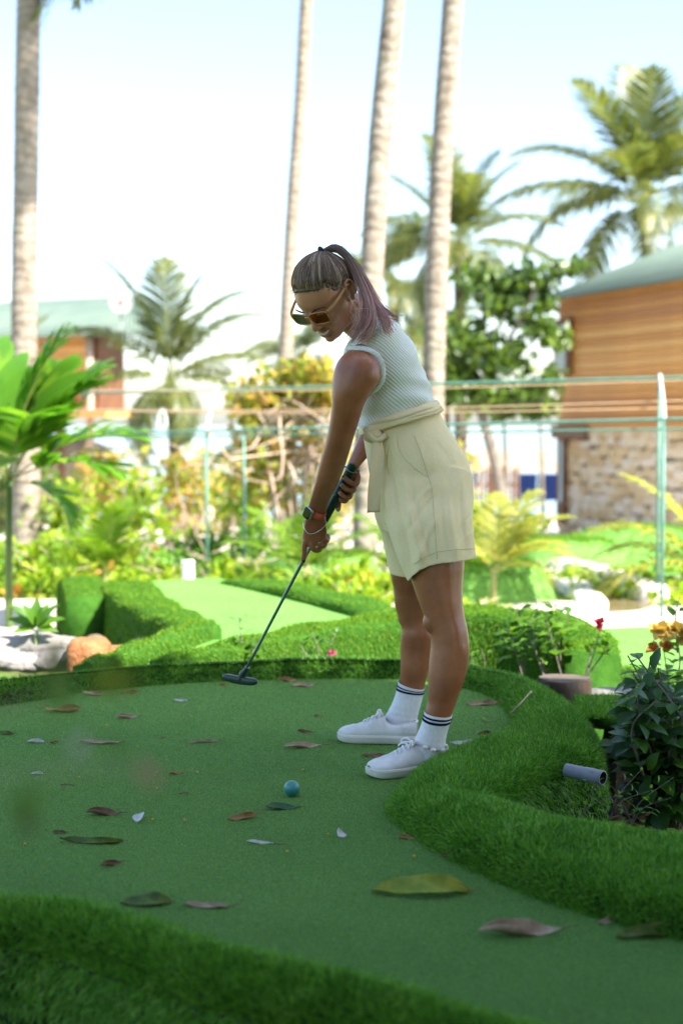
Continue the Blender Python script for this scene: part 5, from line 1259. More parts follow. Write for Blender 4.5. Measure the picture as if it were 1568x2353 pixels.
def remesh(name, parts, voxel, smooth=6, fac=.5):
    """one continuous skin over overlapping lofts"""
    mb = MB()
    for v, f in parts: mb.add(v, f)
    me = mb.data(name)
    bm = bmesh.new(); bm.from_mesh(me); bmesh.ops.recalc_face_normals(bm, faces=bm.faces[:]); bm.to_mesh(me); bm.free()
    o = bpy.data.objects.new(name, me); COL.objects.link(o)
    r = o.modifiers.new('r', 'REMESH'); r.mode = 'VOXEL'; r.voxel_size = voxel
    if smooth: s = o.modifiers.new('s', 'SMOOTH'); s.iterations = smooth; s.factor = fac
    dg = bpy.context.evaluated_depsgraph_get(); ev = o.evaluated_get(dg)
    out = bpy.data.meshes.new_from_object(ev)
    bpy.data.objects.remove(o); bpy.data.meshes.remove(me)
    v = np.empty(len(out.vertices) * 3, np.float32); out.vertices.foreach_get('co', v)
    f = [tuple(p.vertices) for p in out.polygons]
    bpy.data.meshes.remove(out)
    return v.reshape(-1, 3).astype(float), f

# ---- limbs
near_leg = [(930, 1130, 1050, 1120, 4.16, .07), (930, 1205, 1062, 1195, 4.10, .076), (932, 1290, 1066, 1282, 4.07, .080), (945, 1336, 1063, 1330, 4.06, .074), (960, 1380, 1062, 1376, 4.05, .064), (975, 1421, 1066, 1412, 4.045, .056), (987, 1450, 1073, 1444, 4.04, .053),
            (989, 1477, 1077, 1477, 4.04, .054), (986, 1508, 1077, 1505, 4.04, .055), (983, 1547, 1073, 1536, 4.035, .05), (982, 1585, 1063, 1570, 4.03, .043), (981, 1611, 1052, 1600, 4.03, .037), (976, 1636, 1040, 1634, 4.03, .034), (972, 1660, 1031, 1664, 4.04, .033), (965, 1690, 1018, 1698, 4.05, .029), (963, 1716, 1010, 1727, 4.06, .027)]
far_leg = [(885, 1150, 1020, 1150, 4.35, .07), (890, 1240, 1025, 1240, 4.385, .074), (896, 1318, 1010, 1315, 4.41, .072), (903, 1354, 1000, 1352, 4.42, .066), (906, 1388, 992, 1385, 4.43, .057), (914, 1418, 992, 1412, 4.44, .05), (921, 1440, 996, 1436, 4.44, .048), (920, 1460, 999, 1460, 4.44, .05), (919, 1495, 1000, 1490, 4.45, .05), (919, 1534, 990, 1526, 4.45, .044), (917, 1563, 980, 1556, 4.46, .037), (913, 1588, 972, 1586, 4.46, .033), (906, 1612, 964, 1614, 4.46, .031), (899, 1640, 952, 1645, 4.46, .029), (896, 1660, 944, 1666, 4.46, .026)]
near_arm = [(792, 818, 850, 800, 4.085, .04), (776, 832, 868, 822, 4.06, .05), (768, 848, 874, 845, 4.045, .055), (763, 874, 872, 872, 4.04, .055), (761.5, 905, 852, 902, 4.04, .05), (761, 936, 836, 930, 4.05, .045), (757, 968, 826, 962, 4.065, .042), (750, 1005, 814, 1000, 4.085, .040), (738, 1046, 803, 1036, 4.11, .039), (726, 1094, 791, 1074, 4.14, .037), (716, 1132, 776, 1112, 4.17, .031), (708, 1160, 758, 1147, 4.20, .025), (704, 1178, 747.5, 1176, 4.215, .0205)]
near_palm = [(704, 1172, 748, 1172, 4.21, .0205), (701, 1192, 748, 1190, 4.222, .018), (697, 1212, 750, 1208, 4.233, .0165), (694, 1232, 751, 1224, 4.24, .016), (695, 1246, 749, 1238, 4.243, .014), (699, 1254, 744, 1247, 4.245, .011)]
far_arm = [(800, 850, 880, 840, 4.40, .05), (818, 900, 890, 890, 4.42, .047), (826, 950, 888, 945, 4.42, .043), (826, 985, 880, 985, 4.40, .041), (820, 1010, 864, 1016, 4.36, .036), (808, 1040, 847, 1046, 4.31, .029), (798, 1064, 828, 1070, 4.265, .0225), (794, 1078, 822, 1084, 4.25, .019)]
far_palm = [(794, 1072, 824, 1080, 4.252, .019), (790, 1090, 823, 1097, 4.25, .015), (784, 1108, 817, 1114, 4.25, .013), (780, 1124, 805, 1132, 4.252, .012), (778, 1138, 796, 1145, 4.255, .009)]
torso = [(885, 1150, 1040, 1150, 4.23, .11), (862, 1060, 1025, 1035, 4.23, .125), (838, 1000, 1000, 952, 4.23, .118), (825, 965, 985, 905, 4.225, .112), (812, 915, 968, 855, 4.22, .122), (800, 868, 950, 808, 4.22, .134), (794, 828, 932, 772, 4.22, .14), (800, 800, 908, 742, 4.22, .13), (815, 780, 885, 728, 4.215, .07)]

# ---- head, in its own frame: x forward, y her left, z up
HE, HC = (0.0166, 0.835, 4.064), np.array([-.046, 4.17, 1.380])
cx_, sx_, cy_, sy_, cz_, sz_ = math.cos(HE[0]), math.sin(HE[0]), math.cos(HE[1]), math.sin(HE[1]), math.cos(HE[2]), math.sin(HE[2])
HR = np.array([[cz_, -sz_, 0], [sz_, cz_, 0], [0, 0, 1]]) @ np.array([[cy_, 0, sy_], [0, 1, 0], [-sy_, 0, cy_]]) @ np.array([[1, 0, 0], [0, cx_, -sx_], [0, sx_, cx_]])
def HW(p): return np.asarray(p, float) @ HR.T + HC
# (z, front, back, half width, front squareness)
HS = [(.1125, .008, -.02, .014), (.109, .026, -.038, .03), (.098, .046, -.06, .046), (.08, .065, -.078, .059), (.055, .0805, -.094, .0705), (.03, .0885, -.099, .0755), (.014, .0875, -.098, .0755), (.0, .086, -.094, .0745), (-.016, .087, -.087, .0725), (-.034, .0885, -.075, .069),
      (-.05, .089, -.058, .064), (-.062, .0885, -.045, .059), (-.074, .085, -.03, .053), (-.086, .085, -.014, .046), (-.098, .085, .004, .037), (-.107, .08, .022, .027), (-.113, .07, .038, .014)]
hs = cr(HS, 60); hrings = []
aa = np.linspace(0, 2 * math.pi, 40, endpoint=False)
for z, fr, bk, w in hs:
    c = (fr + bk) / 2; half = (fr - bk) / 2
    ca, sa = np.cos(aa), np.sin(aa)
    e = np.where(ca > 0, .82, .95)
    x = c + half * np.sign(ca) * np.abs(ca) ** e
    # widest point sits behind the middle low on the face
    y = w * np.sign(sa) * np.abs(sa) ** .92
    # cheek bones
    y *= 1 + .03 * np.exp(-((z + .02) / .02) ** 2) * np.exp(-((ca - .45) / .3) ** 2)
    hrings.append(np.column_stack([x, y, np.full(40, z)]))
head_v = np.vstack(hrings); head_f = ring_faces(60, 40)
def ell(c, r, n=12, m=16):
    a = np.linspace(0, 2 * math.pi, m, endpoint=False); R_ = []
    for t_ in np.linspace(.08, math.pi - .08, n):
        R_.append(np.column_stack([math.sin(t_) * np.cos(a), math.sin(t_) * np.sin(a), np.full(m, math.cos(t_))]))
    return np.vstack(R_) * np.asarray(r) + np.asarray(c), ring_faces(n, m)
def htube(pts, rad, n=8): v, f = tube(np.asarray(pts, float), rad, n); return HW(v), f
face_bits = [(HW(head_v), head_f)]
# nose: bridge, tip, wings
nst = [(.085, .016, .006), (.093, .006, .007), (.101, -.008, .0085), (.109, -.02, .0098), (.114, -.028, .0108), (.111, -.036, .0098), (.095, -.039, .010)]
npts = cr([(a - .006, 0, z) for a, z, r in nst], 24); nr = cr([[r] for a, z, r in nst], 24)[:, 0]
face_bits.append(htube(npts, nr, 12))
for sd in (-1, 1):
    v, f = ell((.097, sd * .0125, -.034), (.012, .0075, .0075)); face_bits.append((HW(v), f))
    v, f = ell((.060, sd * .036, -.03), (.024, .024, .024)); face_bits.append((HW(v), f))          # cheeks raised by the smile
v, f = ell((.079, 0, -.099), (.014, .017, .013)); face_bits.append((HW(v), f))                       # chin
# ears
for sd in (-1, 1):
    er = [(-.002, .074, -.03), (.004, .0785, -.016), (.003, .08, .0), (.003, .084, .018), (-.006, .088, .031), (-.019, .09, .031), (-.028, .09, .018), (-.027, .088, .0), (-.019, .084, -.016), (-.01, .08, -.031), (-.002, .074, -.03)]
    er = np.array(er) * [1, sd, 1]; face_bits.append(htube(cr(er, 40), .0042, 8))
    v, f = ell((-.011, sd * .078, .003), (.016, .004, .026)); face_bits.append((HW(v), f))
    v, f = ell((-.009, sd * .082, -.03), (.007, .004, .009)); face_bits.append((HW(v), f))
for kp, kr in ((P(991, 1428, 4.035), (.026, .026, .034)), (P(930, 1415, 4.435), (.024, .026, .036)), (P(1052, 1492, 4.03), (.026, .04, .06))):
    face_bits.append(ell(kp, kr))
neck_top, neck_base = HW((-.035, 0, -.03)), P(858, 762, 4.22)
nk = cr([neck_top, HW((-.032, 0, -.075)), neck_base, P(880, 800, 4.22)], 16); v, f = tube(nk, np.linspace(.056, .06, 16), 20); neck = (v, f)
feet = []
body_v, body_f = remesh('person_body', [sil(q, 48, 28) for q in (near_leg, far_leg, near_arm, far_arm)] + [sil(q, 20, 24) for q in (near_palm, far_palm)] + [sil(torso, 30, 32), neck] + face_bits, .0034, 5, .5)
# ---- fingers: their own tapered chains rooted in the palm
def fing(pts, r0, r1, n=22):
    c = cr([P(*q) for q in pts], n); s = np.linspace(0, 1, n); r = r0 + (r1 - r0) * s
    r = r * (1 + .07 * np.exp(-((s - .36) / .07) ** 2) + .06 * np.exp(-((s - .7) / .06) ** 2)); r[-3:] *= [.93, .75, .35]
    return tube(c, r, 12)
fingers = [fing([(704, 1232, 4.240), (700, 1248, 4.242), (699, 1268, 4.250), (697, 1282, 4.256), (696.5, 1293, 4.262)], .0094, .0068),
           fing([(713, 1236, 4.240), (716, 1252, 4.240), (722, 1262, 4.248), (733, 1262, 4.262), (738, 1252, 4.278)], .0098, .008),
           fing([(726, 1232, 4.240), (731, 1246, 4.240), (738, 1254, 4.248), (746, 1250, 4.264), (746, 1240, 4.28)], .0094, .0078),
           fing([(739, 1226, 4.242), (745, 1238, 4.242), (750, 1242, 4.25), (753, 1236, 4.266), (751, 1226, 4.28)], .0085, .007),
           fing([(712, 1205, 4.245), (722, 1222, 4.272), (726, 1240, 4.284), (724, 1252, 4.284)], .0105, .008),
           # far hand wraps the grip from behind
           fing([(818, 1084, 4.250), (822, 1098, 4.236), (817, 1112, 4.206), (803, 1108, 4.186), (794, 1100, 4.190), (788, 1094, 4.196)], .0088, .0066),
           fing([(812, 1104, 4.250), (815, 1118, 4.238), (809, 1127, 4.208), (796, 1124, 4.192), (788, 1117, 4.196), (783, 1111, 4.204)], .0090, .0068),
           fing([(803, 1118, 4.250), (806, 1132, 4.240), (801, 1142, 4.214), (790, 1141, 4.200), (783, 1134, 4.206), (778, 1128, 4.214)], .0088, .0066),
           fing([(793, 1130, 4.252), (797, 1143, 4.244), (793, 1151, 4.226), (785, 1150, 4.216), (779, 1144, 4.222)], .0078, .006),
           fing([(786, 1106, 4.252), (781, 1128, 4.262), (778, 1150, 4.262), (776.5, 1163, 4.258), (776, 1175, 4.254)], .0105, .0078)]
mb = MB(); mb.add(body_v, body_f)
for v, f in fingers: mb.add(v, f)
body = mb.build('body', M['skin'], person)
M['nail'] = mat_plain('dark_nail_polish', (.008, .009, .01), .2, .5)
M['nail_pink'] = mat_plain('bare_nail', (.5, .27, .22), .3, .5)
for (a, b, Y, dx, dz, mt) in [(697.2, 1286, 4.2525, .0045, .0075, 'nail'), (788.5, 1095, 4.1895, .005, .004, 'nail'), (783.5, 1112, 4.1985, .005, .004, 'nail'), (778.5, 1129, 4.208, .0045, .004, 'nail'), (776.5, 1170, 4.2475, .0045, .007, 'nail_pink')]:
    v, f = ell(P(a, b, Y), (dx, .002, dz), 8, 12); make('fingernail', v, f, M[mt], body)
# ring on the ring finger
M['silver'] = mat_plain('silver', (.62, .62, .62), .25, .5, 1.0, var=.05)
v, f = tube(P(733, 1246, 4.2405) + .0098 * np.array([(math.cos(q) * .9, math.sin(q) * .9, .35 * math.cos(q)) for q in np.linspace(0, 2 * math.pi, 24)]), .0011, 6); make('ring', v, f, M['silver'], person)

# ---- face details
M['lip'] = mat_plain('lips', (.36, .11, .09), .35, .45); M['mouth'] = mat_plain('mouth_inside', (.05, .012, .012), .5, .3); M['teeth'] = mat_plain('teeth', (.78, .74, .68), .25, .5, var=.04)
s = np.linspace(-1, 1, 25)
def mouthline(dz0, bow, df): return np.column_stack([.0948 + df - .021 * s ** 2, .0315 * s, -.066 + dz0 + .0125 * s ** 2 + bow * (1 - s ** 2)])
lr = .0036 * (1 - .6 * s ** 2)
mth = MB(); up = mouthline(.0, .006, -.0004); lo = mouthline(.0, -.0115, -.0012)
strip = np.vstack([HW(up + [.0008, 0, 0]), HW(lo + [.0008, 0, 0])]); mth.add(strip, [(i, i + 1, 26 + i, 25 + i) for i in range(24)]); mth.build('mouth', M['mouth'], body)
lip = MB()
for ln, k in ((up, 1.0), (lo, 1.25)):
    v, f = tube(HW(ln), lr * k, 8); lip.add(v, f)
lip.build('lips', M['lip'], body)
te = MB(); i0, i1 = 4, 21
tu, tl = up[i0:i1] + [.0022, 0, -.001], (up * .25 + lo * .75)[i0:i1] + [.002, 0, .001]
te.add(np.vstack([HW(tu), HW(tl)]), [(i, i + 1, 17 + i + 1, 17 + i) for i in range(16)]); te.build('teeth', M['teeth'], body)
M['brow'] = mat_plain('eyebrow_hair', (.05, .03, .02), .8, .2)
for sd in (-1, 1):
    v, f = htube(cr([(.0985, sd * .014, .021), (.098, sd * .028, .0275), (.09, sd * .045, .028), (.08, sd * .056, .021)], 14), np.interp(np.linspace(0, 1, 14), [0, .3, 1], [.002, .0028, .001]), 7); make('eyebrow', v, f, M['brow'], body)
    v, f = ell((.0915, sd * .031, .004), (.006, .0125, .0065)); 
    M['eye'] = M.get('eye') or mat_plain('eye', (.55, .5, .46), .2, .5)
    make('eye', HW(v), f, M['eye'], body)
# sunglasses
M['frame_amber'] = mat_plain('amber_frame', (.62, .33, .12), .22, .5, var=.1, **{'Transmission Weight': .35})
def mat_lens():
    m, nt, b, o = _nodes('amber_lens')
    tr = nt.nodes.new('ShaderNodeBsdfTransparent'); tr.inputs[0].default_value = (.58, .2, .02, 1)
    gl = nt.nodes.new('ShaderNodeBsdfGlossy'); gl.inputs['Roughness'].default_value = .05
    fr = nt.nodes.new('ShaderNodeFresnel'); fr.inputs[0].default_value = 1.45
    ms = nt.nodes.new('ShaderNodeMixShader'); nt.links.new(fr.outputs[0], ms.inputs[0]); nt.links.new(tr.outputs[0], ms.inputs[1]); nt.links.new(gl.outputs[0], ms.inputs[2])
    nt.links.new(ms.outputs[0], o.inputs['Surface']); return m
M['lens'] = mat_lens()
sung = thing('sunglasses', HW((.1, 0, .004)), 'amber framed square sunglasses worn by the golfer', 'sunglasses')
def lens_outline(sd, k=1.0, n=40):
    a = np.linspace(0, 2 * math.pi, n, endpoint=False)
    x = np.sign(np.cos(a)) * np.abs(np.cos(a)) ** .45; z = np.sign(np.sin(a)) * np.abs(np.sin(a)) ** .5
    y = .036 * sd + sd * x * .0285 * k * (1 + .06 * z); zz = .0025 + z * .0215 * k
    fwd = .1085 - .35 * (np.abs(y) - .01) ** 1.0 * .45 + .03 * (zz - .0) 
    return np.column_stack([fwd, y, zz])
for sd in (-1, 1):
    ol = lens_outline(sd); v, f = tube(np.vstack([ol, ol[:2]]), .0019, 8, False); make('rim', HW(v), f, M['frame_amber'], sung)
    li = lens_outline(sd, .97); make('lens', HW(li), [tuple(range(40))], M['lens'], sung, None, False)
    tp = cr([(.0985, sd * .0655, .016), (.085, sd * .072, .016), (.05, sd * .0795, .017), (.0, sd * .0835, .02), (-.018, sd * .084, .014), (-.03, sd * .083, -.004)], 20)
    mbt = MB(); v, f = tube(tp, .0024, 8); v2 = v.copy()
    for i in range(20): v2[i * 8:(i + 1) * 8, 2] = tp[i, 2] + (v[i * 8:(i + 1) * 8, 2] - tp[i, 2]) * np.interp(i, [0, 6, 14, 20], [3.0, 2.4, 1.4, 1.2])
    make('temple', HW(v2), f, M['frame_amber'], sung)
v, f = htube(cr([(.1085, -.011, .012), (.1115, 0, .015), (.1085, .011, .012)], 10), .0026, 8); make('bridge', v, f, M['frame_amber'], sung)
M['pearl'] = mat_plain('pearl', (.75, .71, .66), .2, .6, var=.04)
v, f = ell((-.008, .0885, -.033), (.0048,) * 3); make('earring', HW(v), f, M['pearl'], person)

# ---- hair
def mat_hair():
    m, nt, b, o = _nodes('hair')
    c = _ramp(nt, _attr(nt), [(.0, (.03, .018, .012)), (.35, (.085, .048, .027)), (.6, (.2, .12, .062)), (.82, (.46, .32, .18)), (1, (.68, .54, .34))])
    ta = nt.nodes.new('ShaderNodeAttribute'); ta.attribute_name = 'tip'
    pk = _ramp(nt, _attr(nt), [(.0, (.36, .15, .12)), (.5, (.66, .35, .29)), (1, (.84, .58, .5))])
    c = _mix(nt, ta.outputs['Fac'], c, pk)
    nt.links.new(c, b.inputs['Base Color']); b.inputs['Roughness'].default_value = .38; b.inputs['Specular IOR Level'].default_value = .6
    return m
M['hair'] = mat_hair()
CE, CRD = np.array([-.006, 0, .012]), np.array([.0965, .0785, .104])     # skull ellipsoid the hair lies on
def on_skull(d, off): d = unit(d); return CE + d * (1 / np.sqrt(((d / (CRD + off)) ** 2).sum(-1, keepdims=True)))
tie = np.array([-.072, 0, .098])
hair_parts_v = []; hair_f = []; hair_r = []; hair_t = []; cnt = 0
def add_strand(pts, w, rv, tip):
    """flat ribbon of two triangles wide"""
    global cnt
    v, f = tube(pts, w, 4)
    hair_parts_v.append(v); hair_f.extend([tuple(i + cnt for i in q) for q in f]); hair_r.append(np.full(len(v), rv)); hair_t.append(np.repeat(tip, 4)); cnt += len(v)
rr = np.random.default_rng(3)
# hairline: forehead -> temple -> above the ear -> nape, both sides
hl_ = cr([(.072, 0, .081), (.069, .022, .079), (.057, .043, .069), (.036, .060, .062), (.026, .071, .038), (.008, .077, .036), (-.012, .079, .036), (-.034, .077, .014), (-.045, .07, -.02), (-.055, .05, -.05), (-.062, .025, -.062), (-.064, 0, -.066)], 120)
def skull_path(p0, off, n=13):
    d0 = unit(p0 - CE); d1 = unit(tie - CE); s_ = np.linspace(0, 1, n)[:, None]
    d = unit(d0 * (1 - s_) + d1 * s_); return on_skull(d, off * np.clip(.15 + s_ * 5, 0, 1))
for k in range(3600):
    sd = rr.choice((-1, 1)); q = hl_[int(rr.integers(120))] * [1, sd, 1] + rr.normal(size=3) * .0035
    off = .003 + .0065 * rr.random(); pts = skull_path(q, off)
    s_ = np.linspace(0, 1, 13)[:, None]; pts = pts + (tie - pts) * s_ ** 6 * .7 + np.cumsum(rr.normal(size=(13, 3)) * .0004, 0)
    fwd = (q[0] + .06) / .14
    rv = np.clip(rr.normal(.42 + .1 * fwd, .17) + (.3 if rr.random() < .16 else 0), 0, 1)
    add_strand(HW(pts), np.interp(np.linspace(0, 1, 13), [0, .2, 1], [.0002, .00075, .0007]), rv, np.zeros(13))
# a closed cap under the strands so no scalp shows
us = np.linspace(0, 1, 14); rows = []
full = np.vstack([hl_[::3], (hl_[::-3] * [1, -1, 1])])
for u in us:
    d = unit(full - CE) * (1 - u) + unit(tie - CE) * u; rows.append(on_skull(d, .0055))
cap_v = HW(np.vstack(rows)); nfull = len(full); cap_f = ring_faces(14, nfull, False)
hair_parts_v.append(cap_v); hair_f.extend([tuple(i + cnt for i in q) for q in cap_f]); hair_r.append(np.full(len(cap_v), .2)); hair_t.append(np.zeros(len(cap_v))); cnt += len(cap_v)
# ponytail
tw = HW(tie)
def pony(pxs, n=26): return cr([tw] + [P(*q) for q in pxs], n)
locks = [([(752, 573, 4.16), (778, 572, 4.155), (806, 600, 4.14), (830, 648, 4.115), (848, 692, 4.08), (854, 730, 4.05), (840, 766, 4.035), (824, 786, 4.03)], 270, .0082),
         ([(752, 572, 4.165), (780, 572, 4.165), (812, 606, 4.155), (838, 655, 4.135), (862, 700, 4.10), (880, 728, 4.065), (888, 750, 4.045), (896, 768, 4.04)], 220, .0082),
         ([(750, 574, 4.16), (776, 574, 4.15), (804, 604, 4.14), (824, 652, 4.12), (836, 700, 4.08), (830, 738, 4.05), (812, 772, 4.045), (799, 792, 4.055)], 130, .008),
         ([(752, 572, 4.17), (782, 573, 4.175), (818, 610, 4.17), (846, 660, 4.15), (874, 705, 4.12), (900, 722, 4.09), (925, 728, 4.08)], 60, .008)]
for pxs, num, spread in locks:
    c = pony(pxs); s_ = np.linspace(0, 1, 26)
    for k in range(num):
        o3 = rr.normal(size=3) * spread * .62; o4 = rr.normal(size=3) * spread
        env = np.clip(s_ * 5, .25, 1)[:, None] * (.55 + .6 * s_[:, None])
        end = rr.uniform(.8, 1.0); m_ = max(8, int(26 * end))
        pts = (c + o3 * env + o4 * (s_[:, None] ** 3) * 1.05 + np.cumsum(rr.normal(size=(26, 3)) * .00035, 0))[:m_]
        rv = np.clip(rr.normal(.4, .22), 0, 1)
        add_strand(pts, np.linspace(.0009, .0005, m_), rv, np.clip((s_[:m_] - .33) / .3, 0, 1) * rr.uniform(.75, 1))
# loose wisps round the face and below the chin
for k in range(34):
    q = hl_[int(rr.integers(0, 70))] * [1, rr.choice((-1, 1, 1)), 1]; a0 = on_skull((q - CE)[None], .005)[0]
    d = unit(a0 - CE); e = a0 + d * rr.uniform(.008, .02) + np.array([rr.uniform(-.01, .02), 0, -rr.uniform(.01, .06)]) + rr.normal(size=3) * .008
    pts = cr([a0, a0 + d * .008 + rr.normal(size=3) * .003, e], 10); add_strand(HW(pts), np.linspace(.0004, .0002, 10), rr.uniform(.5, 1), np.zeros(10))
for k in range(26):
    a0 = P(rr.uniform(800, 850), rr.uniform(680, 740), 4.06); b0 = P(rr.uniform(785, 925), rr.uniform(735, 800), 4.04)
    add_strand(cr([a0, (a0 + b0) / 2 + rr.normal(size=3) * .01, b0 + rr.normal(size=3) * .01], 12), np.linspace(.0005, .0002, 12), rr.uniform(.5, 1), np.linspace(.5, 1, 12))
ho = make('hair', np.vstack(hair_parts_v), hair_f, M['hair'], person, np.concatenate(hair_r))
at_ = ho.data.attributes.new('tip', 'FLOAT', 'POINT'); at_.data.foreach_set('value', np.concatenate(hair_t).astype(np.float32))
M['elastic'] = mat_plain('black_hair_tie', (.012, .012, .014), .7, .3)
td = unit(P(752, 572, 4.16) - tw); uu = unit(np.cross(td, [0, 1, 0])); vv_ = np.cross(td, uu)
v, f = tube(tw + td * .004 + .0115 * np.array([math.cos(q) * uu + math.sin(q) * vv_ for q in np.linspace(0, 2 * math.pi, 25)]), .005, 8); make('hair_tie', v, f, M['elastic'], ho)

# ---- sleeveless top
def mat_knit(name, c, freq, depth, attr='rib'):
    m, nt, b, o = _nodes(name)
    a = nt.nodes.new('ShaderNodeAttribute'); a.attribute_name = attr
    sn = nt.nodes.new('ShaderNodeMath'); sn.operation = 'MULTIPLY'; sn.inputs[1].default_value = freq; nt.links.new(a.outputs['Fac'], sn.inputs[0])
    sw = nt.nodes.new('ShaderNodeMath'); sw.operation = 'SINE'; nt.links.new(sn.outputs[0], sw.inputs[0])
    mr = nt.nodes.new('ShaderNodeMapRange'); mr.inputs[1].default_value = -1; nt.links.new(sw.outputs[0], mr.inputs[0])
    col = _ramp(nt, mr.outputs[0], [(.0, tuple(np.array(c) * .82)), (.45, c), (1, tuple(np.minimum(np.array(c) * 1.06, 1)))])
    col = _mix(nt, .3, col, _ramp(nt, _noise(nt, 25, 4), [(.3, (.45, .45, .45)), (.7, (.56, .56, .56))]), 'OVERLAY')
    nt.links.new(col, b.inputs['Base Color']); b.inputs['Roughness'].default_value = .85; b.inputs['Specular IOR Level'].default_value = .15
    b.inputs['Sheen Weight'].default_value = .2
    _bump(nt, b, mr.outputs[0], depth, .003)
    return m
M['knit'] = mat_knit('pale_rib_knit', (.80, .83, .77), 430, .45)
M['cuff'] = mat_knit('rib_cuff', (.80, .83, .77), 1300, .6)
shirt_st = [(822, 986, 1000, 930, 4.228, .13), (820, 972, 996, 912, 4.226, .128), (812, 940, 985, 882, 4.222, .13), (803, 905, 973, 850, 4.22, .138), (794, 868, 958, 815, 4.22, .15), (788, 832, 940, 778, 4.22, .158), (789, 808, 920, 752, 4.22, .158), (796, 792, 903, 735, 4.22, .145), (808, 778, 888, 722, 4.218, .1), (816, 768, 878, 716, 4.216, .068), (818, 762, 874, 712, 4.215, .062)]
NS_, MS_ = 90, 96
v, f = sil(shirt_st, NS_, MS_, .9, 0)
sv = v.reshape(NS_, MS_, 3)
uu_ = np.linspace(0, 1, NS_)[:, None]; an = np.linspace(0, 2 * math.pi, MS_, endpoint=False)[None, :]
ctr = sv.mean(1, keepdims=True); od = unit(sv - ctr)
fold = (.0035 * np.sin(uu_ * 46 + 2.2 * np.sin(an * 2 + .6) + 5 * np.cos(an)) * np.exp(-((uu_ - .16) / .16) ** 2)
        + .004 * np.sin(uu_ * 28 - an * 3 + 1) * np.exp(-((uu_ - .42) / .22) ** 2) * (.5 + .5 * np.cos(an)) + .003 * np.sin(an * 7 + uu_ * 9) * np.exp(-(uu_ / .12) ** 2))
sv = sv + od * fold[..., None]
rib = (an + 0 * uu_) * .16 + .03 * np.sin(uu_ * 5 + an) + uu_ * .32
shirt = make('shirt', sv.reshape(-1, 3), ring_faces(NS_, MS_, False), M['knit'], person)
ra = shirt.data.attributes.new('rib', 'FLOAT', 'POINT'); ra.data.foreach_set('value', rib.astype(np.float32).ravel())
so = shirt.modifiers.new('thickness', 'SOLIDIFY'); so.thickness = .003; so.offset = -1
def ribbon(name, pts, side, w, mat, parent, n=60, thick=.003, closed=False):
    c = cr(pts, n, closed); sdv = cr(side, n, closed); t_ = unit(np.gradient(c, axis=0)); sdv = unit(sdv - t_ * (sdv * t_).sum(1, keepdims=True)); nr_ = np.cross(t_, sdv)
    prof_ = [(-.5, 0), (-.42, .5), (0, .62), (.42, .5), (.5, 0), (0, -.4)]
    v = np.stack([c + sdv * w * a + nr_ * thick * b for a, b in prof_], 1).reshape(-1, 3)
    o = make(name, v, ring_faces(n, 6, not closed, closed), mat, parent)
    L = np.concatenate([[0], np.cumsum(np.linalg.norm(np.diff(c, axis=0), axis=1))])
    at = o.data.attributes.new('rib', 'FLOAT', 'POINT'); at.data.foreach_set('value', np.repeat(L, 6).astype(np.float32))
    return o
ah = [(796, 800, 4.075), (815, 799, 4.045), (842, 802, 4.025), (866, 815, 4.02), (878, 838, 4.025), (880, 865, 4.035), (872, 886, 4.045), (856, 900, 4.055), (838, 908, 4.075)]
acn = P(825, 862, 4.03)
ahp = [P(*q) for q in ah]; ribbon('armhole_band', ahp, [p - acn + np.array([0, .03, 0]) for p in ahp], .0145, M['cuff'], shirt, thick=.003)

# ---- shorts
def mat_linen(name, c):
    m, nt, b, o = _nodes(name)
    w1 = _noise(nt, 1400, 2, .5, stretch=(1, 1, .12)); w2 = _noise(nt, 9, 4)
    col = _ramp(nt, w1, [(.3, tuple(np.array(c) * .86)), (.7, tuple(np.minimum(np.array(c) * 1.06, 1)))])
    col = _mix(nt, .4, col, _ramp(nt, w2, [(.3, (.44, .44, .44)), (.7, (.56, .56, .56))]), 'OVERLAY')
    nt.links.new(col, b.inputs['Base Color']); b.inputs['Roughness'].default_value = .9; b.inputs['Specular IOR Level'].default_value = .12; b.inputs['Sheen Weight'].default_value = .15
    n3 = _noise(nt, 16, 5, .55, stretch=(1, 1, .5)); bp1 = _bump(nt, b, n3, .5, .012)
    bp2 = nt.nodes.new('ShaderNodeBump'); bp2.inputs['Strength'].default_value = .25; bp2.inputs['Distance'].default_value = .001; nt.links.new(w1, bp2.inputs['Height']); nt.links.new(bp1.outputs[0], bp2.inputs['Normal']); nt.links.new(bp2.outputs[0], b.inputs['Normal'])
    return m
CREAM = (.86, .72, .41)
M['linen'] = mat_linen('cream_linen', CREAM)
M['linen_band'] = mat_linen('cream_linen_band', (.70, .58, .34))
pelvis = [(833, 985, 1001, 930, 4.23, .128), (834, 1004, 1014, 958, 4.23, .138), (840, 1040, 1044, 1008, 4.23, .16), (847, 1080, 1072, 1056, 4.23, .176), (853, 1120, 1083, 1104, 4.23, .182), (858, 1160, 1085, 1150, 4.23, .18), (866, 1195, 1083, 1190, 4.23, .165)]
nleg = [(862, 1100, 1084, 1090, 4.15, .10), (872, 1160, 1086, 1150, 4.12, .105), (888, 1210, 1086, 1200, 4.09, .108), (906, 1258, 1088, 1240, 4.075, .106), (920, 1296, 1090, 1262, 4.07, .106), (935, 1336, 1092, 1281, 4.065, .106), (940, 1352, 1093, 1296, 4.065, .106)]
fleg = [(858, 1120, 1060, 1110, 4.32, .10), (860, 1180, 1058, 1170, 4.36, .1), (874, 1226, 1056, 1215, 4.385, .1), (884, 1265, 1052, 1255, 4.395, .1), (896, 1318, 1046, 1300, 4.40, .1), (899, 1334, 1046, 1318, 4.40, .1)]
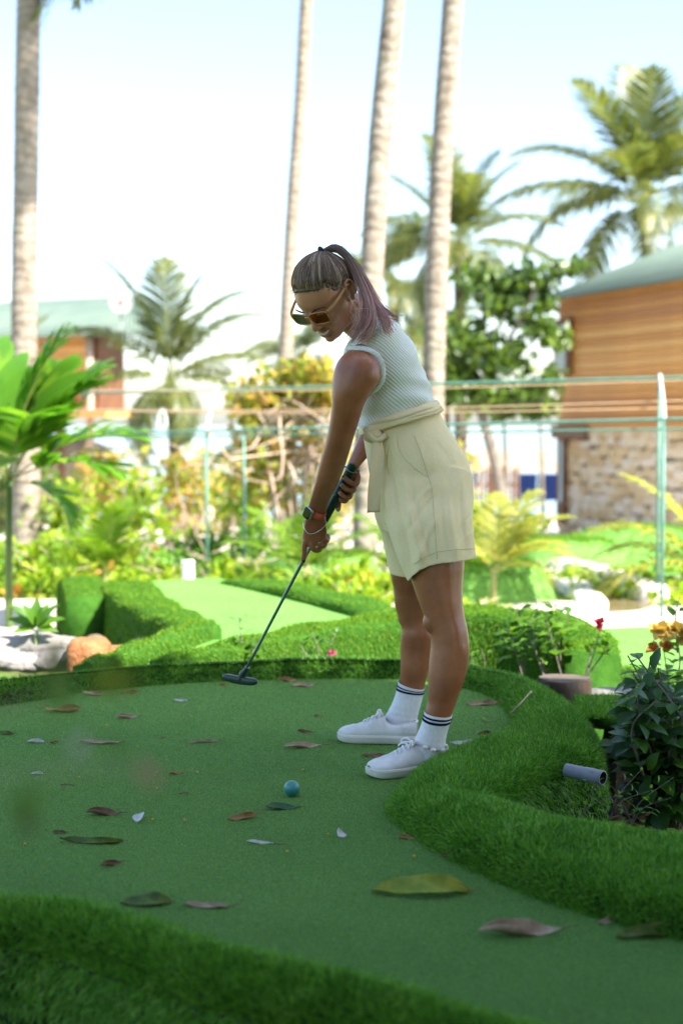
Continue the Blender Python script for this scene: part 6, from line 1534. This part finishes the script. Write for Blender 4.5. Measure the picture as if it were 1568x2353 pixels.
sh_v, sh_f = remesh('shorts', [sil(pelvis, 40, 48, .92, 2), sil(nleg, 36, 44, .9, 0) , sil(fleg, 36, 44, .9, 0)][0:1] + [(lambda q: (q[0], ring_faces(36, 44, True)))(sil(x, 36, 44, .9, 0)) for x in (nleg, fleg)], .0042, 8, .5)
# creases: long soft folds running down from the waist, pulled from the hip, plus crumples
x, y, z = sh_v.T
cen = np.array([.26, 4.23]); rad_ = sh_v - np.column_stack([np.full(len(x), cen[0]), np.full(len(x), cen[1]), z]); rad_[:, 2] = 0; od = unit(rad_)
hgt = np.clip((z - .6) / .4, 0, 1)
sx1 = x + .38 * (z - .8)
def crease(p0, p1, amp, wid, Yk=None):
    # a soft ridge along the line p0-p1 of the view, fading at its ends
    q0, q1 = P(*p0, 4.07), P(*p1, 4.07); d2 = np.array([q1[0] - q0[0], q1[2] - q0[2]]); L2 = np.hypot(*d2); d2 = d2 / L2
    rx, rz = x - q0[0], z - q0[2]; al = (rx * d2[0] + rz * d2[1]) / L2; ac = -rx * d2[1] + rz * d2[0] + .003 * np.sin(al * 5)
    w_ = wid * (.6 + .7 * np.clip(al, 0, 1))
    return amp * np.exp(-(ac / w_) ** 2) * np.clip(np.minimum(al, 1 - al) * 4 + .25, 0, 1) * (al > -.1) * (al < 1.1) * (y < 4.25)
cre = np.zeros(len(x))
for p0, p1, am, wd in [((878, 1010), (888, 1110), .006, .008), ((893, 1015), (905, 1120), -.007, .007), ((905, 1005), (930, 1130), .005, .008), ((880, 1090), (928, 1320), .008, .011), ((905, 1090), (945, 1310), -.008, .010), ((925, 1110), (965, 1295), .007, .010), ((945, 1120), (985, 1285), -.006, .010),
                       ((995, 1110), (930, 1180), .004, .008), ((995, 1140), (925, 1220), -.004, .008), ((998, 1180), (950, 1290), .005, .009), ((1010, 1130), (1015, 1280), -.004, .009), ((1030, 1140), (1040, 1280), .004, .010), ((1055, 1110), (1062, 1275), -.0035, .009), ((1075, 1160), (1060, 1230), .003, .007), ((1080, 1180), (1040, 1225), -.003, .006),
                       ((1080, 1220), (1030, 1265), .003, .006), ((1070, 1090), (1020, 1150), .0025, .007), ((960, 1010), (975, 1075), .002, .012), ((870, 1140), (896, 1290), -.004, .008), ((1000, 1010), (1035, 1060), -.002, .01), ((1045, 1060), (1020, 1110), -.002, .007)]:
    cre = cre + crease(p0, p1, am * .95, wd * .9)
cre += .0022 * np.sin(np.arctan2(od[:, 1], od[:, 0]) * 16 + z * 8) * np.clip((.95 - z) / .3, 0, 1)
sh_v = sh_v + od * cre[:, None]
# open the leg holes: drop the faces below the two hem lines
bm = bmesh.new()
vs = [bm.verts.new(q) for q in sh_v]; 
for q in sh_f: bm.faces.new([vs[i] for i in q])
def hemline(px_pts, Y):
    p = np.array([P(a, b, Y) for a, b in px_pts]); return p[:, 0], p[:, 2]
nhx, nhz = hemline([(925, 1330), (936, 1333), (944, 1318), (958, 1304), (980, 1293), (1003, 1287), (1045, 1283), (1092, 1279)], 4.06)
fhx, fhz = hemline([(890, 1316), (930, 1320), (990, 1318), (1060, 1312)], 4.40)
drop = []
for q in bm.faces:
    c = q.calc_center_median()
    if c.y < 4.235: zz = np.interp(c.x, nhx, nhz)
    else: zz = np.interp(c.x, fhx, fhz)
    if c.z < zz: drop.append(q)
bmesh.ops.delete(bm, geom=drop, context='FACES')
for vq in bm.verts:
    if vq.is_boundary and vq.co.z < .8:
        vq.co.z = float(np.interp(vq.co.x, nhx, nhz)) if vq.co.y < 4.235 else float(np.interp(vq.co.x, fhx, fhz))
me = bpy.data.meshes.new('shorts'); bm.normal_update(); bm.to_mesh(me); bm.free(); me.polygons.foreach_set('use_smooth', np.ones(len(me.polygons), bool))
shorts = link('shorts', me, M['linen'], person)
so = shorts.modifiers.new('thickness', 'SOLIDIFY'); so.thickness = .0025; so.offset = -1
# waistband, tied sash, pocket and seam lines
def around(l, r, Y, half, lift, n=64, k=1.0):
    L_, R_ = P(*l, Y), P(*r, Y); c = (L_ + R_) / 2; a = (R_ - L_) / 2; q = np.linspace(0, 2 * math.pi, n, endpoint=False)
    e = lambda t_: np.sign(t_) * np.abs(t_) ** .92
    return c + k * (e(np.cos(q))[:, None] * a + e(np.sin(q))[:, None] * np.array([0, half, 0])) + np.array([0, 0, lift])
def band(name, rings, mat, parent, amp=.0):
    m_ = len(rings[0]); v = np.vstack(rings); 
    if amp:
        k_ = np.tile(np.arange(m_), len(rings)); v = v + np.column_stack([np.zeros(len(v)), np.zeros(len(v)), amp * np.sin(k_ * .7 + np.repeat(np.arange(len(rings)), m_) * 1.9)])
    o = make(name, v, ring_faces(len(rings), m_, False), mat, parent); s_ = o.modifiers.new('t', 'SOLIDIFY'); s_.thickness = .003; s_.offset = -1; return o
band('waistband', [around((828, 974), (1000, 920), 4.23, .130, 0, k=k_) if i == 0 else around((828 + dx, 974 + dy), (1000 + ex, 920 + dy), 4.23, .130 + .004 * i, 0, k=k_) for i, (dx, dy, ex, k_) in enumerate([(0, 0, 0, 1.0), (0, 6, 3, 1.03), (1, 14, 6, 1.035), (1, 22, 10, 1.03), (2, 26, 12, 1.01)])], M['linen'], shorts, .001)
sr = []
for i, u_ in enumerate(np.linspace(0, 1, 13)):
    dy = -5 + 23 * u_; q_ = around((831 + 2 * u_, 984 + dy), (1003 + 9 * u_, 935 + dy * .62), 4.23, .137, 0, k=1.02 + .02 * math.sin(math.pi * u_) ** .5)
    an_ = np.linspace(0, 2 * math.pi, 64, endpoint=False); sr.append(q_ + (.0035 * np.sin(u_ * 13 + 1.3 * np.sin(an_ * 2 + 1) + an_ * 1.5))[:, None] * unit(q_ - q_.mean(0)) + np.array([0, 0, .002]) * np.sin(an_ * 5 + u_ * 3)[:, None])
band('sash', sr, M['linen_band'], shorts)
kn = MB(); v, f = ell(P(858, 1002, 4.10), (.03, .016, .021), 12, 18); v = v + .003 * np.sin(v[:, [2]] * 300) * [1, 0, 0]; kn.add(v, f); v, f = tube(cr([P(838, 985, 4.11), P(848, 1002, 4.085), P(866, 1012, 4.08), P(884, 1000, 4.09)], 14), .008, 8); kn.add(v, f); kn.build('knot', M['linen_band'], shorts)
sashp = [(866, 1008, 4.082), (867, 1040, 4.068), (864, 1085, 4.058), (860, 1130, 4.054), (858, 1177, 4.05)]
c = cr([P(*q) for q in sashp], 30); wv = np.interp(np.linspace(0, 1, 30), [0, .25, 1], [.012, .019, .0175])
xs = np.linspace(-1, 1, 9); tail = np.stack([c + np.array([1, .25, .04]) * (wv * a)[:, None] + np.array([0, -1, 0]) * (.003 * np.cos(a * 3 + np.linspace(0, 5, 30)))[:, None] for a in xs], 1)
ii = np.arange(270).reshape(30, 9); o = make('sash_tail', tail.reshape(-1, 3), [tuple(q) for q in np.stack([ii[:-1, :-1], ii[1:, :-1], ii[1:, 1:], ii[:-1, 1:]], -1).reshape(-1, 4)], M['linen_band'], shorts); s_ = o.modifiers.new('t', 'SOLIDIFY'); s_.thickness = .003
sh_bvh = None
from mathutils.bvhtree import BVHTree
sh_bvh = BVHTree.FromPolygons([tuple(q) for q in sh_v], sh_f)
def on_shorts(px, py, lift=.0005):
    """point of the shorts' surface seen at a place of the photograph's view"""
    d = Vector(ray(px, py)).normalized(); h = sh_bvh.ray_cast(Vector((0, 0, CAM_Z)), d)
    return np.array(h[0] + h[1] * lift * (1 if h[1].dot(d) < 0 else -1)) if h[0] is not None else P(px, py, 4.05)
M['seam'] = mat_plain('seam_thread', (.58, .50, .30), .9, .1)
for pts in ([(912, 1003), (916, 1030), (930, 1055), (958, 1080), (982, 1096)], [(950, 1000), (966, 1040), (980, 1085), (991, 1120), (996, 1180), (1000, 1230), (1003, 1284)], [(1003, 1268), (1040, 1263), (1088, 1260)], [(950, 1296), (975, 1280), (1003, 1268)], [(893, 1022), (888, 1060), (893, 1090)]):
    q = cr(pts, 30); v, f = tube(np.array([on_shorts(a, b) for a, b in q]), .0008, 5); make('seam', v, f, M['seam'], shorts)

# ---- watch and bracelets
M['coral'] = mat_plain('coral_strap', (.55, .10, .06), .55, .35); M['alu'] = mat_plain('aluminium', (.6, .6, .6), .3, .5, .9, var=.04); M['screen'] = mat_plain('black_glass', (.004, .004, .005), .06, .6, var=0)
wc = (P(704, 1176, 4.212) + P(748, 1178, 4.212)) / 2; wax = unit(P(720, 1206, 4.225) - P(742, 1150, 4.19))
wu = unit(np.cross(wax, [0, 1, 0])); wu = wu if wu[0] > 0 else -wu; wv_ = unit(np.cross(wax, wu)); wv_ = wv_ if wv_[1] < 0 else -wv_
watch = thing('wrist_watch', wc, 'square watch with black screen and coral strap on the lower wrist', 'watch')
qa = np.linspace(0, 2 * math.pi, 48, endpoint=False)
def wring(off, k): return wc + wax * off + k * (np.cos(qa)[:, None] * wu * .0285 + np.sin(qa)[:, None] * wv_ * .0222)
band('strap', [wring(-.0105, 1.0), wring(-.009, 1.05), wring(.009, 1.05), wring(.0105, 1.0)], M['coral'], watch)
fd = unit(-wu * .62 + wv_ * .78); fc = wc + (-wu * .62 * .0285 + wv_ * .78 * .0222) * 1.1 + fd * .004; fr_ = unit(np.cross(wax, fd))
def rbox(c, X, Y, Z, d, rad, n=6):
    """rounded rectangle slab"""
    q = []
    for sx, sy in ((1, 1), (-1, 1), (-1, -1), (1, -1)):
        a0 = {(1, 1): 0, (-1, 1): 90, (-1, -1): 180, (1, -1): 270}[(sx, sy)]
        for a in np.linspace(a0, a0 + 90, n): q.append((sx * (d[0] / 2 - rad) + rad * math.cos(R(a)), sy * (d[1] / 2 - rad) + rad * math.sin(R(a))))
    q = np.array(q); k = len(q); lev = [(-.5, .9), (-.38, 1), (.3, 1), (.5, .93)]
    v = np.vstack([c + X * q[:, [0]] * s_ + Y * q[:, [1]] * s_ + Z * d[2] * h_ for h_, s_ in lev]); return v, ring_faces(4, k)
v, f = rbox(fc, wax, fr_, fd, (.038, .032, .0105), .008); case = make('case', v, f, M['alu'], watch)
v, f = rbox(fc + fd * .0052, wax, fr_, fd, (.0345, .0285, .0014), .0068); make('screen', v, f, M['screen'], case)
v, f = tube([fc + fr_ * .016 + wax * .006, fc + fr_ * .019 + wax * .006], .0028, 12); make('crown_button', v, f, M['alu'], case)
brc = thing('silver_bracelet', P(724, 1208, 4.23), 'thin silver link bracelet hanging below the watch', 'bracelet')
bl_ = cr([P(698, 1198, 4.222), P(699, 1213, 4.213), P(708, 1225, 4.209), P(722, 1225, 4.208), P(737, 1216, 4.212), P(747, 1205, 4.222), P(748, 1197, 4.24), P(735, 1195, 4.255), P(712, 1194, 4.25)], 72, closed=True)
rad = .0015 * (1 + .25 * (np.arange(72) % 4 < 2)); v, f = tube(np.vstack([bl_, bl_[:1]]), np.append(rad, rad[0]), 7); make('links', v, f, M['silver'], brc)
M['bead'] = mat_plain('dark_beads', (.12, .09, .07), .4, .4)
fb = thing('bead_bracelet', P(808, 1078, 4.25), 'double bead bracelet on the upper wrist at the top of the grip', 'bracelet')
for k, mt in ((0, 'bead'), (1, 'silver')):
    q = cr([P(791, 1072 + 5 * k, 4.25), P(799, 1074 + 5 * k, 4.228), P(811, 1077 + 5 * k, 4.226), P(822.5, 1083 + 5 * k, 4.245), P(824, 1080 + 5 * k, 4.262), P(808, 1074 + 5 * k, 4.272)], 60, closed=True)
    v, f = tube(np.vstack([q, q[:1]]), .0021 * (1 + .2 * np.sin(np.arange(61) * 2.1)), 7); make('beads', v, f, M[mt], fb)

# ---- socks and shoes
M['sock'] = mat_noise('white_sock', [(.3, (.66, .67, .7)), (.7, (.78, .79, .81))], 220, 3, .95, .4, 400, .002, .1, stretch=(1, 1, .3))
M['navy'] = mat_plain('navy_stripe', (.012, .018, .05), .9, .1)
nsock = [(974.5, 1633, 1038, 1653 - 12, 4.03, .0362), (972, 1645, 1035.5, 1652, 4.033, .0366), (967, 1664, 1029, 1672, 4.04, .036), (960, 1682, 1024, 1692, 4.045, .0358), (952, 1700, 1021, 1712, 4.05, .036), (944, 1722, 1020, 1735, 4.055, .037), (935, 1745, 1018, 1755, 4.06, .036)]
fsock = [(914, 1564, 975, 1580, 4.455, .0352), (912, 1578, 973, 1588, 4.458, .0355), (907, 1598, 968.5, 1606, 4.46, .035), (900, 1616, 963, 1626, 4.46, .035), (891, 1634, 958.5, 1644, 4.462, .0355), (880, 1652, 955, 1664, 4.465, .0365), (868, 1672, 952, 1682, 4.47, .036)]
for stn, (r0, r1) in ((nsock, ((.12, .16), (.225, .265))), (fsock, ((.12, .16), (.225, .265)))):
    n_, m_ = 60, 40; v, f = sil(stn, n_, m_, .95, 0); V3 = v.reshape(n_, m_, 3)
    cc = V3.mean(1, keepdims=True); q = np.arange(m_); V3 = cc + (V3 - cc) * (1 + .012 * (np.abs(np.sin(q * math.pi * 9 / m_)) < .25))[None, :, None] * (1 + .012 * np.sin(np.arange(n_) * .9) * np.exp(-((np.arange(n_) - 40) / 10.) ** 2))[:, None, None]
    so_ = make('sock', V3.reshape(-1, 3), ring_faces(n_, m_, False), M['sock'], person); s_ = so_.modifiers.new('t', 'SOLIDIFY'); s_.thickness = .001; s_.offset = 0
    for a, b in (r0, r1):
        i0, i1 = int(a * n_ * .8), int(b * n_ * .8) + 1
        st3 = cc[i0:i1 + 1] + (V3[i0:i1 + 1] - cc[i0:i1 + 1]) * 1.05
        make('stripe', st3.reshape(-1, 3), ring_faces(i1 + 1 - i0, m_, False), M['navy'], so_)
M['canvas'] = mat_noise('white_canvas', [(.25, (.48, .46, .43)), (.5, (.7, .69, .67)), (.7, (.78, .77, .76))], 14, 6, .9, .35, 420, .0015, .15)
M['rubber'] = mat_noise('off_white_rubber', [(.25, (.58, .55, .46)), (.7, (.72, .69, .60))], 12, 5, .6, spec=.3)
M['lace'] = mat_plain('white_lace', (.78, .78, .78), .9, .1, bump=.2)
def shoe(heel, toe, name_label, bow):
    """low canvas trainer; heel and toe are ground points"""
    heel, toe = np.asarray(heel, float), np.asarray(toe, float); L = np.linalg.norm(toe - heel); X = (toe - heel) / L; Z = np.array([0, 0, 1.]); Y = np.cross(Z, X)
    W = lambda p: heel + np.asarray(p, float) @ np.vstack([X, Y, Z])
    t = thing('shoe', (heel + toe) / 2, name_label, 'shoe')
    k = L / .25
    st = cr([(.0, .018, .024, .07), (.006, .027, .024, .072), (.03, .0325, .024, .068), (.06, .0335, .024, .061), (.085, .034, .024, .064), (.105, .0355, .024, .081), (.13, .039, .024, .078), (.16, .0435, .024, .064), (.19, .0455, .024, .053), (.22, .042, .024, .046), (.238, .031, .024, .04), (.2475, .015, .026, .033)], 56) * [k, 1, 1, 1]
    q = np.linspace(0, math.pi, 21); rows = []
    for x_, w_, z0, z1 in st:
        e = .75 if x_ > .1 * k else .5
        yy = w_ * np.sign(np.cos(q)) * np.abs(np.cos(q)) ** e; zz = z0 + (z1 - z0) * np.sin(q) ** (.75 if x_ > .1 * k else .55)
        # collar opening: hollow in the back half
        rows.append(np.column_stack([np.full(21, x_), yy - .004 * (x_ / L) * 1, zz]))
    v = np.vstack(rows); ii = np.arange(56 * 21).reshape(56, 21)
    wr = .0012 * np.sin(v[:, 0] * 260 + v[:, 1] * 90) * np.exp(-((v[:, 0] - .185) / .03) ** 2) * (v[:, 2] > .03); v[:, 2] += wr
    f = []
    for i in range(55):
        for j in range(20):
            xm = (st[i, 0] + st[i + 1, 0]) / 2
            if xm < .098 * k and xm > .004 and 7 <= j <= 12: continue       # ankle opening
            f.append((ii[i, j], ii[i + 1, j], ii[i + 1, j + 1], ii[i, j + 1]))
    up_ = make('upper', W(v), f, M['canvas'], t); s_ = up_.modifiers.new('t', 'SOLIDIFY'); s_.thickness = .003; s_.offset = 1
    def outline_(grow, zz, n=80):
        xs = st[:, 0]; w_ = st[:, 1] + grow
        lft = np.column_stack([xs, w_ - .004 * xs / L, np.full(56, zz)]); rgt = np.column_stack([xs, -w_ - .004 * xs / L, np.full(56, zz)])[::-1]
        lft[0, 0] -= grow; rgt[-1, 0] -= grow; lft[-1, 0] += grow; rgt[0, 0] += grow
        toe_lift = lambda a: np.column_stack([a[:, 0], a[:, 1], a[:, 2] + .006 * np.clip((a[:, 0] - .2 * k) / (.05 * k), 0, 1) ** 2 * (zz < .02)])
        return toe_lift(np.vstack([lft, rgt]))
    lv = [outline_(-.001, .0), outline_(.0025, .003), outline_(.003, .021), outline_(.0024, .0265), outline_(-.003, .027)]
    v = np.vstack([W(a) for a in lv]); sl = make('sole', v, ring_faces(5, 112, False) + [tuple(range(111, -1, -1)), tuple(range(448, 560))], M['rubber'], t)
    for zz in (.0195,):
        a = W(outline_(.0034, zz)); v, f = tube(np.vstack([a, a[:1]]), .0009, 5); make('sole_line', v, f, M['canvas'], sl)
    # laces
    lx = [.112, .124, .137, .15, .162]
    top_z = lambda x_: np.interp(x_ * k, st[:, 0], st[:, 3]) + .0035
    for n_, x_ in enumerate(lx):
        w_ = .021 - .001 * n_
        pts = cr([(x_ * k, -w_, top_z(x_) - .014), (x_ * k, -w_ * .6, top_z(x_) - .002), (x_ * k + .004, 0, top_z(x_) + .001), (x_ * k + .006, w_ * .6, top_z(x_) - .002), (x_ * k + .006, w_, top_z(x_) - .014)], 14)
        v, f = tube(pts, .0026, 7); make('lace', W(v), f, M['lace'], up_)
        for sd in (-1, 1):
            e_ = np.array([x_ * k + .003, sd * (w_ + .002), top_z(x_) - .0165]); a = np.linspace(0, 2 * math.pi, 15)
            v, f = tube(e_ + np.column_stack([.0026 * np.cos(a), np.zeros(15), .0026 * np.sin(a)]), .0008, 5, False); make('eyelet', W(v), f, M['silver'], up_)
    tz_ = top_z(.112) + .004
    for pts in bow:
        v, f = tube(cr([(a * k, b, tz_ + c_) for a, b, c_ in pts], 24), .0025, 7); make('lace', W(v), f, M['lace'], up_)
    v, f = ell((.112 * k, .002, tz_), (.006, .006, .004)); make('lace_knot', W(v), f, M['lace'], up_)
    # padded collar edge and side seam
    colr = np.array([v_ for v_ in [rows[i][7] for i in range(1, 26)]] + [rows[i][13] for i in range(25, 0, -1)])
    v, f = tube(np.vstack([W(colr), W(colr[:1])]), .0022, 7, False); make('collar', v, f, M['canvas'], up_)
    v, f = tube(cr([W((.1 * k, -.0365, .03)), W((.115 * k, -.036, .05)), W((.135 * k, -.03, .066))], 12), .0008, 5); make('stitch', v, f, M['rubber'], up_)
    return t
BOW = [[(.112, 0, 0), (.118, .016, .008), (.124, .03, .0), (.122, .022, -.006), (.113, .004, 0)], [(.112, 0, 0), (.12, -.018, .009), (.13, -.034, .0), (.126, -.026, -.008), (.113, -.004, 0)], [(.112, 0, 0), (.128, -.022, -.004), (.138, -.038, -.016)], [(.112, 0, 0), (.128, .018, -.003), (.14, .03, -.012)]]
nh, ntoe = G(1024, 1768, 0), G(846, 1787, 0)
shoe((nh[0], nh[1], .002), (ntoe[0], ntoe[1], .002), 'near white canvas shoe with an anklet of shells above it', BOW)
fh, ft = G(958, 1708, 0), G(776, 1701, 0)
shoe((fh[0], fh[1], .002), (ft[0], ft[1], .002), 'far white canvas shoe, without a shell anklet', BOW)
M['shell'] = mat_plain('cowrie_shell', (.68, .62, .52), .35, .5, var=.15); M['cord'] = mat_plain('anklet_cord', (.35, .32, .28), .8, .2)
ank = thing('shell_anklet', P(980, 1718, 4.01), 'string of small shells round the near ankle', 'anklet')
aq = cr([P(940, 1706, 4.05), P(955, 1709, 4.02), P(976, 1716, 4.008), P(998, 1723, 4.012), P(1016, 1724, 4.03), P(1023, 1716, 4.06), P(1005, 1708, 4.095), P(965, 1702, 4.095)], 64, closed=True)
v, f = tube(np.vstack([aq, aq[:1]]), .0014 * (1 + .3 * np.sin(np.arange(65) * 2.4)), 6); make('cord', v, f, M['cord'], ank)
for px, py, Y in ((949, 1706, 4.022), (976, 1717, 4.003), (994, 1723, 4.006), (1017, 1724, 4.022), (1021, 1713, 4.05)):
    v, f = ell(P(px, py, Y), (.0085, .006, .0068), 12, 16); make('shell', v, f, M['shell'], ank)
